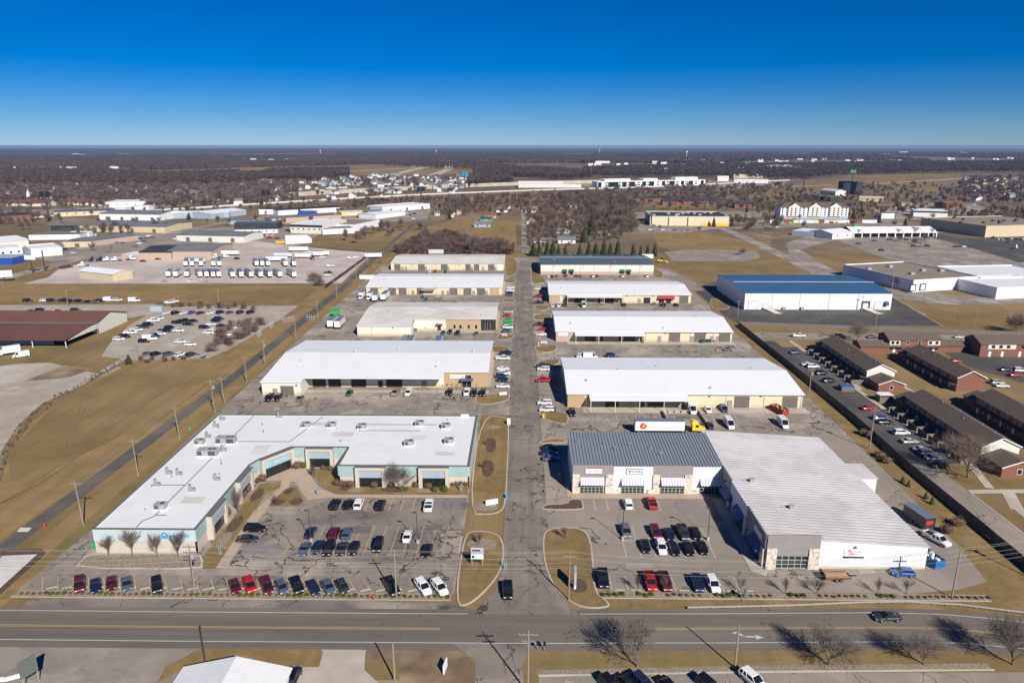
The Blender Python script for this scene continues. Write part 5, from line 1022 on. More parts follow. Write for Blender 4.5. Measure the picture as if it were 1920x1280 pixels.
for px in (349,360,377,400,411,479,490,500,533,550):
    x, y = G(px, 491, 2.5); trailer(x, y, -24, 'white semi trailer with slate roof in the second line of the truck yard', 15, group=GT)
for px, py, hd, l in ((366,487,88,'long white trailer standing crosswise behind the second trailer line'), (519,484,88,'long white trailer standing crosswise beside the second trailer line'), (531,477,88,'silver-sided trailer parked crosswise beyond the yard'), (570,478,88,'white trailer with a dark tractor parked crosswise'), (588,475,80,'white trailer nested behind the crosswise trailers'), (600,474,80,'white trailer at the east end of the crosswise trailers'), (432,473,88,'white trailer backed towards the peach workshop doors'), (560,466,88,'white trailer beyond the crosswise trailers near the dome')):
    x, y = G(px, py, 2.5); trailer(x, y, hd, l, 15)
for px, py, c, hd, l in ((155,496,'white',240,'white semi tractor alone on the gravel by the wide street'), (174,487,'navy',250,'navy semi tractor parked at the head of the tractor line'), (190,486,'navy',250,'navy semi tractor second in the tractor line'), (202,486,'white',250,'white semi tractor next to the navy tractors'), (217,486,'white',250,'white semi tractor beside the peach annex'), (246,484,'white',100,'white semi tractor by the maroon car and peach annex'), (404,481,'white',200,'white semi tractor between the trailer lines'), (420,480,'white',60,'white semi tractor by the peach workshop door'), (586,483,'slate blue',150,'slate semi tractor under the crosswise trailer'), (1903,463,'white',60,'white semi truck on the dark plaza road')):
    x, y = G(px, py, 1.5); tractor(x, y, hd, c, l)
for px, py, hd, l in ((624,602,0,'white semi trailer at the alley end, west one of the pair'), (637,603,0,'white semi trailer at the alley end, east one of the pair'), (722,553,0,'long white trailer backed to the eight-door warehouse'), (704,556,0,'short white trailer with blue roof beside the long trailer')):
    x, y = G(px, py, 2.5); trailer(x, y, hd, l, 11 if 'short' not in l else 7)
for px, py, l in ((678,553,'white box truck with blue roof at the west end of the trucks by the warehouse'), (693,554,'white box truck between the blue-roofed truck and short trailer')):
    x, y = G(px, py, 1.8); box_truck(x, y, 180, 'white', l)
x, y = G(628,588,1.8); box_truck(x, y, 190, 'green', 'bright green box truck behind the pair of white trailers', side='car_green', roof='car_green')
x, y = G(16,657,1.8); box_truck(x, y, 230, 'white', 'white box truck with red circles parked before the brown-roofed barn', roof='trailer_white'); x, y = G(39,664,1.2); tag(car(x, y, 'van', 'white', 235), 'white cargo van beside the box truck before the barn', 'van')
x, y = G(906,420,1.8); box_truck(x, y, 90, 'white', 'white box truck parked beside the blue house in the field', roof='trailer_white')
for px, w in ((640,650.5),(0,0)):
    pass
for px in (759,770,823):      # trailers standing behind the porch warehouse
    x, y = G(px, 640, 2.5); trailer(x, y, 0, 'white trailer with blue roof parked behind the porch warehouse', 9, group='trailers behind the porch warehouse')
x, y = G(1723,968,1.6); r = empty('cargo_trailer', (x, y, .07), -R(-12)); pv(r, 'box', 'car_charcoal', (-1.3,1.3,-3.4,3.4,.6,3.0)); pv(r, 'roof', 'trailer_roof', (-1.31,1.31,-3.41,3.41,3.0,3.07)); pv(r, 'side_print', 'sign_red', (-1.0,.6,-3.44,-3.412,1.4,2.4)); pv(r, 'tongue', 'under', (-.1,.1,-4.6,-3.4,.45,.6)); wheels(r, (-.6,.5), 1.3, .36); tag(r, 'black enclosed cargo trailer with blue roof beside the ribbed hall', 'trailer')
x, y = G(1757,1008,1.0); tag(car(x, y, 'pickup', 'white', 155), 'white work truck with dark flat bed beside the cargo trailer', 'truck'); 
x, y = G(1570,1079,.6); r = empty('utility_trailer', (x, y, .07), -R(88)); pv(r, 'deck', 'deck_wood', (-1.2,1.2,-2.9,2.2,.6,.7)); pv(r, 'side_rail', 'rust', (-1.28,-1.2,-2.9,2.2,.55,.95), (1.2,1.28,-2.9,2.2,.55,.95)); pv(r, 'ramp', 'under', (-1.2,1.2,-3.05,-2.9,.5,1.5)); pv(r, 'tongue', 'under', (-.6,.6,2.2,2.3,.5,.9), (-.1,.1,2.3,3.8,.5,.65)); wheels(r, (-.7,.25), 1.42, .38); tag(r, 'tan wood-decked flat trailer parked before the ribbed hall', 'trailer')
def dumpster(px, py, hd, mt, label, L=6.2):
    x, y = G(px, py, .8); r = empty('dumpster', (x, y, .07), -R(hd)); mb = MB(); h = L/2
    mb.box(-1.2,-1.1,-h,h,.2,1.9); mb.box(1.1,1.2,-h,h,.2,1.9); mb.box(-1.1,1.1,-h,-h+.1,.2,1.9); mb.box(-1.1,1.1,h-.1,h,.2,1.9); mb.box(-1.1,1.1,-h+.1,h-.1,.2,.3); mb.build('tub', M[mt], r, world=False)
    mb = MB(); q = random.Random(3)
    for _ in range(14): a, b_ = q.uniform(-.8,.8), q.uniform(-h+.5,h-.5); mb.box(a-.3,a+.3,b_-.4,b_+.4,.3,1.3+q.uniform(0,.9))
    mb.build('load', M['deck_wood' if mt != 'bin_blue' else 'white_plastic'], r, world=False)
    for k in range(5): pv(r, 'rib', mt, (-1.28,-1.202,-h+.4+k*(L-.9)/4,-h+.5+k*(L-.9)/4,.2,1.85), (1.202,1.28,-h+.4+k*(L-.9)/4,-h+.5+k*(L-.9)/4,.2,1.85))
    tag(r, label, 'dumpster')
dumpster(1740,1045,-15,'bin_blue','blue open dumpster full of white bags at the hall corner'); dumpster(1461,769,-20,'bin_red','red roll-off dumpster full of scrap by the garage doors')
x, y = G(742,734,1.0); r = tag(car(x, y, 'pickup', 'tan', 190), 'tan flatbed pickup loaded with orange gear in the porch loading area', 'truck'); x, y = G(766,734,1.0); tag(car(x, y, 'pickup', 'white', 180), 'white pickup with orange lift arms behind it at the porch', 'truck')
x, y = G(1241,489,1.2); r = empty('wheel_loader', (x, y, .05), -R(100)); pv(r, 'body', 'car_yellow', (-1,1,-3,1,.9,2.0)); pv(r, 'cab', 'car_glass', (-.7,.7,-.8,.8,2.0,3.2)); pv(r, 'bucket', 'car_yellow', (-1.4,1.4,3.0,4.2,.2,1.2)); pv(r, 'arm', 'car_yellow', (-.3,.3,1.0,3.0,.8,1.3)); wheels(r, (-1.8,1.2), 1.3, .75); tag(r, 'yellow wheel loader on the gravel beside the evergreen row', 'loader')
for px, c, l in ((595,'orange','orange excavator in the equipment yard'), (622,'yellow','yellow loader in the equipment yard beside the tan shed'), (640,'yellow','yellow bulldozer in the equipment yard'), (672,'orange','orange crane machine at the end of the equipment yard')):
    x, y = G(px, 405, 1.5); r = empty('digger', (x, y, .05), -R(60)); pv(r, 'body', 'car_'+c, (-1.4,1.4,-2.5,2,1.0,2.6)); pv(r, 'cab', 'car_glass', (-1.2,.1,-.4,1.4,2.6,3.8)); mb = MB(); mb.beam((.7,1.5,2.4),(.7,4.5,5.4),.5,.6); mb.beam((.7,4.5,5.4),(.7,6.2,2.2),.4,.5); mb.build('boom', M['car_'+c], r, world=False); pv(r, 'tracks', 'under', (-1.5,-.8,-2.2,2.2,0,.998), (.8,1.5,-2.2,2.2,0,.998)); tag(r, l, 'digger')
# ================================================================ POLES, WIRES, FENCES, SIGNS, STREET FURNITURE
def pole(x, y, h, label, arms=(), cat='utility pole', mt='wood_pole_gray', transformer=False, group=None, lean=0.0, armdir=0.0):
    r = empty('utility_pole', (x, y, 0), armdir); mb = MB(); mb.tube((0,0,0),(lean,0,h),.17,.11,8); mb.build('pole', M[mt], r, world=False)
    for za, L in arms:
        q = MB(); q.box(-L/2, L/2, -.18, -.06, za-.07, za+.07); a = q.build('crossarm', M['wood_pole'], r, world=False)
        for k in (-.46, -.2, .2, .46): q = MB(); q.tube((L*k,-.12,za+.07),(L*k,-.12,za+.32),.05,.07,6); q.build('insulator', M['insulator'], a, world=False)
    if transformer:
        q = MB(); q.tube((.4,0,h*.72),(.4,0,h*.72+1.1),.32,.32,10); q.build('transformer', M['galv'], r, world=False)
    return tag(r, label, cat, group)
def wire(pts, label, sag=.7, r=.017, group=None):
    mb = MB(); n = 10
    for (a, b_) in zip(pts[:-1], pts[1:]):
        a = Vector(a); b_ = Vector(b_); L = (b_-a).length; s = sag*(L/40)**2; prev = a
        for i in range(1, n+1):
            t = i/n; p = a.lerp(b_, t); p.z -= s*4*t*(1-t); mb.tube(prev, p, r, r, 4, cap=False); prev = p
    o = mb.build('power_line', M['wire']); tag(o, label, 'power line', group)
FP = [(-175,116.6),(-118,116.6),(-61.8,116.9),(-23.2,115.6),(9.1,115.5),(43.5,116.2),(81.2,117.2),(101.3,122),(150,116)]
LB = {2: 'front-line utility pole standing among the angled stalls by the red SUV', 3: 'front-line utility pole rising beside the black pickup in the angled stalls', 4: 'brown utility pole with crossarm on the lawn island by the blue sign', 6: 'gray utility pole in the shrub bed by the ribbed hall', 7: 'utility pole with transformer standing by the wooden apartment fence'}
for i, (x, y) in enumerate(FP):
    if i in LB: pole(x, y, 10.4 if i != 7 else 11, LB[i], ((9.4,2.6),) if i != 2 else ((9.9,2.4),(8.8,2.4)), mt='wood_pole' if i in (4,) else 'wood_pole_gray', transformer=i in (2, 7))
    elif i in (1,): pole(x, y, 10.4, 'utility pole at the trail mouth beside the main road', ((9.4,2.6),))
pp = [p for i, p in enumerate(FP) if i != 5]
for k, (dx, z, l) in enumerate(((-1.2,9.75,'outer'), (-.25,10.3,'top'), (1.2,9.75,'inner'), (0,8.0,'middle'), (0,7.0,'lowest'))):
    wire([(x, y+dx*.9, z) for x, y in pp], 'long %s power line strung along the front pole line above the lots' % l)
TP = [(157,985,11,'nearest the trail mouth, with a wide pale crossarm'), (260,893,10.5,'beside the office wing, leaning slightly'), (337,825,10.5,'above the green-topped drum on the verge'), (403,773,11,'with a transformer cluster at the alley bend'), (421,755,9,'close behind the transformer pole'), (463,717,10,'opposite the end of the porch warehouse'), (497,683,10,'with a transformer beside the porch warehouse roof'), (555,636,10,'opposite the pair of white trailers'), (596,600,10,'beside the bright green box truck'), (632,560,10,'opposite the box trucks by the warehouse'), (668,523,10,'beside the white yard wall'), (690,497,10,'at the north end of the trail pole line')]
tp = []
for i, (px, py, h, l) in enumerate(TP):
    x, y = G(px, py); tp.append((x, y, h)); pole(x, y, h, 'trail-side utility pole ' + l, ((h-.7,2.6),), transformer=i in (3, 6), lean=-.35 if i < 5 else 0)
for dx, l in ((-1.1,'west'), (1.1,'east')): wire([(x+dx, y, h-.35) for x, y, h in tp], '%s wire of the power line along the rail trail' % l, r=.024)
SP = [(384,1238,7.0,'green-gray pole on the verge before the white shed roof','pole_dark'), (1378,1252,8.3,'bare wooden pole on the ditch edge by the turn arrow','wood_pole_gray'), (740,1276,7.2,'slim gray pole on the small green verge by the driveway','wood_pole_gray')]
for px, py, h, l, m_ in SP: x, y = G(px, py); pole(x, y, h, l, mt=m_)
x, y = G(990,1300); pole(x, y, 11.5, 'wooden pole with two crossarms at the driveway by the ditch', ((10.8,3),(9.6,2)))
x, y = G(1630,842); pole(x, y, 12.5, 'tall wooden pole with transformer beside the wooden fence and silver cars', ((11.6,2.4),), transformer=True); x, y = G(1517,737); pole(x, y, 9, 'pole with transformer in the fence line behind the warehouse corner', ((8.4,2.2),), transformer=True)
for px, py, h, l in ((1284,545,9,'pole at the service road bend'), (1293,548,9,'second pole at the service road bend'), (1302,556,8,'pole by the dark yard entrance'), (1383,592,8,'pole at the end of the white warehouse roof'), (1615,583,8,'pole in the dark yard before the blue warehouse'), (1640,618,10,'pole rising behind the apartment trees'), (1672,545,9,'pole at the corner of the blue warehouse'), (1786,605,8,'pole on the grass beyond the dark yard'), (1826,613,8,'second pole on the grass beyond the dark yard'), (1588,512,8,'pole beside the road behind the blue roof'), (1256,455,10,'pole on the bare mound'), (1421,465,10,'pole on the hillside of bare dirt'), (128,575,9,'pole at the back of the gravel yard'), (411,575,9,'pole on the meadow above the car lot'), (461,614,9,'pole in the brush hedge of the car lot'), (256,663,9,'pole at the front of the car lot'), (185,632,6,'white post at the corner of the brown-roofed barn'), (1521,470,9,'pole beside the side road'), (1664,462,9,'pole in the plaza lot'), (1762,485,9,'pole in the far plaza lot')):
    x, y = G(px, py); pole(x, y, h, 'wooden utility ' + l if 'white post' not in l else l, ((h-.6,2.0),) if 'post' not in l else ())
# parking-lot lamps
def lamp(px, py, h, label, mt='pole_dark'):
    x, y = G(px, py); r = empty('lot_lamp', (x, y, .05)); q = MB(); q.tube((0,0,0),(0,0,.8),.32,.32,10); q.build('base', M['concrete'], r, world=False)
    q = MB(); q.tube((0,0,.8),(0,0,h),.09,.07,8); q.build('pole', M[mt], r, world=False); q = MB(); q.box(-.9,.0,-.16,.16,h-.02,h+.14); q.build('lamp_head', M['pole_dark'], r, world=False)
    tag(r, label, 'lamp post')
lamp(1167,1012,7.3,'dark lot lamp beside the gray SUV in the shop lot'); lamp(1327,1012,7.6,'dark lot lamp at the east end of the shop lot cars'); lamp(583,1016,7.5,'lot lamp among the navy cars of the office lot'); lamp(783,1018,7.2,'lot lamp beside the white sedan in the office lot'); lamp(1361,938,5,'short lamp near the hatched bays at the shops')
# signs
def board(px, py, w, z0, z1, label, face='sign_white', rot=0, posts=True, th=.15, extra=None, name='ground_sign'):
    x, y = G(px, py); r = empty(name, (x, y, .08), R(rot)); q = MB(); q.box(-w/2, w/2, -th/2, th/2, z0, z1); p_ = q.build('board', M[face], r, world=False)
    if posts:
        for s in (-1, 1): q = MB(); q.box(s*w*.42-.06, s*w*.42+.06, -.06, .06, 0, z0); q.build('post', M['trim_gray'], r, world=False)
    if extra:
        for (u0, u1, a, b_, m_) in extra: q = MB(); q.box(u0, u1, -th/2-.03, -th/2-.002, a, b_); q.build('panel', M[m_], r, world=False)
    tag(r, label, 'sign'); return r
r = board(895,1060,2.5,1.2,3.9,'white and blue listing board on two posts on the corner lawn', extra=[(-1.2,1.2,2.6,3.85,'panel_steel'), (-1.0,.6,3.3,3.6,'sign_blue'), (-1.1,-.6,1.75,2.3,'sign_black'), (-.3,1.0,1.9,2.0,'trim_gray'), (-1.2,1.2,1.22,1.5,'sign_green'), (-.9,1.0,1.28,1.44,'sign_white')])
r = board(1078,1104,2.6,1.6,4.3,'tall pale blue sign on a white post seen edge-on on the lawn island', 'panel_steel', 86, False, .45); q = MB(); q.box(-.25,.25,-.2,.2,0,1.6); q.build('post', M['trim_white'], r, world=False)
board(922,946,3.0,.1,1.3,'low white monument sign in a rubble bed by the park street', rot=18, posts=False, th=.4); board(943,742,2.6,.3,1.3,'low white sign on the island by the brick-fronted warehouse', rot=12, posts=False); board(946,632,2.4,.4,1.3,'small red and white sign on the island by the cream-roofed warehouse', rot=-10, extra=[(-1,1,.5,.9,'sign_red')]); board(1036,772,2.6,.1,1.6,'slate sign board on the island behind the shops', 'roof_slate2', -35, False, .3); board(1020,648,2.6,1.0,1.9,'small white sign on the island by the pink brick corner', extra=[(-1,1,1.2,1.6,'sign_blue')])
board(954,796,1.0,0,2.0,'white pillar sign at the lawn corner by the park street', posts=False, th=.5); board(60,1285,2.6,2.0,5.0,'gray sign board on legs in the gravel yard', 'sign_back', 62); board(835,1258,2.0,.2,1.8,'small white sign standing in the rubble bed', rot=80, th=.2); board(1396,1125,.9,.8,2.4,'dark real-estate sign by the shrub bed', 'roof_slate2', 40)
for px, py, l in ((948,1068,'small green street sign at the lawn island'), (413,1040,'blue parking sign beside the office lawn'), (596,930,'blue parking sign by the pink entrance plaza'), (865,922,'blue parking sign by the east office shrubs')):
    board(px, py, .45, 1.5, 2.1, l, 'sign_blue' if 'blue' in l else 'sign_green', th=.05)
def billboard(px, py, w, z0, z1, label, rot=0, face='sign_white'):
    x, y = G(px, py); r = empty('billboard', (x, y, 0), R(rot)); q = MB(); q.tube((0,.5,0),(0,.5,z0),.45,.4,10); q.build('mast', M['pole_dark'], r, world=False); q = MB(); q.box(-w/2,w/2,-.3,.3,z0,z1); q.build('panel', M[face], r, world=False); q = MB(); q.box(-w/2+.3,w/2-.3,-.33,-.302,z0+.3,z1-.3); q.build('poster', M['sign_white'], r, world=False); tag(r, label, 'billboard')
billboard(8,528,10,3,7,'low billboard beside the street at the yard corner', 20); billboard(61,512,7,9,12,'white billboard on a dark mast by the wide street'); billboard(84,508,4,14,15,'tall pale mast with a small head by the wide street')
for px, py, h, l in ((92,413,32,'tall black sign mast beside the highway at the far left'), (501,392,24,'tall black sign mast by the blue-roofed sheds'), (790,382,24,'dark tower sign at the highway fence'), (872,356,32,'tall highway sign mast with a blue panel'), (1506,356,26,'dark highway sign mast near the tower hotel'), (1597,345,30,'highway mast with a green panel near the tower hotel')):
    x, y = G(px, py); r = empty('sign_mast', (x, y, 0)); q = MB(); q.tube((0,0,0),(0,0,h),1.2,.8,8); q.build('mast', M['pole_dark'], r, world=False); q = MB(); q.box(-6,6,-.5,.5,h-6,h); q.build('panel', M['sign_green' if 'green' in l else 'sign_blue' if 'blue panel' in l else 'sign_black'], r, world=False); tag(r, l, 'sign')
# wheel stops, shrubs, hydrants, drums
q = MB(); q.box(-.95,.95,-.09,.09,0,.14); WS = q.mesh('wheel_stop', M['concrete'])
def wstop(x, y, rz, label, group):
    o = bpy.data.objects.new('wheel_stop', WS); col.objects.link(o); o.location = (x, y, .075); o.rotation_euler.z = rz; tag(o, label, 'wheel stop', group)
for i in range(24): wstop(-90+3.02*i, 118.1, R(22), 'concrete wheel stop at the head of an angled roadside stall', 'wheel stops of the roadside stalls')
for i in range(9): wstop(19.1+3.05*i, 118.75, 0, 'concrete wheel stop at the head of a shop-lot stall by the shrub bed', 'wheel stops of the shop lot')
for i in range(12): wstop(8+5.1*i, 94.2, R(-28), 'concrete wheel stop in the lot south of the road', 'wheel stops south of the road')
def shrub_mesh(rx, rz, mt, sd, n=150):
    r_ = random.Random(sd); mb = MB()
    mb.blob((0,0,rz*.85), rx*.82, rx*.82, rz*.82, 0, 8, 5, .12, r_)
    for _ in range(n):
        a = r_.uniform(0, 2*math.pi); e = math.asin(r_.uniform(-.5, 1)); d = Vector((math.cos(a)*math.cos(e), math.sin(a)*math.cos(e), math.sin(e)))
        c = Vector((d.x*rx, d.y*rx, rz*.9+d.z*rz))*r_.uniform(.85, 1.08); t = d.orthogonal().normalized()*.12; u = d.cross(t)
        mb.tri(tuple(c-t-u*.5), tuple(c+t), tuple(c+u+d*.15))
    return mb.mesh('shrub', M[mt])
SG = [shrub_mesh(.62,.42,'shrub_green',i) for i in range(3)]; SB = [shrub_mesh(.55,.36,'shrub_brown',9+i) for i in range(3)]; SBIG = [shrub_mesh(1.1,.95,'shrub_brown',21), shrub_mesh(.9,1.1,'shrub_green',22)]
def shrub(x, y, me, label, group, s=1.0, z=.1):
    o = bpy.data.objects.new('shrub', me); col.objects.link(o); o.location = (x, y, z); o.rotation_euler.z = rnd.uniform(0, 6); o.scale = (s*rnd.uniform(.85,1.15), s*rnd.uniform(.85,1.15), s*rnd.uniform(.8,1.15)); tag(o, label, 'shrub', group)
k = 0
for grp in range(18):
    gx = -94.5+4.62*grp; green = grp % 2 == 1
    for j in range(4):
        if gx+1.15*j > -13.5: continue
        shrub(gx+1.15*j, 116.05+rnd.uniform(-.15,.15), (SG if green else SB)[k % 3], 'clipped green shrub in the rubble bed along the roadside stalls' if green else 'bare brown shrub in the rubble bed along the roadside stalls', 'shrubs of the roadside bed', .62 if green else .5); k += 1
for px0, n, green in ((1131,4,1),(1199,3,1),(1253,6,0),(1345,4,1),(1397,5,0),(1483,3,1),(1538,8,0),(1650,3,1),(1696,8,0),(1790,6,0)):
    for j in range(n):
        x, _ = G(px0+12*j, 1119); shrub(x, 117.1+rnd.uniform(-.2,.2), (SG if green else SB)[k % 3], 'clipped green shrub in the bed along the shop lot' if green else 'bare brown shrub in the bed along the shop lot', 'shrubs of the shop-lot bed', .72 if green else .55); k += 1
for px, py, m_, s in ((632,910,0,1),(640,911,0,1),(648,911,0,1),(656,912,0,1),(849,911,0,.9),(857,911,0,.9),(866,911,0,.9),(874,911,0,.9),(557,878,0,1.4),(569,878,1,1.1),(606,880,0,.8),(620,882,0,.8),(493,902,0,1.3),(482,905,1,.8),(734,912,0,.9),(779,913,0,.9),(702,914,0,1.0),(803,916,0,1.0),(815,922,1,1.0),(834,922,1,1.0),(424,968,0,1.2),(417,975,0,1.2),(411,984,0,1.1),(463,922,0,1.2),(456,930,0,1.1)):
    x, y = G(px, py); shrub(x, y, SBIG[m_], 'rounded %s shrub planted against the corner office front' % ('green' if m_ else 'brown'), 'shrubs of the corner office', s*.9)
for px in (839,848,857,866,893): x, y = G(px, 724); shrub(x, y, SBIG[0], 'brown shrub against the tan brick office front', 'shrubs of the brick front', .8)
for px in (865,876,886,896,906): x, y = G(px, 617); shrub(x, y, SBIG[0], 'brown shrub before the cream-roofed warehouse entrance', 'shrubs of the cream-roofed warehouse', .9)
for px, py in ((1617,815),(1630,820),(1650,858),(1662,868),(1795,985),(1775,1000)): x, y = G(px, py); shrub(x, y, SBIG[0], 'low bare bush on the grass strip by the wooden fence', 'bushes along the wooden fence', 1.3)
x, y = G(700,1124); q = MB(); q.tube((0,0,0),(0,0,.75),.16,.14,8); q.tube((0,0,.75),(0,0,.95),.2,.05,8); q.tube((-.28,0,.5),(.28,0,.5),.08,.08,8); o = q.build('fire_hydrant', M['sign_red'], loc=(x, y, .1), world=False); tag(o, 'red fire hydrant by the black pickup stall', 'hydrant')
x, y = G(84,988); q = MB(); q.tube((0,0,0),(0,0,.8),.3,.3,10); q.tube((0,0,.8),(0,0,.9),.33,.1,10); o = q.build('marker_drum', M['sign_red'], loc=(x, y, .05), world=False); tag(o, 'red drum on the verge beside the trail', 'drum')
x, y = G(177,1028); q = MB(); q.box(-.35,.35,-.3,.3,0,1.5); q.box(-.38,.38,-.33,.33,1.5,1.7); o = q.build('utility_cabinet', M['sign_green'], loc=(x, y, .1), world=False); tag(o, 'green utility cabinet at the office corner by the alley', 'cabinet')
x, y = G(356,806); q = MB(); q.tube((0,0,0),(0,0,.9),.5,.4,10); q.tube((0,0,.9),(0,0,1.05),.4,.1,10); o = q.build('utility_drum', M['sign_green'], loc=(x, y, .05), world=False); tag(o, 'green-topped drum on the verge beside the alley', 'drum')
for px, py in ((950,934),(1019,783),(1010,647)): 
    x, y = G(px, py); q = MB(); q.box(-.3,.3,-.3,.3,0,1.0); q.blob((0,0,1.0),.33,.33,.25); o = q.build('mail_box', M['sign_blue' if px == 950 else 'sign_yellow'], loc=(x, y, .1), world=False); tag(o, '%s at the kerb by the park street' % {950: 'blue mail box on the lawn corner', 1019: 'yellow post box by the slate sign', 1010: 'yellow post box by the small white sign'}[px], 'mail box')
for px, py in ((1021,1213),(1008,1212)):
    x, y = G(px, py+6); r = empty('roadside_mailbox', (x, y, .05)); q = MB(); q.box(-.06,.06,-.06,.06,0,1.1); q.build('post', M['wood_pole'], r, world=False); q = MB(); q.box(-.2,.2,-.35,.35,1.1,1.5); q.build('box', M['sign_black'], r, world=False); tag(r, 'black roadside mailbox by the ditch, %s of the pair' % ('east' if px == 1021 else 'west'), 'mailbox')
# yard clutter beside the warehouses
def clutter(px, py, kind, label):
    x, y = G(px, py); r = empty(kind, (x, y, .06), rnd.uniform(-.3,.3))
    if kind == 'pallet_stack':
        for k in range(5): q = MB(); q.box(-.6,.6,-.5,.5,.14*k,.14*k+.11); q.build('pallet', M['deck_wood'], r, world=False)
    elif kind == 'waste_bin': q = MB(); q.loft([[(-.8,-.55,.15),(.8,-.55,.15),(.8,.55,.15),(-.8,.55,.15)],[(-.95,-.7,1.25),(.95,-.7,1.25),(.95,.7,1.25),(-.95,.7,1.25)]]); q.build('tub', M['awning_green' if px % 3 == 0 else 'trim_dark'], r, world=False); q = MB(); q.box(-.98,.98,-.72,.72,1.25,1.33); q.build('lid', M['sign_black'], r, world=False)
    else: q = MB(); q.box(-.9,.9,-.5,.5,0,1.0); q.build('casing', M['hvac'], r, world=False); q = MB(); q.box(-.7,.7,-.53,-.502,.15,.85); q.build('grille', M['hvac_dark'], r, world=False)
    tag(r, label, {'pallet_stack': 'pallets', 'waste_bin': 'bin'}.get(kind, 'air conditioner'), 'yard clutter of the warehouses')
for px, py, kd, l in ((1308,641,'pallet_stack','wooden pallet stack by the middle garage door of the three-door warehouse'), (1317,643,'waste_bin','bin beside the pallets at the three-door warehouse'), (1329,642,'waste_bin','bin nearer the last garage door of the three-door warehouse'), (1337,641,'air_conditioner','ground air conditioner by the three-door warehouse wall'), (1345,657,'pallet_stack','pallets inside the chain-link alley enclosure'), (1363,658,'waste_bin','bin inside the chain-link alley enclosure'), (1374,658,'pallet_stack','pallets at the east end of the alley enclosure'), (716,724,'waste_bin','bin in the shaded loading porch'), (690,724,'pallet_stack','pallets in the shaded loading porch'), (660,722,'pallet_stack','wooden pallets beside the loading porch doors'), (785,560,'pallet_stack','pallets by the small dark door canopy'), (792,560,'waste_bin','bin by the small dark door canopy'), (778,622,'waste_bin','bin at the blank bay of the cream-roofed warehouse'), (700,500,'pallet_stack','pallets in the walled yard of the north warehouse'), (712,494,'waste_bin','bin in the walled yard of the north warehouse'), (706,508,'pallet_stack','second pallets in the walled yard of the north warehouse'), (1152,569,'pallet_stack','pallets at the end of the long shaded porch'), (1226,572,'waste_bin','bin beside the loading door by the red awning'), (1240,762,'pallet_stack','pallets under the porch behind the shops'), (1336,758,'air_conditioner','ground air conditioner by the garage wall behind the shops')):
    clutter(px, py, kd, l)
# guard rail
gr = tag(empty('guard_rail', (60,114,0)), 'long galvanised guard rail curving along the main road verge', 'guard rail')
gl = [(30.7,112.9),(40,113.3),(51.5,113.9),(62,114.8),(71.7,115.2),(81.1,114.4),(91.4,112.2),(104,107.5)]
for a, b_ in zip(gl[:-1], gl[1:]):
    q = MB(); q.beam((*a,.62),(*b_,.62),.08,.32); q.build('rail', M['galv'], gr)
    n = max(2, int(math.dist(a, b_)/2.2))
    for i in range(n): t = i/n; x, y = a[0]+(b_[0]-a[0])*t, a[1]+(b_[1]-a[1])*t; q = MB(); q.box(x-.08, x+.08, y+.06, y+.22, 0, .75); q.build('post', M['wood_pole'], gr)
# timber fences: panel by panel
def fence(name, label, pts, h, mt, panel=2.44, post=True, boards=12, off_=0.0):
    cx, cy = pts[0]; r = tag(empty(name, (cx, cy, 0)), label, 'fence'); pm = MB(); w = panel/boards
    for i in range(boards): pm.box(w*i+.008, w*(i+1)-.008, -.012, .012, .06, h-.03*(i % 3))
    pm.box(0, panel, .012, .06, h*.25, h*.25+.09); pm.box(0, panel, .012, .06, h*.8, h*.8+.09); me = pm.mesh('fence_panel', M[mt]); qm = MB(); qm.box(-.06,.06,-.02,.1,0,h+.08); me2 = qm.mesh('fence_post', M[mt])
    for a, b_ in zip(pts[:-1], pts[1:]):
        L = math.dist(a, b_); n = max(1, round(L/panel)); rz = math.atan2(b_[1]-a[1], b_[0]-a[0])
        for i in range(n):
            x, y = a[0]+(b_[0]-a[0])*i/n, a[1]+(b_[1]-a[1])*i/n
            o = sub('fence_panel', me, r, (x-cx, y-cy, rnd.uniform(-.02,.03)), rz); o.scale.x = L/n/panel
            if post: sub('fence_post', me2, r, (x-cx, y-cy, 0), rz)
    return r
fence('board_fence', 'long dark timber fence between the warehouses and the apartment drive', [(102.2,62),(101.6,128),(101.6,172),(102.8,206),(103,250),(102.2,326)], 2.3, 'fence_wood')
fence('board_fence', 'weathered pale timber fence between the apartments and the dark warehouse yard', [(102.4,326.4),(152,319),(225,308.5),(330,296)], 2.3, 'fence_pale')
def mesh_fence(name, label, pts, h, mt='galv', step=3.0, infill=None):
    cx, cy = pts[0]; r = tag(empty(name, (cx, cy, 0)), label, 'fence'); pm = MB(); pm.tube((0,0,0),(0,0,h),.04,.04,5); me = pm.mesh('post', M[mt])
    for a, b_ in zip(pts[:-1], pts[1:]):
        L = math.dist(a, b_); n = max(1, round(L/step))
        for i in range(n+1): sub('post', me, r, (a[0]+(b_[0]-a[0])*i/n-cx, a[1]+(b_[1]-a[1])*i/n-cy, 0))
        q = MB(); q.beam((a[0],a[1],h),(b_[0],b_[1],h),.04,.05); q.beam((a[0],a[1],.1),(b_[0],b_[1],.1),.03,.04); q.beam((a[0],a[1],h*.5),(b_[0],b_[1],h*.5),.03,.03); q.build('rail', M[mt], r)
        if infill: q = MB(); q.quad((a[0],a[1]+.03,.1),(b_[0],b_[1]+.03,.1),(b_[0],b_[1]+.03,h),(a[0],a[1]+.03,h)); q.build('screen', M[infill], r)
    return r
mesh_fence('chain_fence', 'chain-link fence along the south side of the truck yard', [G(135,534), G(400,534), G(640,533)], 2.2); mesh_fence('chain_fence', 'black screened fence beside the rail trail at the truck yard', [G(610,541), G(650,512), G(690,482)], 2.2, 'pole_dark', 3, 'roof_black')
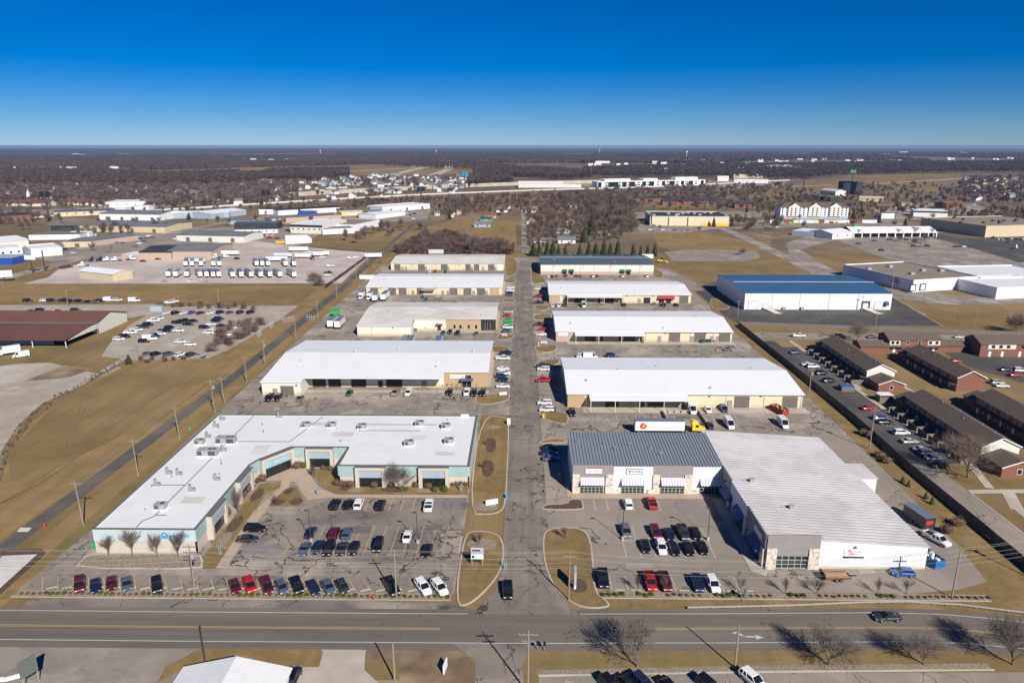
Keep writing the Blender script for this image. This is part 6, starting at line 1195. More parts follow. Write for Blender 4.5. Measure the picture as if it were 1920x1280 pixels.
mesh_fence('chain_fence', 'chain-link enclosure in the alley before the three-door warehouse', [(60,297),(60,280),(94,280),(94,292)], 2.0); q = tag(empty('yard_wall', (-100,452,0)), 'white panel wall round the yard of the north warehouse', 'wall')
for i in range(14): p_ = MB(); p_.box(-103+3.3*i+.03, -103+3.3*i+3.27, 446, 446.15, 0, 2.6); p_.build('wall_panel', M['trim_white'], q)
x, y = G(700,484); tag(trailer(x, y, 80, 'white container trailer at the yard of the north warehouse', 14), None, None)
x, y = G(818,478); tag(trailer(x, y, 90, 'white trailer standing behind the warehouse by the brush', 13, roof='trailer_white'), None, None); x, y = G(1214,487); trailer(x, y, 90, 'white trailer behind the green-awning warehouse', 9, roof='trailer_white')
# loading dock pit behind the shops
dk = tag(empty('loading_dock', (50.5,208,0)), 'tan concrete loading dock with bumpers and yellow rails behind the shops', 'loading dock')
for q_ in ((45,45.3,203,212.6,0,1.1),(56.4,56.7,203,212.6,0,1.1),(45.3,56.4,212.3,212.6,0,1.1)): q = MB(); q.box(*q_); q.build('dock_wall', M['concrete'], dk)
for i in range(5): q = MB(); q.box(46.4+2.1*i, 46.8+2.1*i, 212.1, 212.29, .4, .9); q.build('bumper', M['tyre'], dk)
q = MB(); q.beam((56.55,203,1.9),(56.55,212.6,1.9),.06,.06); q.beam((56.55,203,1.1),(56.55,203,1.9),.06,.06); q.beam((56.55,212.5,1.1),(56.55,212.5,1.9),.06,.06); q.build('railing', M['sign_yellow'], dk)

# ================================================================ TOWNHOUSES, SHEDS, BARN
def gable_y(r, x0, x1, y0, y1, h, rise, wall, roof, endw=None, over=.4):
    mb = MB(); xm = (x0+x1)/2
    for y, k in ((y0, 1), (y1, 1)): mb.poly([(x0,y,0),(x1,y,0),(x1,y,h),(xm,y,h+rise),(x0,y,h)] if y == y0 else [(x1,y,0),(x0,y,0),(x0,y,h),(xm,y,h+rise),(x1,y,h)], 1)
    mb.quad((x0,y1,0),(x0,y0,0),(x0,y0,h),(x0,y1,h)); mb.quad((x1,y0,0),(x1,y1,0),(x1,y1,h),(x1,y0,h)); mb.build('wall', [M[wall], M[endw or wall]], r)
    s = rise/((x1-x0)/2)
    for a, b_ in ((x0-over, xm), (x1+over, xm)):
        q = MB(); za = h-over*s; q.loft([[(a,y0-over,za),(b_,y0-over,h+rise),(b_,y0-over,h+rise+.16),(a,y0-over,za+.16)],[(a,y1+over,za),(b_,y1+over,h+rise),(b_,y1+over,h+rise+.16),(a,y1+over,za+.16)]]); q.build('roof', M[roof], r)
        q = MB(); q.beam((a,y0-over-.04,za+.06),(b_,y0-over-.04,h+rise+.06),.06,.26); q.build('barge_board', M['trim_white'], r)
def gable_x(r, x0, x1, y0, y1, h, rise, wall, roof, over=.4):
    mb = MB(); ym = (y0+y1)/2
    for x in (x0, x1): mb.poly([(x,y0,0),(x,y1,0),(x,y1,h),(x,ym,h+rise),(x,y0,h)])
    mb.quad((x0,y0,0),(x1,y0,0),(x1,y0,h),(x0,y0,h)); mb.quad((x1,y1,0),(x0,y1,0),(x0,y1,h),(x1,y1,h)); mb.build('wall', M[wall], r)
    s = rise/((y1-y0)/2)
    for a, b_ in ((y0-over, ym), (y1+over, ym)):
        q = MB(); za = h-over*s; q.loft([[(x0-over,a,za),(x0-over,b_,h+rise),(x0-over,b_,h+rise+.16),(x0-over,a,za+.16)],[(x1+over,a,za),(x1+over,b_,h+rise),(x1+over,b_,h+rise+.16),(x1+over,a,za+.16)]]); q.build('roof', M[roof], r)
def win(r, F, u, z, w=1.0, h=1.3, name='window'):
    o = fpart(name, 'glass', r, F, (u-w/2,u+w/2,.0,.05,z,z+h)); fpart('window_frame', 'trim_white', o, F, (u-w/2-.1,u-w/2-.002,0,.08,z-.1,z+h+.1), (u+w/2+.002,u+w/2+.1,0,.08,z-.1,z+h+.1), (u-w/2,u+w/2,0,.08,z+h+.002,z+h+.1), (u-w/2,u+w/2,0,.1,z-.1,z-.002)); return o
def townhouse(label, x0, x1, y0, y1, front=True, back=True, h=5.2, patios=True, endw='siding_pale', gw=None):
    r = bld('townhouse_row', label, (x0+x1)/2, (y0+y1)/2, 'townhouses')
    gable_y(r, x0, x1, y0, y1, h, 2.3, 'brick_red', 'roof_shingle', endw)
    Fw_, Fe = Fr(x0, y1, -90), Fr(x1, y0, 90); L = y1-y0; n = max(2, int(L/5.5))
    for i in range(n):
        u = (i+.5)*L/n
        for F in (Fw_, Fe):
            win(r, F, u-1.1, 3.6); win(r, F, u+1.1, 3.6); win(r, F, u+1.2, 1.0, 1.3, 1.2)
            d = fpart('door', 'trim_white', r, F, (u-1.5,u-.6,0,.06,.1,2.2))
    for F, u0 in ((Fw_, 0),):
        q = MB(); 
        for k in (0,): fbox(q, F, 0, L, .05, 1.5, 2.55, 2.7)
        q.build('porch_eave', M['roof_shingle'], r)
    if front:
        gable_y(r, x0+.6, x1-.4, y0-8, y0-.02, 2.9, 1.6, 'brick_red', 'roof_shingle', 'brick_red'); win(r, Fr(x0+.6,y0-8,0), (x1-x0-1)/2, 1.0, 1.1, 1.3)
    if back: gable_y(r, x0+.6, x1-.4, y1+.02, y1+7, 2.9, 1.6, 'brick_red', 'roof_shingle')
    for i in range(int(L/6)):
        q = MB(); x = (x0+x1)/2+rnd.uniform(-2.5,2.5); y = y0+3+6*i; z = h+2.3-abs(x-(x0+x1)/2)*2.3/((x1-x0)/2); q.tube((x,y,z),(x,y,z+.7),.1,.1,6); q.build('vent_pipe', M['galv'], r)
    if patios:
        for i in range(n+1):
            q = MB(); y = y0+L*i/n; q.box(x0-5, x0-.02, y-.05, y+.05, 0, 1.8); q.build('patio_fence', M['fence_pale'], r)
            if i < n: q = MB(); q.box(x0-5.06, x0-5, y+.4, y+L/n-.9, 0, 1.8); q.build('patio_fence', M['fence_wood'], r)
    return r
townhouse('brick townhouse row with white gable and brick lodge north of the red car', 122.6, 132.4, 241.5, 281); townhouse('long brick townhouse row behind the silver cars with white gable above a brick lodge', 122.4, 132.4, 176, 214.5)
townhouse('two-storey townhouse row ending in a plain red brick gable', 150.2, 159.6, 234.2, 268, False, True, endw='brick_red', patios=False); townhouse('dark-roofed townhouse row at the right edge beyond the lawn path', 145, 154.5, 176, 215.5, False, True, patios=False)
r = bld('townhouse_row', 'street-facing brick townhouses with white upper windows and a low wing', 160, 288, 'townhouses'); gable_x(r, 150.8, 172, 282.6, 292, 5.4, 2.0, 'brick_red', 'roof_shingle'); gable_x(r, 139, 150.6, 281.4, 289, 2.9, 1.6, 'brick_red', 'roof_shingle'); gable_x(r, 172.2, 182, 283, 290, 2.9, 1.6, 'brick_red', 'roof_shingle')
F = Fr(150.8,282.6,0)
fpart('upper_siding', 'siding_pale', r, F, (.3,4.6,.0,.06,3.2,5.2), (15.8,20.8,.0,.06,3.2,5.2)); fpart('porch_eave', 'roof_shingle', r, F, (0,6,.05,1.6,2.6,2.8), (14.6,21,.05,1.6,2.6,2.8))
for u in (1.5,3.4,7.5,12.4,16.8,19.4): win(r, F, u, 3.6) if u in (7.5,12.4) else fpart('window', 'glass', r, F, (u-.6,u+.6,.06,.1,3.6,4.8))
for u in (2.4,8.6,13.6,18.4): fpart('door', 'trim_white', r, F, (u-.5,u+.5,0,.05,.1,2.2))
r = bld('townhouse_row', 'street-facing brick townhouses at the right edge with carport roof', 200, 284, 'townhouses'); gable_x(r, 184.6, 215, 277, 288, 5.4, 2.2, 'brick_red', 'roof_shingle'); F = Fr(184.6,277,0)
fpart('upper_siding', 'siding_pale', r, F, (3,14,.0,.06,3.2,5.2))
for u in (5,8,11,17,21): fpart('window', 'glass', r, F, (u-.7,u+.7,.06,.1,3.6,4.8))
for u in (4,9,16,20): fpart('door', 'trim_white', r, F, (u-.5,u+.5,0,.05,.1,2.2))
for px, py, mt, l in ((1586,731,'bin_blue','blue-topped dumpster in a timber pen by the apartment drive'), (1657,751,'trim_white','white-roofed bin shelter beside the red car at the apartments')):
    x, y = G(px, py); r = empty('bin_shelter', (x, y, 0)); q = MB(); q.box(-2.2,2.2,-1.6,-1.5,0,1.8); q.box(-2.2,-2.1,-1.5,1.6,0,1.8); q.box(2.1,2.2,-1.5,1.6,0,1.8); q.build('pen', M['fence_pale'], r, world=False); q = MB(); q.box(-1.6,1.6,-1.2,1.2,.05,1.5); q.build('bin', M['bin_blue'], r, world=False); q = MB(); q.box(-2.3,2.3,-1.7,1.7,2.4 if mt == 'trim_white' else 1.51,2.5 if mt == 'trim_white' else 1.6); q.build('lid', M[mt], r, world=False)
    if mt == 'trim_white':
        q = MB()
        for sx in (-2.1,2.1):
            for sy in (-1.5,1.5): q.box(sx-.05,sx+.05,sy-.05,sy+.05,1.8,2.4)
        q.build('post', M['trim_gray'], r, world=False)
    tag(r, l, 'bin shelter')
# brown-roofed barn on the left
b = bld('barn', 'long barn with rust-brown stepped roof and white gable end', -240, 300)
mb = MB(); X0b, X1b = -330, -190.5
mb.quad((X0b,290,0),(X1b-9,290,0),(X1b-9,290,3.4),(X0b,290,3.4)); mb.build('front_wall', M['panel_steel'], b); mb = MB(); mb.quad((X0b,289.9,0),(X1b-9,289.9,0),(X1b-9,289.9,.8),(X0b,289.9,.8)); mb.build('base_course', M['trim_white'], b)
mb = MB(); mb.poly([(X1b,308,0),(X1b,332,0),(X1b,332,4.5),(X1b,318,8.2),(X1b,308,5.4)]); mb.poly([(X1b-.05,286,2.9),(X1b-.05,308,2.6),(X1b-.05,308,4.8),(X1b-.05,303,5.0),(X1b-.05,286,3.1)]); mb.build('gable_wall', M['siding_pale'], b)
mb = MB(); mb.loft([[(X0b,284,3.4),(X0b,305.5,5.1),(X0b,305.5,5.3),(X0b,284,3.6)],[(X1b,284,3.4),(X1b,305.5,5.1),(X1b,305.5,5.3),(X1b,284,3.6)]]); mb.build('lower_roof', M['roof_brown'], b)
mb = MB(); mb.loft([[(X0b,307.4,5.6),(X0b,318,8.3),(X0b,318,8.5),(X0b,307.4,5.8)],[(X1b+.6,307.4,5.6),(X1b+.6,318,8.3),(X1b+.6,318,8.5),(X1b+.6,307.4,5.8)]]); mb.loft([[(X0b,318,8.3),(X0b,332.5,4.4),(X0b,332.5,4.6),(X0b,318,8.5)],[(X1b+.6,318,8.3),(X1b+.6,332.5,4.4),(X1b+.6,332.5,4.6),(X1b+.6,318,8.5)]]); mb.build('upper_roof', M['roof_brown'], b)
mb = MB(); mb.quad((X0b,307.5,4.9),(X1b,307.5,4.9),(X1b,307.5,5.6),(X0b,307.5,5.6)); mb.build('roof_step', M['trim_dark'], b); mb = MB(); mb.quad((X1b,332,0),(X0b,332,0),(X0b,332,4.5),(X1b,332,4.5)); mb.quad((X0b,332,0),(X0b,290,0),(X0b,290,3.4),(X0b,332,4.4)); mb.build('wall', M['siding_pale'], b)
for x in (-190.9,-205,-220,-235): mb = MB(); mb.box(x-.12, x+.12, 284.6, 284.84, 0, 3.4); mb.build('porch_post', M['trim_white'], b)
# white-roofed shed at the bottom edge, and the retaining edge at the lower left
b = bld('shed', 'shed with bright white gabled metal roof south of the main road', -44, 84, 'shed'); gable_y(b, -52.2, -36.0, 70, 92.6, 3.4, 1.9, 'siding_white', 'roof_white', over=.5)
q = MB(); q.beam((-110,93.6,.5),(-81.5,93.4,.5),.5,.5); q.beam((-81.5,93.4,.5),(-78.4,95.0,.5),.5,.5); o = q.build('low_wall', M['trim_white']); tag(o, 'low white wall at the edge of the gravel yard', 'wall')
x, y = G(295,583); q = MB(); q.box(-3,3,-1.3,1.3,0,2.7); q.box(-2.9,2.9,-1.32,-1.301,.2,2.5); o = q.build('storage_container', M['panel_steel'], loc=(x, y, .05), world=False); tag(o, 'steel-blue storage container at the top of the dirt car lot', 'container')
# ================================================================ TREES
def bare_tree(h, sd, vase=.55, levels=4, twig=.016, dens=1.0, low=.16, up=.75):
    "trunk and crown meshes of a leafless tree"
    r_ = random.Random(sd); tr = MB(); cr = MB()
    def branch(p, d, L, rad, lev):
        q = p; segs = 3 if lev < 2 else 2; mb = tr if lev == 0 else cr; ns = 7 if lev == 0 else 4 if lev < 3 else 3; pts = [p]
        for i in range(segs):
            d = (d + Vector((r_.uniform(-.16,.16), r_.uniform(-.16,.16), r_.uniform(-.02,.12)))).normalized(); n_ = q + d*(L/segs)
            mb.tube(q, n_, max(twig, rad*(1-.28*i)), max(twig*.7, rad*(1-.28*(i+1))), ns, cap=False); q = n_; pts.append(q)
        if lev >= levels: return
        k = int((6, 6, 5, 4, 3)[lev]*dens + .5)
        for i in range(k):
            t = low/.16*.45 + (1-low/.16*.45)*(i+r_.random())/k if lev == 0 else .25 + .75*(i+r_.random())/k
            t = min(t, .999); j = int(t*segs); b_ = pts[j].lerp(pts[j+1], t*segs-j); a = r_.uniform(0, 2*math.pi); o_ = d.orthogonal().normalized(); s_ = d.cross(o_)
            nd = (d*up*(1.15 if lev else .9) + (o_*math.cos(a)+s_*math.sin(a))*(vase+.15*lev) + Vector((0,0,.12))).normalized()
            branch(b_, nd, L*(r_.uniform(.62,.85) if lev else r_.uniform(1.05,1.5)*(1.1-.35*t)), rad*.52, lev+1)
        if lev: branch(q, d, L*.6, rad*.45, lev+1)
    branch(Vector((0,0,0)), Vector((r_.uniform(-.05,.05), r_.uniform(-.05,.05), 1)), h*.36, h*.020+.04, 0)
    zs = max(v[2] for v in cr.v); k = h/zs
    for mb in (tr, cr): mb.v = [(a*k, b_*k, c*k) for a, b_, c in mb.v]
    return tr, cr
def conifer(h, sd, wide=.27):
    r_ = random.Random(sd); tr = MB(); cr = MB(); tr.tube((0,0,0),(0,0,h*.9),h*.022,h*.006,6); n = int(26+h)
    for i in range(n):
        t = (i+.5)/n; z = h*(.06+.93*t); R_ = h*wide*(1-t)**.85*r_.uniform(.75,1.15)+.12; k = 9 if t < .7 else 6
        for j in range(k):
            a = 2*math.pi*(j+r_.random())/k; d = Vector((math.cos(a), math.sin(a), 0)); s_ = Vector((-d.y, d.x, 0)); w = R_*.30+.08; rr = R_*r_.uniform(.7,1.1)
            dz = -rr*.32; c = Vector((0,0,z)); m_ = 1 if r_.random() < .3 else 0
            cr.tri(tuple(c+Vector((0,0,.12*R_))), tuple(c+d*rr*.6-s_*w+Vector((0,0,dz*.5))), tuple(c+d*rr+Vector((0,0,dz))), m_); cr.tri(tuple(c+Vector((0,0,.12*R_))), tuple(c+d*rr+Vector((0,0,dz))), tuple(c+d*rr*.6+s_*w+Vector((0,0,dz*.5))), m_)
            cr.tri(tuple(c+d*rr*.4+Vector((0,0,dz*.3+.05*R_))), tuple(c+d*rr*.9-s_*w*.8+Vector((0,0,dz-.1*R_))), tuple(c+d*rr*.95+s_*w*.6+Vector((0,0,dz*.7))), 1-m_)
    return tr, cr
_T = {}
def tree_kind(k, maker, cm, tm='bark'):
    tr, cr = maker; _T[k] = (tr.mesh(k+'_trunk', M[tm]), cr.mesh(k+'_crown', [M[c] for c in cm] if isinstance(cm, tuple) else M[cm]))
for i in range(3): tree_kind('road%d' % i, bare_tree(8.2, 11+i, .62, 4, .020, 1.05, .08, .8), 'twig_gray')
for i in range(2): tree_kind('column%d' % i, bare_tree(6.0, 31+i, .30, 4, .013, .8, .05, 1.05), 'twig')
for i in range(2): tree_kind('sapling%d' % i, bare_tree(4.2, 41+i, .4, 3, .016, .9, .12, .9), 'twig_red')
for i in range(4): tree_kind('mid%d' % i, bare_tree(14, 51+i, .46, 3, .05, 1.15, .10, .98), ('twig','twig_gray','twig_red','twig')[i])
for i in range(2): tree_kind('big%d' % i, bare_tree(13, 71+i, .66, 4, .03, 1.0, .1, .75), 'twig')
for i in range(3): tree_kind('bush%d' % i, bare_tree(5, 81+i, .8, 3, .04, 1.2, .02, .6), ('twig_red','twig','twig_pale')[i])
for i in range(3): tree_kind('fir%d' % i, conifer(11, 91+i), ('needle','needle_light'))
tree_kind('pine0', conifer(16, 97, .34), ('needle','needle_light')); tree_kind('fir_small', conifer(2.0, 98, .3), ('needle','needle_light'))
def tree(px, py, kind, label, group=None, s=1.0, cat='tree', name='tree', xy=None, z=.03):
    x, y = xy or G(px, py); a, b_ = _T[kind]; r = empty(name, (x, y, z), rnd.uniform(0, 6.28)); r.scale = (s*rnd.uniform(.9,1.1),)*2 + (s*rnd.uniform(.92,1.08),)
    sub('trunk', a, r); sub('crown', b_, r); return tag(r, label, cat, group)
for i, (px, py, s, l) in enumerate(((1195,1250,1.05,'beside the start of the ditch'), (1552,1246,1.05,'opposite the tan flat trailer'), (1732,1246,1.0,'opposite the driving sedan'), (1898,1246,1.05,'near the bend of the road'))):
    tree(px, py, 'road%d' % (i % 3), 'spreading leafless tree on the ditch verge, ' + l, s=s)
for px, py, l in ((203,1042,'westmost by the alley corner'), (249,1041,'second from the alley corner'), (296,1041,'beside the round emblem'), (334,1043,'in front of the blue lettering')): tree(px, py, 'column%d' % (px % 2), 'narrow leafless tree in office rubble bed, ' + l, s=1.0 if px > 210 else .8)
tree(447,965,'column1','narrow leafless tree on the lawn beside the office wing',s=1.15); tree(753,921,'road1','full leafless tree in a mulch bed between two office portals',s=.88); tree(590,898,'sapling0','small pale leafless tree by the entrance plaza'); tree(519,948,'sapling1','thin sapling on the triangular lawn of the plaza',s=.8)
for px, py, l in ((913,837,'upper mulch bed of the east lawn'), (910,880,'lower mulch bed of the east lawn'), (898,1022,'rubble oval of the corner island'), (1060,1010,'north end of the shop island'), (1055,905,'shade of the shop wall'), (1196,1110,'shrub bed by the red pickup'), (1246,1110,'shrub bed by the maroon pickup'), (1387,1110,'shrub bed by the dark real-estate sign'), (1472,1113,'shrub bed left of the flat trailer'), (1531,1113,'shrub bed beside the flat trailer'), (1645,1113,'shrub bed before the blue hatchback'), (1699,1113,'shrub bed near the gray pole')):
    tree(px, py, 'sapling%d' % (px % 2), 'thin leafless sapling in the ' + l, s=.85)
for px, py in ((1692,905),(1703,912),(1735,935),(1747,945)): tree(px, py, 'fir_small', 'tiny evergreen on the grass strip by the timber fence', 'tiny evergreens by the timber fence')
tree(1815,895,'big0','large leafless tree over the apartment drive with long shadow',s=1.0); tree(1790,860,'big1','leafless tree behind the last silver car',s=.7); tree(1608,640,'big1','leafless tree on the apartment street before the blue warehouse',s=.95); tree(1905,625,'bush1','dark round bare bush at the end of the pale fence',s=2.0); tree(1684,540,'big0','leafless tree beside the brown-roofed store',s=.65)
tree(242,682,'pine0','rust-green evergreen bush at the corner of the dirt car lot',s=.28)
for i, px in enumerate((1000,1011,1026,1037,1047,1060,1087,1104,1117,1132,1144,1158,1187,1201,1214,1227)): tree(px, 480, 'fir%d' % (i % 3), 'dark evergreen in the row behind the green-awning warehouse', 'evergreen row behind the slate-roofed warehouse', s=rnd.uniform(.8,1.35))
tree(1110,441,'pine0','tallest dark pine among the bare trees beyond the evergreen row',s=1.25); tree(1095,455,'pine0','broad dark pine before the tallest pine',s=.95)
for px, py, l in ((843,411,'by the white shed in the field'), (873,385,'left pine of the pair by the highway fence'), (880,382,'right pine of the pair by the highway fence'), (919,396,'behind the orange-roofed house'), (1003,418,'by the country lane'), (855,388,'near the field edge'), (1372,424,'beside the yellow store'), (1338,425,'at the corner of the yellow store'), (1600,410,'near the hotel lot'), (1615,398,'behind the hotel lot'), (1648,418,'by the plaza road'), (1697,423,'on the lawn behind the white plaza'), (308,412,'beside the brown sheds'), (355,412,'beside the blue sheds'), (562,402,'by the equipment yard'), (1100,388,'among the brick flats'), (1400,398,'by the brick flats')):
    tree(px, py, 'fir%d' % (px % 3), 'dark evergreen ' + l, s=rnd.uniform(.8,1.15))
# leafless trees one can tell apart in the middle distance
def in_poly(x, y, P):
    c = False; j = len(P)-1
    for i in range(len(P)):
        if (P[i][1] > y) != (P[j][1] > y) and x < (P[j][0]-P[i][0])*(y-P[i][1])/(P[j][1]-P[i][1])+P[i][0]: c = not c
        j = i
    return c
def scatter(pxpoly, n, sd, gap=0.0):
    P = GS(pxpoly); r_ = random.Random(sd); xs = [p[0] for p in P]; ys = [p[1] for p in P]; out = []; t = 0
    while len(out) < n and t < n*40:
        t += 1; x = r_.uniform(min(xs), max(xs)); y = r_.uniform(min(ys), max(ys))
        if in_poly(x, y, P) and all((x-a)**2+(y-b_)**2 > gap*gap for a, b_ in (out if gap else ())): out.append((x, y))
    return out
def grove(pxpoly, n, sd, kinds, label, group, s0=.7, s1=1.1, gap=4.0):
    r_ = random.Random(sd+1)
    for i, p in enumerate(scatter(pxpoly, n, sd, gap)): tree(0, 0, kinds[i % len(kinds)], label, group, r_.uniform(s0, s1), xy=p)
EXTRA = [([(742,472),(790,445),(850,440),(905,458),(965,463),(962,478),(760,478)], 0), ([(985,366),(1100,364),(1110,425),(1060,440),(990,425)], 110), ([(1095,368),(1178,374),(1190,400),(1188,440),(1150,455),(1115,425)], 150), ([(0,384),(330,372),(480,366),(540,372),(420,386),(0,404)], 90), ([(1400,380),(1560,384),(1700,384),(1920,400),(1920,412),(1640,404),(1420,410)], 110), ([(1350,420),(1460,420),(1480,430),(1380,436)], 22), ([(640,440),(780,424),(760,440),(650,462)], 16), ([(90,440),(330,425),(330,432),(110,452)], 16), ([(1600,345),(1800,350),(1790,372),(1640,372)], 60)]
MID = ('mid0','mid1','mid2','mid3')
grove([(742,472),(790,445),(850,440),(905,458),(965,463),(962,478),(760,478)], 62, 1, MID, 'leafless tree in the brush belt behind the north warehouse', 'brush belt trees', .35, .65, 4)
grove([(1095,372),(1175,378),(1190,400),(1185,440),(1150,455),(1120,420)], 55, 2, MID, 'leafless tree in the grove west of the yellow store', 'grove by the yellow store', .9, 1.3, 6)
grove([(985,372),(1095,370),(1110,420),(1060,440),(990,420)], 40, 3, MID, 'leafless tree among the houses east of the country lane', 'trees east of the country lane', .7, 1.1, 9)
EXTRA.append(([(815,378),(965,378),(965,405),(830,412)], 51))
EXTRA.append(([(670,379),(1010,370),(1190,362),(1190,367),(1010,377),(680,385)], 90))
grove([(430,610),(520,600),(470,628),(420,655),(395,668),(400,650)], 22, 6, ('bush0','bush1'), 'tangled bare bush in the hedge of the dirt car lot', 'hedge of the car lot', .7, 1.1, 2); grove([(300,572),(480,577),(480,582),(300,578)], 12, 7, ('bush0','bush1'), 'bare bush along the back line of the car lot', 'bushes behind the car lot', .5, .9, 3)
grove([(585,525),(608,525),(604,545),(580,545)], 6, 8, ('bush2','bush1'), 'bare bush by the red container at the yard corner', 'bushes at the yard corner', 1.0, 1.5, 2); grove([(255,675),(390,672),(270,682)], 8, 9, ('bush0','bush1'), 'low bare bush at the front edge of the car lot', 'bushes at the car lot front', .3, .5, 2)
EXTRA.append(([(0,402),(80,400),(120,418),(0,425)], 33)); EXTRA.append(([(1770,405),(1935,403),(1935,422),(1800,420)], 60))
EXTRA.append(([(1300,350),(1480,345),(1560,380),(1440,392),(1330,380)], 51)); grove([(1200,424),(1340,430),(1330,437),(1200,437)], 7, 13, ('mid1','bush2'), 'small bare tree in front of the yellow store', 'trees before the yellow store', .35, .55, 6)
grove([(1640,430),(1780,440),(1700,470)], 7, 14, ('bush1','bush2'), 'small bare tree in the plaza lot', 'trees in the plaza lot', .8, 1.2, 20); grove([(60,470),(180,450),(220,470),(120,475)], 7, 15, ('mid1','bush2'), 'bare tree among the workshops', 'trees among the workshops', .5, .7, 12)
tree(885,478,'mid1','tall pale leafless tree standing out of the brush belt',s=1.3); tree(935,476,'mid3','slender forked leafless tree at the east end of the brush belt',s=1.2); tree(1392,478,'bush1','bare bush by the gravel pad',s=1.2); tree(1218,498,'bush0','small bare bush by the service road',s=.6)

# ================================================================ BUILDINGS BEYOND THE PARK
def house(px, py, w, d, h, rise, wall, roof, label, group=None, rot=0, xy=None, windows=True, name='house'):
    x, y = xy or G(px, py); r = empty(name, (x, y, 0), R(rot)); mb = MB()
    for s in (-1, 1): mb.poly([(s*w/2,-d/2,0),(s*w/2,d/2,0),(s*w/2,d/2,h),(s*w/2,0,h+rise),(s*w/2,-d/2,h)])
    for s in (-1, 1): mb.quad((-w/2,s*d/2,0),(w/2,s*d/2,0),(w/2,s*d/2,h),(-w/2,s*d/2,h))
    mb.build('wall', M[wall], r, world=False); q = MB(); o_ = .45
    for s in (-1, 1): q.loft([[(-w/2-o_,s*(d/2+o_),h-o_*rise/(d/2)),(-w/2-o_,0,h+rise),(-w/2-o_,0,h+rise+.2),(-w/2-o_,s*(d/2+o_),h-o_*rise/(d/2)+.2)],[(w/2+o_,s*(d/2+o_),h-o_*rise/(d/2)),(w/2+o_,0,h+rise),(w/2+o_,0,h+rise+.2),(w/2+o_,s*(d/2+o_),h-o_*rise/(d/2)+.2)]])
    q.build('roof', M[roof], r, world=False)
    if windows:
        for u in (-.3,.3): q = MB(); q.box(w*u-.7,w*u+.7,-d/2-.06,-d/2-.005,1,2.3); q.build('window', M['glass'], r, world=False)
    return tag(r, label, 'house', group)
_HM = {}
def far_house(xy, v, label, group, rot):
    "small houses far away: wall and roof share mesh data between alike ones"
    if v not in _HM:
        w, d, h, rise, wall, roof = v; a = MB(); b_ = MB()
        for s in (-1, 1): a.poly([(s*w/2,-d/2,0),(s*w/2,d/2,0),(s*w/2,d/2,h),(s*w/2,0,h+rise),(s*w/2,-d/2,h)]); a.quad((-w/2,s*d/2,0),(w/2,s*d/2,0),(w/2,s*d/2,h),(-w/2,s*d/2,h)); b_.loft([[(-w/2-.4,s*(d/2+.4),h-.3),(-w/2-.4,0,h+rise),(-w/2-.4,0,h+rise+.3),(-w/2-.4,s*(d/2+.4),h)],[(w/2+.4,s*(d/2+.4),h-.3),(w/2+.4,0,h+rise),(w/2+.4,0,h+rise+.3),(w/2+.4,s*(d/2+.4),h)]])
        _HM[v] = (a.mesh('house_wall', M[wall]), b_.mesh('house_roof', M[roof]))
    r = empty('house', (*xy, 0), R(rot)); sub('wall', _HM[v][0], r); sub('roof', _HM[v][1], r); tag(r, label, 'house', group)
HV = [((13,9,5.2,3,'siding_white','roof_gray'),'white house with gray roof'), ((12,10,5.4,3.2,'siding_pale','roof_shingle'),'pale house with brown roof'), ((14,9,3,2.4,'siding_white','roof_shingle'),'low white house with brown roof'), ((12,9,5.2,3,'panel_steel','roof_gray'),'blue-gray house with gray roof'), ((13,9,3,2.5,'brick_red','roof_black'),'low brick house with dark roof'), ((14,10,3,2.2,'siding_band','roof_tan'),'tan house with tan roof')]
def village(pxpoly, n, sd, where, group, pick, gap, far=False):
    r_ = random.Random(sd)
    if far:         # specks of roofs far off: nobody could tell them apart
        a = MB()
        for x, y in scatter(pxpoly, n, sd, gap):
            w, d, h, t = r_.uniform(14,34), r_.uniform(10,16), r_.uniform(5,9), r_.choice((0,0,0,1)); a.box(x-w/2, x+w/2, y-d/2, y+d/2, 0, h, t, 2); a.loft([[(x-w/2,y-d/2,h),(x+w/2,y-d/2,h),(x+w/2,y+d/2,h),(x-w/2,y+d/2,h)],[(x-w/2,y-.3,h+3),(x+w/2,y-.3,h+3),(x+w/2,y+.3,h+3),(x-w/2,y+.3,h+3)]], 2+t)
        o = a.build('far_houses', [M['siding_white'], M['siding_pale'], M['roof_gray'], M['roof_cream']]); tag(o, 'specks of pale houses ' + where, 'houses', kind='stuff'); return
    for p in scatter(pxpoly, n, sd, gap): v, l = HV[r_.choice(pick)]; far_house(p, v if not far else (v[0]*2.2, v[1]*1.6, v[2]*1.7, v[3]*1.5, v[4], v[5]), '%s %s' % (l, where), group, r_.choice((0,90,20,-15,70)) + r_.uniform(-8,8))
village([(560,345),(640,330),(720,329),(900,331),(905,340),(870,360),(800,366),(700,374),(600,376)], 118, 1, 'in the close-built subdivision beyond the highway', 'subdivision houses', (0,0,1,3,2,0), 19)
village([(150,345),(480,336),(560,346),(560,372),(480,382),(360,390),(300,372)], 84, 2, 'among the bare trees left of the subdivision', 'houses among the left trees', (0,2,1,0,5), 22); village([(0,352),(150,346),(250,362),(120,372),(0,374)], 36, 3, 'in the wooded quarter at the far left', 'houses at the far left', (0,2,4), 30)
village([(1800,338),(1935,336),(1935,372),(1830,378)], 34, 4, 'in the wooded quarter at the far right', 'houses at the far right', (0,3,2,5), 24); village([(930,300),(1090,298),(1092,303),(935,304)], 60, 5, 'in the pale housing cluster near the horizon', 'houses near the horizon', (0,0,2), 40, True)
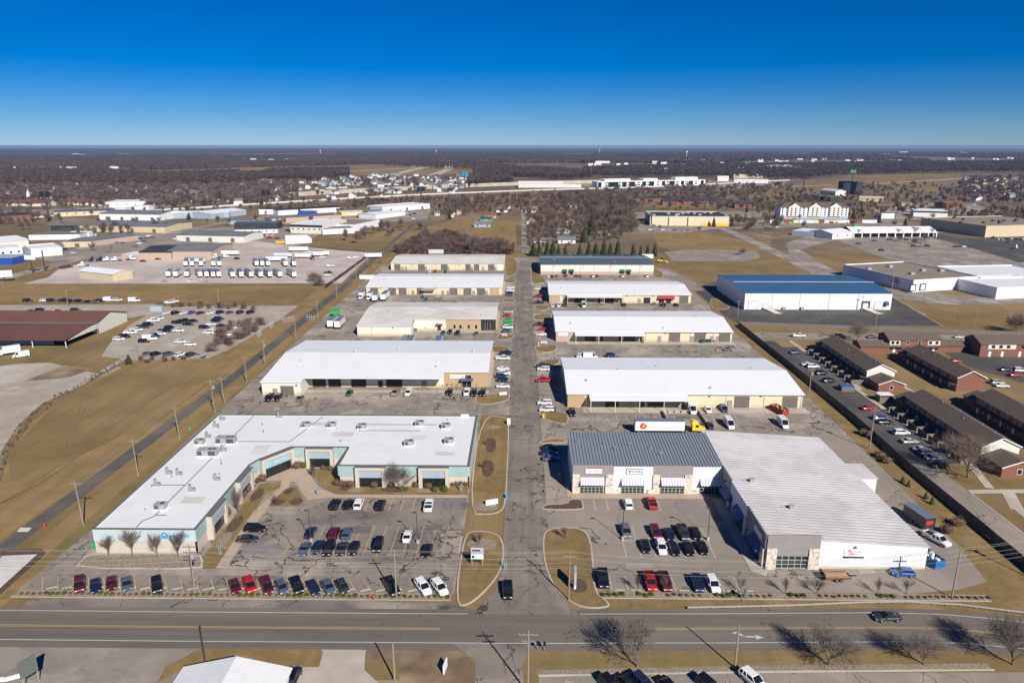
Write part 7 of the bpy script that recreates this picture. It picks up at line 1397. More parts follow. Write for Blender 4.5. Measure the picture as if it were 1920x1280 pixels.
village([(0,302),(330,300),(640,300),(640,309),(300,316),(0,320)], 90, 21, 'in the far left woods', 'houses in the far left woods', (0,0,2,5), 60, True); village([(1100,303),(1400,300),(1900,296),(1900,308),(1400,312),(1100,314)], 90, 22, 'in the far right woods', 'houses in the far right woods', (0,0,2,5), 60, True)
village([(1180,318),(1500,312),(1500,318),(1200,324)], 34, 6, 'scattered in the woods behind the white campus', 'houses behind the campus', (0,2,4), 40, True); village([(985,385),(1090,380),(1095,410),(1060,425),(995,420)], 9, 7, 'among the bare trees east of the country lane', 'houses east of the lane', (2,4,5), 26); village([(820,385),(960,384),(960,398),(850,404)], 7, 8, 'among the trees between field and highway', 'houses by the field', (4,2,5), 26)
house(905,425,17,11,3.2,2.6,'panel_steel','roof_gray','dark blue house with gray roof alone in the tan field'); house(920,408,13,9,3,2.2,'siding_band','rust','house with orange-brown roof behind the blue house'); house(912,414,13,8,2.8,2.0,'siding_olive','awning_green','green-roofed shed behind the blue house'); house(1062,455,15,10,3.2,2.4,'siding_white','roof_gray','white house with gray roof behind the evergreen row'); house(1055,437,14,8,2.8,1.8,'panel_steel','roof_gray','gray-blue shed by a white trailer among bare trees'); house(1042,424,14,9,3,2.2,'siding_pale','roof_brown','cream cottage with brown roof among bare trees'); house(1050,408,14,10,3.2,2.4,'brick_red','roof_black','brick house with dark roof among bare trees'); house(1139,440,4,3,2.2,.8,'panel_steel','roof_gray','tiny blue-gray hut on the tan lawn',windows=False); house(820,404,6,5,3.4,1.8,'siding_white','roof_gray','tiny white house at the west edge of the field'); house(848,407,4,3,2,.8,'siding_pale','roof_cream','tiny pale hut in the field',windows=False); house(1040,372,12,10,6,3,'brick_red','roof_brown','tall brick house near the highway wall')
for i, (px, py, w, l) in enumerate(((1092,366,60,'beside the highway hedge'), (1160,368,70,'left of the white gable'), (1230,378,64,'behind the yellow store'), (1290,384,76,'long and low behind the yellow store'), (1260,364,60,'by the highway bend'), (1345,384,44,'with white gable near the hotel'), (1395,390,30,'by the bare lot'), (1200,362,44,'second from the highway'))):
    house(px, py, w, 13, 5.5, 2.6, 'brick_red', 'roof_black', 'long dark-roofed brick flats ' + l, name='apartment_block')
def shed(pts, depth, h, wall, roof, label, rise=0.0, name='industrial_building', parapet=0.0, band=None, doors=0, windows=0, roofz=None, cat='building'):
    "front wall along two photo points on the ground; the body runs straight back"
    (xa, ya), (xb, yb) = G(*pts[0]), G(*pts[1]); L = math.hypot(xb-xa, yb-ya); a = math.atan2(yb-ya, xb-xa); r = empty(name, ((xa+xb)/2, (ya+yb)/2, 0), a); hl = L/2; mb = MB(); d = depth
    if rise:
        for s in (-1, 1): mb.poly([(s*hl,0,0),(s*hl,d,0),(s*hl,d,h),(s*hl,d/2,h+rise),(s*hl,0,h)])
        mb.quad((-hl,0,0),(hl,0,0),(hl,0,h),(-hl,0,h)); mb.quad((-hl,d,0),(hl,d,0),(hl,d,h),(-hl,d,h)); mb.build('wall', M[wall], r, world=False)
        for y0, y1 in ((-.4, d/2), (d+.4, d/2)): q = MB(); q.loft([[(-hl-.4,y0,h-.05),(-hl-.4,y1,h+rise),(-hl-.4,y1,h+rise+.25),(-hl-.4,y0,h+.2)],[(hl+.4,y0,h-.05),(hl+.4,y1,h+rise),(hl+.4,y1,h+rise+.25),(hl+.4,y0,h+.2)]]); q.build('roof', M[roof], r, world=False)
    else:
        mb.box(-hl, hl, 0, d, 0, h); mb.build('wall', M[wall], r, world=False); q = MB(); q.box(-hl+.35, hl-.35, .35, d-.35, h+.01, h+.06); q.build('roof', M[roof], r, world=False)
        if parapet: q = MB(); q.box(-hl-.1,hl+.1,-.1,.3,h+.06,h+parapet); q.box(-hl-.1,hl+.1,d-.3,d+.1,h+.06,h+parapet); q.box(-hl-.1,-hl+.3,.3,d-.3,h+.06,h+parapet); q.box(hl-.3,hl+.1,.3,d-.3,h+.06,h+parapet); q.build('parapet', M[wall], r, world=False)
    if band: q = MB(); q.box(-hl-.06,hl+.06,-.08,-.005,h*.72,h*.98); q.build('band', M[band], r, world=False)
    for i in range(doors): q = MB(); u = -hl+L*(i+.5)/doors; q.box(u-1.8,u+1.8,-.1,-.01,0,min(3.6,h*.7)); q.build('garage_door', M['garage'], r, world=False)
    for i in range(windows): q = MB(); u = -hl+L*(i+.5)/windows; q.box(u-.8,u+.8,-.1,-.01,h*.45,h*.45+1.2); q.build('window', M['glass'], r, world=False)
    return tag(r, label, cat)
# left-hand industrial quarter
shed([(150,521),(212,528)],14,4.6,'siding_band','roof_cool','yellow-walled workshop with pale roof at the truck yard street',1.4,doors=0); shed([(262,487),(322,487)],40,5.5,'brick_pink','roof_black','peach workshop with black roof, west half of a pair',2); shed([(316,486),(398,486)],42,6,'brick_pink','roof_gray','peach workshop with gray metal roof and end doors',2.2); shed([(228,486),(262,487)],16,3.6,'brick_pink','roof_cool','low peach annex with pale roof beside the peach workshop')
shed([(332,452),(458,455)],34,5.5,'siding_pale','roof_gray','long pale workshop with gray roof and blue doors',1.6,doors=3); shed([(60,483),(118,478)],30,6,'siding_white','roof_white','white block workshop with dark roof strip by the wide street',parapet=.5); shed([(0,484),(44,480)],24,7,'siding_white','roof_white','white two-storey office with green windows at the left edge',windows=3); shed([(-60,497),(24,497)],20,5,'car_blue','panel_steel','bright blue low building at the left edge')
shed([(-20,470),(55,462)],40,6,'siding_pale','roof_cool','cream shed with pale roof above the white office',1.8); shed([(118,464),(172,463)],30,4.5,'siding_band','roof_gray','low tan workshop with gray roof and blue door',doors=1); shed([(172,462),(260,450)],26,4.6,'brick_pink','roof_gray','brown workshop front with shaded canopy among the parked cars',.8); shed([(55,450),(150,449)],26,4.5,'trim_white','roof_gray','long low white-fronted workshop by the brick sheds')
shed([(147,434),(310,437)],46,6,'siding_band','roof_gray','long tan warehouse with gray roof beside the dark canopy',1.4,doors=4); shed([(187,412),(300,414)],50,7,'trim_white','roof_gray','large gray-roofed warehouse with white dock doors',2.4,doors=4); shed([(102,406),(214,402)],30,5,'siding_band','roof_slate2','tan school-like building with blue-gray roof and window strip',.8,windows=7)
shed([(196,389),(280,388)],50,7,'trim_white','roof_white','white retail building with dark openings behind the highway',windows=5); shed([(326,410),(430,408)],24,6,'panel_steel','roof_cool','long blue-walled shed with white roof by the highway',1.4,doors=2); shed([(398,411),(462,403)],40,6,'panel_steel','roof_cool','blue shed with broad white roof next to the long blue shed',1.6); shed([(440,430),(520,430)],18,6,'roof_black','roof_slate2','black-walled building with slate roof',1.2); shed([(440,438),(520,437)],8,3,'trim_white','roof_white','low white strip garage below the black building',windows=6)
shed([(545,437),(605,439)],50,8.5,'siding_pale','roof_cool','tall cream office block with navy cornice and round windows',parapet=.4,band='car_navy',windows=6); shed([(605,440),(665,437)],20,5,'siding_white','roof_gray','white annex with gray roof beside the cream office block'); shed([(665,434),(712,424)],44,6.5,'siding_white','roof_tan','white-walled building with tan flat roof by the rail trail',parapet=.3); shed([(522,404),(640,397)],26,6,'trim_white','roof_black','long white-walled warehouse with dark roof below the highway',1.2); shed([(486,402),(522,402)],26,6,'trim_white','roof_black','short white warehouse left of the long dark-roofed one')
shed([(705,411),(760,404)],26,5,'siding_white','roof_white','white-roofed workshop by the equipment yard',.8); shed([(718,398),(806,391)],34,6,'trim_white','roof_white','white flat-roofed depot near the highway',parapet=.5,doors=3); shed([(640,405),(680,404)],16,4.5,'siding_cream','roof_cream','tan equipment shed behind the diggers',1.0); shed([(510,420),(640,412)],26,5.5,'brick_pink','roof_gray','long low gray-roofed building behind the cream office block'); shed([(-40,418),(60,412)],30,6,'brick_red','roof_black','dark-roofed hall at the far left by the highway',2.0)
x, y = G(560,455); r = empty('dome_shed', (x, y, 0), R(20)); q = MB(); n = 12
q.loft([[(11*t_, 7*math.cos(math.pi*i/n)*s_, 7*math.sin(math.pi*i/n)*s_) for i in range(n+1)] for t_, s_ in ((-1,1),(0,1),(.7,.95),(1,.55))], closed=False, caps=True); q.build('canopy', M['roof_cream'], r, world=False); q = MB(); q.box(-11.3,-11.02,-7,7,0,.5); q.build('sill', M['concrete'], r, world=False); tag(r, 'rounded cream fabric dome shed beside the school bus', 'shed')
x, y = G(530,457); r = empty('school_bus', (x, y, .05), R(-70)); pv(r, 'body', 'sign_yellow', (-1.2,1.2,-5.5,4.2,.7,3.0)); pv(r, 'hood', 'sign_yellow', (-.9,.9,4.2,5.6,.6,1.7)); pv(r, 'windows', 'car_glass', (-1.22,-1.201,-5,3.8,1.9,2.6), (1.201,1.22,-5,3.8,1.9,2.6)); wheels(r, (-3.2,4.4), 1.2, .5); tag(r, 'yellow school bus beside the fabric dome', 'bus')
for px, py, w, l in ((195,386,26,'left wing'), (150,384,40,'middle wing'), (60,386,60,'church wing')): house(px, py, w, 16, 4, 4, 'siding_pale', 'roof_brown', 'cream hall with brown roof behind the highway, ' + l, name='hall')
x, y = G(55,376); r = empty('church_steeple', (x, y, 0)); q = MB(); q.box(-2,2,-2,2,0,9); q.build('tower', M['siding_white'], r, world=False); q = MB(); q.tube((0,0,9),(0,0,17),2.6,.05,4); q.build('spire', M['siding_white'], r, world=False); tag(r, 'white church steeple above the brown-roofed halls', 'steeple')
for px0, px1, py, dp, h, w_, rf, l in ((66,100,472,14,4,'siding_pale','roof_cream','small cream shed beside the white block workshop'), (130,168,445,12,4,'trim_white','roof_white','low white shed roof among the parked cars'), (96,150,432,12,5,'roof_black','roof_gray','dark open trailer shed by the thicket'), (210,236,398,14,5,'trim_white','roof_white','small white depot beside the gray-roofed warehouse'), (250,280,394,14,5,'siding_white','roof_white','small white service station by the highway'), (428,470,421,16,4.5,'panel_steel','roof_gray','low blue-gray shed by the street corner'), (640,668,418,14,4.5,'siding_band','roof_tan','small tan shed by the equipment yard'), (560,590,405,14,5,'car_blue','roof_slate2','small blue-roofed shed among the diggers'), (690,712,402,12,4,'panel_steel','roof_gray','gray shed beside the white depot')):
    shed([(px0,py),(px1,py)],dp,h,w_,rf,l,.8)
# right-hand quarter
b = shed([(1222,423),(1366,424)],62,9,'siding_cream','roof_black','big yellow flat-roofed store with dark roof and rooftop units',parapet=1.0)
for i in range(16): q = MB(); u, v = rnd.uniform(-40,40), rnd.uniform(10,54); q.box(u-1.6,u+1.6,v-1.2,v+1.2,9.06,10.6); q.build('rooftop_unit', M['hvac'], b, world=False)
q = MB(); q.box(12,40,-.12,-.01,0,3); q.build('yellow_base', M['sign_yellow'], b, world=False)
for u in (-42,-22,-2): q = MB(); q.box(u-.4,u+.4,-1.6,-.02,0,9.6); q.build('buttress', M['siding_cream'], b, world=False)
b = bld('hotel', 'four-storey white hotel with three gables and gray hip roof', *G(1525,408)); (xa, ya), (xb, yb) = G(1462,411), G(1589,411); F = Fr(xa, ya, math.degrees(math.atan2(yb-ya, xb-xa))); L = math.hypot(xb-xa, yb-ya)
fpart('wall', 'siding_white', b, F, (0,L,-18,0,3.2,13.5)); fpart('ground_floor', 'panel_steel', b, F, (-.1,L+.1,-18.1,.1,0,3.2)); q = MB(); q.loft([[F.p(-.8,.8,13.5),F.p(L+.8,.8,13.5),F.p(L+.8,-18.8,13.5),F.p(-.8,-18.8,13.5)],[F.p(8,-8.5,18.5),F.p(L-8,-8.5,18.5),F.p(L-8,-9.5,18.5),F.p(8,-9.5,18.5)]]); q.build('roof', M['roof_shingle'], b)
for c in (.20,.5,.80):
    u = L*c; g = fpart('gable_bay', 'siding_pale', b, F, (u-7,u+7,.0,1.2,3.2,13.6)); q = MB(); q.poly([F.p(u-7,1.2,13.6),F.p(u+7,1.2,13.6),F.p(u,1.2,18.2)]); q.poly([F.p(u-7.6,1.5,13.4),F.p(u,1.5,18.6),F.p(u,-9,18.6),F.p(u-7.6,-1,13.4)],1); q.poly([F.p(u,1.5,18.6),F.p(u+7.6,1.5,13.4),F.p(u+7.6,-1,13.4),F.p(u,-9,18.6)],1); q.build('gable', [M['siding_pale'], M['roof_shingle']], b)
for st in range(4):
    for i in range(16):
        u = L*(i+.5)/16; v = 1.2 if any(abs(u-L*c) < 7 for c in (.2,.5,.8)) else 0; fpart('window', 'glass', b, F, (u-.8,u+.8,v+.01,v+.07,4.1+2.45*st,5.7+2.45*st))
GC = 'coloured storage containers before the hotel'
for i, (px, c) in enumerate(((1450,'trailer_white'),(1462,'panel_steel'),(1470,'bin_red'),(1480,'bin_red'),(1490,'siding_cream'),(1505,'trailer_white'),(1518,'trailer_white'),(1527,'siding_cream'),(1538,'rust'),(1547,'trailer_white'),(1562,'siding_cream'),(1572,'trailer_white'),(1584,'trailer_white'),(1593,'bin_red'),(1606,'rust'),(1622,'trailer_white'),(1636,'trailer_white'))):
    x, y = G(px, 418); q = MB(); q.box(-4,4,-1.3,1.3,0,3.2); q.box(-3.9,3.9,-1.35,-1.302,.2,3.0); o = q.build('storage_container', M[c], loc=(x, y, .05), world=False); tag(o, '%s storage container in the line before the hotel' % {'trailer_white':'white','panel_steel':'blue-gray','bin_red':'red','siding_cream':'cream','rust':'rust-brown'}[c], 'container', GC)
for px, py, c in ((1483,419,'green'), (1605,424,'green')):
    x, y = G(px, py, 1); q = MB(); q.box(-3,3,-1.3,1.3,0,2.6); q.box(-2.9,2.9,-1.34,-1.302,.2,2.4); o = q.build('storage_container', M['car_green'], loc=(x, y, .05), world=False); tag(o, 'lime green container ' + ('in the line before the hotel' if px < 1500 else 'behind the white plaza roof'), 'container')
b = bld('shopping_strip', 'long white-roofed shopping strip with gabled porticos and dark shopfronts', *G(1660,445)); (xa, ya), (xb, yb) = G(1600,446), G(1755,445); F = Fr(xa, ya, math.degrees(math.atan2(yb-ya, xb-xa))); L = math.hypot(xb-xa, yb-ya)
fpart('wall', 'siding_white', b, F, (0,L,-30,-4,0,5)); fpart('shopfront', 'glass', b, F, (.5,L-.5,-3.99,-3.9,.2,3.6)); q = MB(); q.loft([[F.p(-1,.5,4.2),F.p(-1,-13,8.6),F.p(-1,-13,8.9),F.p(-1,.5,4.7)],[F.p(L+1,.5,4.2),F.p(L+1,-13,8.6),F.p(L+1,-13,8.9),F.p(L+1,.5,4.7)]]); q.loft([[F.p(-1,-13,8.6),F.p(-1,-31,5),F.p(-1,-31,5.3),F.p(-1,-13,8.9)],[F.p(L+1,-13,8.6),F.p(L+1,-31,5),F.p(L+1,-31,5.3),F.p(L+1,-13,8.9)]]); q.build('roof', M['roof_white'], b)
for i in range(11): fpart('porch_pillar', 'trim_white', b, F, (L*i/10-.4,L*i/10+.4,-.4,.4,0,4.2))
for c, g in ((.08,2.6),(.56,2.8),(.78,4.2),(.97,2.8)): u = L*c; q = MB(); q.poly([F.p(u-g,.6,4.2),F.p(u+g,.6,4.2),F.p(u,.6,4.4+g)]); q.poly([F.p(u-g-.4,.9,4.1),F.p(u,.9,4.7+g),F.p(u,-3*g,4.7+g),F.p(u-g-.4,-1,4.1)]); q.poly([F.p(u,.9,4.7+g),F.p(u+g+.4,.9,4.1),F.p(u+g+.4,-1,4.1),F.p(u,-3*g,4.7+g)]); q.build('portico', M['roof_white'], b)
shed([(1484,441),(1556,447)],28,4.6,'panel_steel','roof_cool','low pale gray-roofed wing joined to the shopping strip'); sw = shed([(1560,449),(1598,446)],26,5,'siding_white','roof_white','white corner shop at the west end of the shopping strip',2.5,windows=2)
b = shed([(1710,548),(1833,540)],58,6.6,'siding_white','roof_tan','flat tan-roofed empty store with white walls and two dock doors',parapet=.7)
for u in (-24,-17): q = MB(); q.box(u-2.2,u+2.2,-.3,-.01,.8,4.8); q.box(u-1.5,u+1.5,-.34,-.302,1.2,4.2,1); q.build('dock_door', [M['door_dark'], M['trim_white']], b, world=False)
for u, v in ((-20,40),(0,44),(8,26),(18,22),(-8,18)): q = MB(); q.box(u-1.5,u+1.5,v-1.1,v+1.1,6.67,8.0); q.build('rooftop_unit', M['hvac'], b, world=False)
shed([(1835,541),(1990,538)],40,6.4,'siding_white','roof_white','white-roofed store wing at the right edge',parapet=.6); shed([(1866,561),(1990,556)],34,6,'siding_white','roof_white','white store block in front of the wing at the right edge',parapet=.6)
b = shed([(1846,445),(2010,440)],80,10,'siding_band','roof_tan','big tan-roofed store with gray side wall and cream front',parapet=.6)
for i in range(12): q = MB(); u, v = rnd.uniform(-55,55), rnd.uniform(10,70); q.box(u-1.5,u+1.5,v-1.2,v+1.2,10.07,11.6); q.build('rooftop_unit', M['hvac_dark'], b, world=False)
shed([(1712,406),(1776,408)],26,7,'trim_white','roof_white','white car-dealer hall with navy band',band='car_navy',parapet=.6); shed([(1652,410),(1676,410)],14,6,'trim_white','roof_slate2','small white and blue fast-food box by the lawn'); shed([(1640,396),(1668,397)],16,4.5,'brick_tan','roof_brown','brown restaurant with orange front by the hotel lot',2)
shed([(1775,392),(1807,390)],18,6.5,'brick_red','rust','red restaurant with pointed tower by the ramp road',2.5); shed([(1740,384),(1776,386)],20,4.5,'siding_band','roof_slate2','tan restaurant beside the red-roofed one',1); shed([(1690,388),(1712,388)],16,5,'brick_pink','roof_tan','pink-brown restaurant among the ramp shops',1)
b = shed([(1570,362),(1604,365)],12,20,'roof_black','roof_gray','dark six-storey tower hotel with white balcony front',parapet=1.0)
for st in range(5):
    for i in range(9): q = MB(); u = -9+18*i/9; q.box(u,u+1.4,-.2,-.01,3+3.3*st,5.4+3.3*st); q.build('window', M['trim_white'], b, world=False)
shed([(1500,372),(1556,378)],18,7,'roof_black','roof_gray','dark low hotel wing before the tower hotel',windows=8); shed([(1610,377),(1656,378)],16,7.5,'siding_band','roof_gray','cream-windowed low hotel wing right of the tower',windows=10); shed([(1538,364),(1566,367)],20,7,'siding_pale','roof_cream','pale round-roofed hall left of the tower hotel',3)
b = bld('campus_building', 'long white modern campus building with dark glass bays beyond the highway', *G(1215,346)); (xa, ya), (xb, yb) = G(1120,351), G(1322,347); F = Fr(xa, ya, math.degrees(math.atan2(yb-ya, xb-xa))); L = math.hypot(xb-xa, yb-ya)
fpart('wall', 'trim_white', b, F, (0,L,-26,0,0,11)); fpart('upper_storey', 'trim_white', b, F, (L*.07,L*.30,-24,-3,11,15.5)); fpart('upper_storey', 'trim_white', b, F, (L*.42,L*.55,-24,-3,11,15.5)); fpart('upper_storey', 'trim_white', b, F, (L*.72,L*.93,-24,-3,11,17))
for c, w in ((.02,.03),(.14,.09),(.24,.04),(.31,.05),(.42,.035),(.49,.045),(.60,.03),(.68,.05),(.78,.03),(.86,.04),(.97,.03)): fpart('glass_bay', 'glass', b, F, (L*(c-w/2),L*(c+w/2),.01,.6,.5,9.8))
for c in (.08,.2,.28,.37,.46,.55,.64,.73,.82,.91): fpart('window_band', 'glass', b, F, (L*c-3,L*c+3,.01,.3,2,4.2), (L*c-3,L*c+3,.01,.3,6.6,8.8))
shed([(972,352),(1056,352)],40,8,'siding_pale','roof_cool','pale hall with broad arched white roof behind the highway wall',4); shed([(1056,352),(1090,352)],24,6,'siding_pale','roof_cool','low pale annex with gray roof behind the highway wall'); house(1050,331,60,30,5,9,'siding_pale','awning_green','green-roofed hall near the campus',name='hall'); shed([(1345,340),(1366,340)],20,12,'siding_pale','roof_cream','cream tower block right of the campus'); shed([(1376,343),(1440,344)],30,9,'trim_white','roof_gray','white and glass office with flat roof right of the campus',windows=6); shed([(1375,334),(1430,334)],30,9,'siding_band','roof_cool','pale long office behind the glass office')
for px, py, w, l in ((50,330,50,'long blue-white plant with a blue square at the left'), (10,318,44,'white-roofed factory at the far left'), (95,327,22,'white tank hall at the far left'), (120,318,26,'pale works strip at the far left'), (160,322,20,'low white works beyond the left woods'), (470,309,14,'pale hangar left of the airfield'), (560,308,24,'first hangar by the airfield'), (610,307,20,'white hangar by the airfield'), (665,307,34,'blue-roofed hangar by the airfield'), (845,306,24,'pale terminal on the airfield'), (850,315,30,'tan-roofed shed beside the runway'), (1200,304,26,'pale works in the far woods'), (1225,303,18,'white block beside the works in the far woods'), (1130,306,26,'white mall block in the far woods'), (1290,312,30,'brown school block in the right woods'), (1694,287,14,'tall pale block on the far right skyline'), (1680,290,20,'white works below the tall pale block'), (1660,291,16,'low pale works on the far right'), (1790,291,16,'pale works on the far right'), (1835,294,20,'white shed in the far right woods'), (1805,288,10,'small pale works on the right skyline'), (1890,290,14,'pale works at the far right edge'), (140,291,10,'white works on the left skyline'), (155,292,8,'small white works on the left skyline'), (424,296,12,'white hall in the left woods'), (230,291,16,'pale works on the left skyline'), (560,297,12,'pale sheds beyond the airfield'), (905,303,12,'white hall beyond the airfield')):
    x, y = G(px, py); hw = w*y/1333*.5; hh = 6+y*.0009; r = empty('factory', (x, y, 0)); a = MB(); a.box(-hw,hw,0,40,0,hh); a.build('wall', M['trim_white' if 'white' in l else 'siding_pale' if 'brown' not in l else 'brick_tan'], r, world=False); a = MB(); a.box(-hw+1,hw-1,1,39,hh+.02,hh+.4); a.build('roof', M['roof_cool'], r, world=False)
    if 'blue square' in l: a = MB(); a.box(hw*.5,hw*.62,-.4,-.05,1,hh); a.build('blue_square', M['sign_blue'], r, world=False)
    tag(r, l, 'building')
for px, py, h, l in ((601,291,42,'left of the airfield'), (818,290,40,'above the airfield'), (1124,290,48,'round white one straight beyond the park'), (1287,297,46,'white one right of the campus')):
    x, y = G(px, py); r = empty('water_tower', (x, y, 0)); q = MB(); q.tube((0,0,0),(0,0,h*.8),2.2,1.8,10); q.build('stem', M['siding_pale'], r, world=False); q = MB(); q.blob((0,0,h*.88),8,8,6,0,12,8); q.build('tank', M['siding_pale'], r, world=False); tag(r, 'distant water tower, ' + l, 'water tower')
# noise wall and highway furniture
mb_ = tag(empty('median_barrier', (*HW[3], 0)), 'pale concrete barrier down the middle of the highway', 'barrier')
for a, b_ in zip(HW[2:-1], HW[3:]): q = MB(); q.beam((*a,.9),(*b_,.9),.7,1.5); q.build('barrier_run', M['concrete_white'], mb_)
nw = tag(empty('noise_wall', (*G(900,352), 0)), 'long pale concrete noise wall along the far side of the highway', 'wall'); A = GS([(540,369),(640,363),(820,353.5),(1000,346.5),(1165,342.5)])
pw = MB(); pw.box(0,6,-.2,.2,0,7); me = pw.mesh('wall_panel', M['concrete'])
for a, b_ in zip(A[:-1], A[1:]):
    L = math.dist(a, b_); n = int(L/6); rz = math.atan2(b_[1]-a[1], b_[0]-a[0])
    for i in range(n): sub('wall_panel', me, nw, (a[0]+(b_[0]-a[0])*i/n-nw.location.x, a[1]+(b_[1]-a[1])*i/n-nw.location.y, rnd.uniform(-.15,.15)), rz)
for i, (px, py, k, c) in enumerate(((560,381,'sedan','black'),(640,375,'suv','white'),(690,372,'sedan','red'),(905,362,'suv','black'),(1000,358,'sedan','black'),(845,366,'van','blue'),(300,396,'suv','white'),(255,400,'van','white'),(760,369,'pickup','charcoal'))):
    x, y = G(px, py); tag(car(x, y, k, c, 75, .1, False), '%s driving on the highway %s' % (cname(c, k), ('below the subdivision','left of the hedge','beside the wall start','by the field houses','near the pale hall','beside the dark tower sign','at the left sheds','at the left retail hall','mid-way along the hedge')[i]), 'car', 'cars on the highway')
# ================================================================ WOODS TO THE HORIZON (beyond counting)
def wood_tree(sd, h=13, n=85, mt='forest_twig'):
    r_ = random.Random(sd); mb = MB(); mb.tube((0,0,0),(0,0,h*.5),.28,.18,4)
    for _ in range(n):
        a = r_.uniform(0, 6.283); e = r_.uniform(-.25, 1.4); d = Vector((math.cos(a)*math.cos(e), math.sin(a)*math.cos(e), math.sin(e))); c = Vector((0,0,h*.55)); q0 = c + Vector((d.x*h*.10, d.y*h*.10, d.z*h*.1)); q1 = c + Vector((d.x*h*.36, d.y*h*.36, d.z*h*.45))*r_.uniform(.7,1.05); s_ = d.orthogonal().normalized().lerp(d.cross(d.orthogonal()).normalized(), r_.random()).normalized()*r_.uniform(.12,.34)
        mb.tri(tuple(q0-s_*.6), tuple(q0+s_*.6), tuple(q1)); mb.tri(tuple(q1-s_*1.6), tuple(q1+s_*1.6), tuple(q0.lerp(q1,.45)))
    o = bpy.data.objects.new('wood_tree_%d' % sd, mb.mesh('wood_tree', M[mt])); return o
def wood_patch(sd, S=90, n=60, mt='forest_twig'):
    r_ = random.Random(sd); mb = MB()
    for _ in range(n):
        x, y = r_.uniform(-S/2, S/2), r_.uniform(-S/2, S/2); h = r_.uniform(6,12); w = r_.uniform(4,7)
        for k in range(3): a = r_.uniform(0, 3.14); dx, dy = math.cos(a)*w, math.sin(a)*w; mb.tri((x-dx,y-dy,h*.25), (x+dx,y+dy,h*.3), (x+r_.uniform(-2,2),y+r_.uniform(-2,2),h)); mb.tri((x-dx*.7,y-dy*.7,0), (x+dx*.7,y+dy*.7,0), (x,y,h*.8))
    return bpy.data.objects.new('wood_patch_%d' % sd, mb.mesh('wood_patch', M[mt]))
def woods(label, pts, src, smin, smax, sd):
    "points carry a size; a node tree sets one leafless tree on each"
    r_ = random.Random(sd); me = bpy.data.meshes.new('woods'); me.from_pydata([(x, y, 0) for x, y in pts], [], []); at = me.attributes.new('size', 'FLOAT', 'POINT'); at.data.foreach_set('value', [r_.uniform(smin, smax) for _ in pts])
    o = bpy.data.objects.new('woods', me); col.objects.link(o); ng = bpy.data.node_groups.new('woods', 'GeometryNodeTree'); ng.interface.new_socket('Geometry', in_out='INPUT', socket_type='NodeSocketGeometry'); ng.interface.new_socket('Geometry', in_out='OUTPUT', socket_type='NodeSocketGeometry'); N = ng.nodes; L = ng.links
    gi = N.new('NodeGroupInput'); go = N.new('NodeGroupOutput'); ip = N.new('GeometryNodeInstanceOnPoints'); oi = N.new('GeometryNodeObjectInfo'); oi.inputs['Object'].default_value = src; oi.inputs['As Instance'].default_value = True
    na = N.new('GeometryNodeInputNamedAttribute'); na.data_type = 'FLOAT'; na.inputs['Name'].default_value = 'size'; rv = N.new('FunctionNodeRandomValue'); rv.data_type = 'FLOAT_VECTOR'; rv.inputs['Max'].default_value = (0, 0, 6.283); rv.inputs['Seed'].default_value = sd
    L.new(gi.outputs[0], ip.inputs['Points']); L.new(oi.outputs['Geometry'], ip.inputs['Instance']); L.new(na.outputs['Attribute'], ip.inputs['Scale']); L.new(rv.outputs['Value'], ip.inputs['Rotation']); L.new(ip.outputs[0], go.inputs[0])
    m = o.modifiers.new('woods', 'NODES'); m.node_group = ng; tag(o, label, 'woods', kind='stuff'); return o
WT = [wood_tree(i, 13, 85, ('forest_twig','forest_twig2','forest_twig3')[i]) for i in range(3)]; WP = [wood_patch(i+7, 90, 70, ('forest_twig','forest_twig2','forest_twig')[i]) for i in range(3)]
def bare_source(sd, mt):
    tr, cr = bare_tree(13, sd, .48, 3, .055, 1.1, .10, .95); a = MB(); a.add(tr); a.add(cr, moff=1); return bpy.data.objects.new('bare_source_%d' % sd, a.mesh('bare_tree', [M['bark'], M[mt]]))
BS = [bare_source(201, 'twig'), bare_source(202, 'twig_red'), bare_source(203, 'twig_gray')]
from mathutils import noise as mnoise
def area(polys, n, sd, clump=None):
    out = []
    for P, k in polys: out += scatter(P, int(n*k*(1.5 if clump else 1)), sd+len(out))
    if clump: out = [p for p in out if mnoise.noise(Vector((p[0]/clump[0], p[1]/clump[1], 3.7))) + .5*mnoise.noise(Vector((p[0]/clump[0]*3, p[1]/clump[1]*3, 1.2))) > clump[2]]
    return out
NEARW = [([(-120,338),(0,324),(200,323),(300,331),(480,323),(655,319),(655,333),(560,345),(400,350),(250,352),(100,350),(-120,354)], 1.0), ([(888,322),(1000,318),(1090,322),(1120,332),(1060,338),(960,332),(890,336)], .35), ([(1090,318),(1300,312),(1560,308),(1990,304),(1990,326),(1800,324),(1590,330),(1500,338),(1340,334),(1130,334)], 1.35), ([(880,336),(960,336),(960,346),(880,352)], .08), ([(690,310),(880,306),(1000,318),(888,322)], .1)]
FARW = [([(-300,322),(0,318),(300,318),(640,309),(640,292),(-300,292)], 1.0), ([(640,308),(900,305),(1300,306),(1300,290),(640,290)], .9), ([(1300,306),(2300,302),(2300,289),(1300,289)], 1.0)]
for i in range(3): woods('leafless woods stretching behind the houses and campus' + ('', ', second growth', ', gray growth')[i], area(NEARW, 3200 if i < 2 else 1300, 100+i*37, (260,420,-.36)), WT[i], .7, 1.25, 5+i)
woods('bare thickets and hedges along the highway, the big store and the hotel', [p for i, (P, n) in enumerate(EXTRA) for p in scatter(P, n, 500+i)], BS[0], .5, .95, 33)
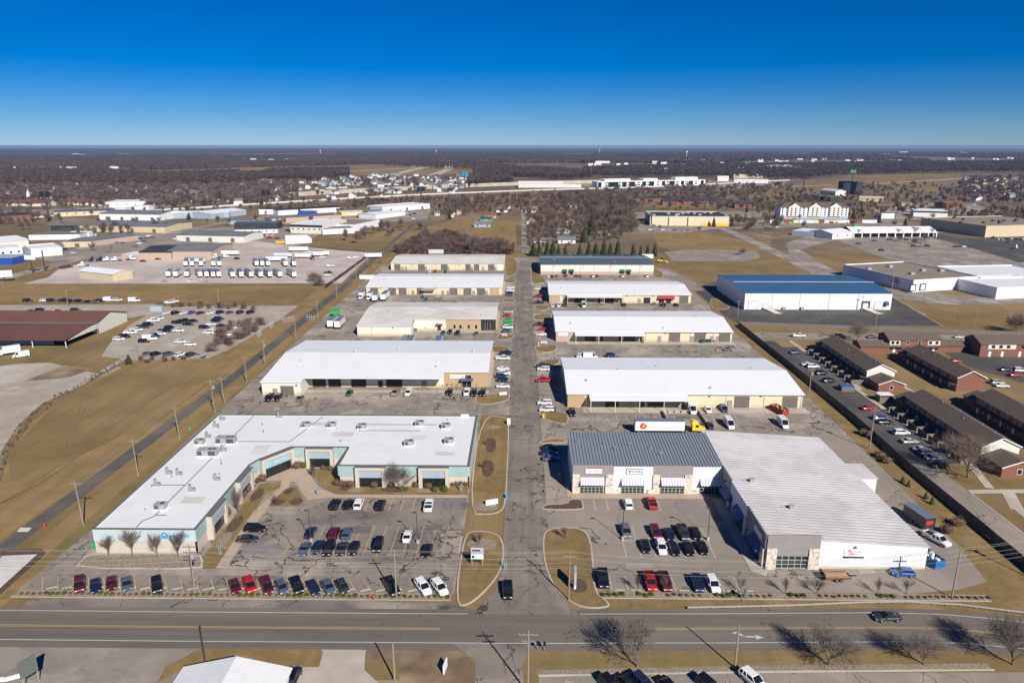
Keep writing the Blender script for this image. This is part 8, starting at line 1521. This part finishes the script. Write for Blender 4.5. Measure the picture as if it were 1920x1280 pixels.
woods('leafless garden trees of the left residential quarter', scatter([(-120,352),(100,348),(400,348),(560,343),(560,376),(480,384),(300,392),(150,378),(-120,382)], 1500, 701) + scatter([(560,340),(900,333),(860,362),(600,376)], 190, 702) + scatter([(1800,336),(1990,330),(1990,385),(1850,385),(1790,372)], 420, 703), BS[1], .55, 1.1, 51)
woods('leafless garden trees in gray tones among the houses', scatter([(-120,352),(100,348),(400,348),(560,343),(560,376),(480,384),(300,392),(150,378),(-120,382)], 900, 711) + scatter([(1090,360),(1330,352),(1480,350),(1560,380),(1440,394),(1100,392)], 260, 712), BS[2], .55, 1.1, 52)
for i in range(3): woods('distant woods running to the horizon' + ('', ' in brown tones', ' in dark tones')[i], area(FARW, 760, 300+i*41, (700,1100,-.12)), WP[i], .9, 1.6, 15+i)
woods('dark brush hedge along the edge of the gravel yard', scatter([(-2,892),(12,830),(56,775),(98,746),(235,671),(240,680),(106,756),(66,784),(26,836),(8,895)], 150, 611), WT[2], .04, .08, 44)
woods('brown brush filling the belt behind the north warehouse', scatter([(735,474),(790,444),(850,440),(905,458),(965,463),(962,479),(755,479)], 620, 612), BS[1], .25, .58, 45)
# bare trees scattered through the outskirts, clear of buildings, roads and open fields
_fp = []
for o in scene.objects:
    if o.parent is None and o.get('category') in ('building', 'house', 'steeple', 'shed', 'trailer', 'truck', 'container', 'sign', 'bus') and o.location.y > 520:
        rr = 8
        for c in o.children:
            if c.type == 'MESH': rr = max(rr, max(math.hypot(v.co.x, v.co.y) for v in c.data.vertices))
        bb = []
        for c in o.children:
            if c.type == 'MESH' and len(c.data.vertices): bb += [(v.co.x, v.co.y) for v in c.data.vertices]
        if bb: _fp.append((o.location.x, o.location.y, o.rotation_euler.z, min(q[0] for q in bb)-4, max(q[0] for q in bb)+4, min(q[1] for q in bb)-4, max(q[1] for q in bb)+4, rr+6))
_tris = []
for o in scene.objects:
    if o.get('kind') == 'structure' and o.type == 'MESH' and not o.name.startswith(('ground','field','outskirts','hills','rough_ground','kerb')) and max(v.co.y for v in o.data.vertices) > 540:
        for p in o.data.polygons:
            q = [o.data.vertices[i].co for i in p.vertices]
            for k in range(1, len(q)-1): _tris.append((q[0].x,q[0].y,q[k].x,q[k].y,q[k+1].x,q[k+1].y))
_ta = np.array(_tris)
def clear(p):
    x, y = p
    for cx, cy, a, x0, x1, y0, y1, rr in _fp:
        dx, dy = x-cx, y-cy
        if abs(dx) < rr and abs(dy) < rr:
            c, s_ = math.cos(-a), math.sin(-a); u, v = dx*c-dy*s_, dx*s_+dy*c
            if x0 < u < x1 and y0 < v < y1: return False
    d1 = (x-_ta[:,2])*(_ta[:,1]-_ta[:,3])-(_ta[:,0]-_ta[:,2])*(y-_ta[:,3]); d2 = (x-_ta[:,4])*(_ta[:,3]-_ta[:,5])-(_ta[:,2]-_ta[:,4])*(y-_ta[:,5]); d3 = (x-_ta[:,0])*(_ta[:,5]-_ta[:,1])-(_ta[:,4]-_ta[:,0])*(y-_ta[:,1])
    return not bool((((d1 >= 0) & (d2 >= 0) & (d3 >= 0)) | ((d1 <= 0) & (d2 <= 0) & (d3 <= 0))).any())
def clumped(pts, a=60, b_=90, t=-.15): return [p for p in pts if mnoise.noise(Vector((p[0]/a, p[1]/b_, 9.1))) > t and clear(p)]
woods('bare trees scattered among the outlying blocks', clumped(scatter([(0,378),(560,372),(800,384),(800,440),(560,440),(330,420),(0,440)], 330, 801) + scatter([(1180,352),(1560,348),(1920,350),(1920,425),(1700,425),(1400,432),(1180,420)], 900, 802) + scatter([(640,380),(1190,366),(1190,440),(980,440),(975,400),(800,410)], 420, 803)), BS[1], .35, .85, 61)
woods('gray bare trees scattered among the outlying blocks', clumped(scatter([(0,378),(560,372),(800,384),(800,440),(560,440),(330,420),(0,440)], 200, 811) + scatter([(1180,352),(1560,348),(1920,350),(1920,425),(1700,425),(1400,432),(1180,420)], 600, 812) + scatter([(640,380),(1190,366),(1190,440),(980,440),(975,400),(800,410)], 300, 813) + scatter([(985,400),(1195,400),(1200,470),(985,470)], 260, 814)), BS[0], .35, .8, 62)
# ================================================================ the hazy air
hz = MB(); hz.box(-26500, 26500, -2100, 22300, -2, 84); o = hz.build('haze', []); o.data.materials.clear(); hm = bpy.data.materials.new('haze'); hm.use_nodes = True; nt = hm.node_tree; nt.nodes.remove(nt.nodes['Principled BSDF']); pvn = nt.nodes.new('ShaderNodeVolumePrincipled'); pvn.inputs['Color'].default_value = (.42,.62,1.0,1); pvn.inputs['Density'].default_value = 5.5e-5; pvn.inputs['Anisotropy'].default_value = .2; nt.links.new(pvn.outputs[0], nt.nodes['Material Output'].inputs['Volume']); o.data.materials.append(hm); o['kind'] = 'stuff'; tag(o, 'thin pale blue haze over the whole plain', 'haze')
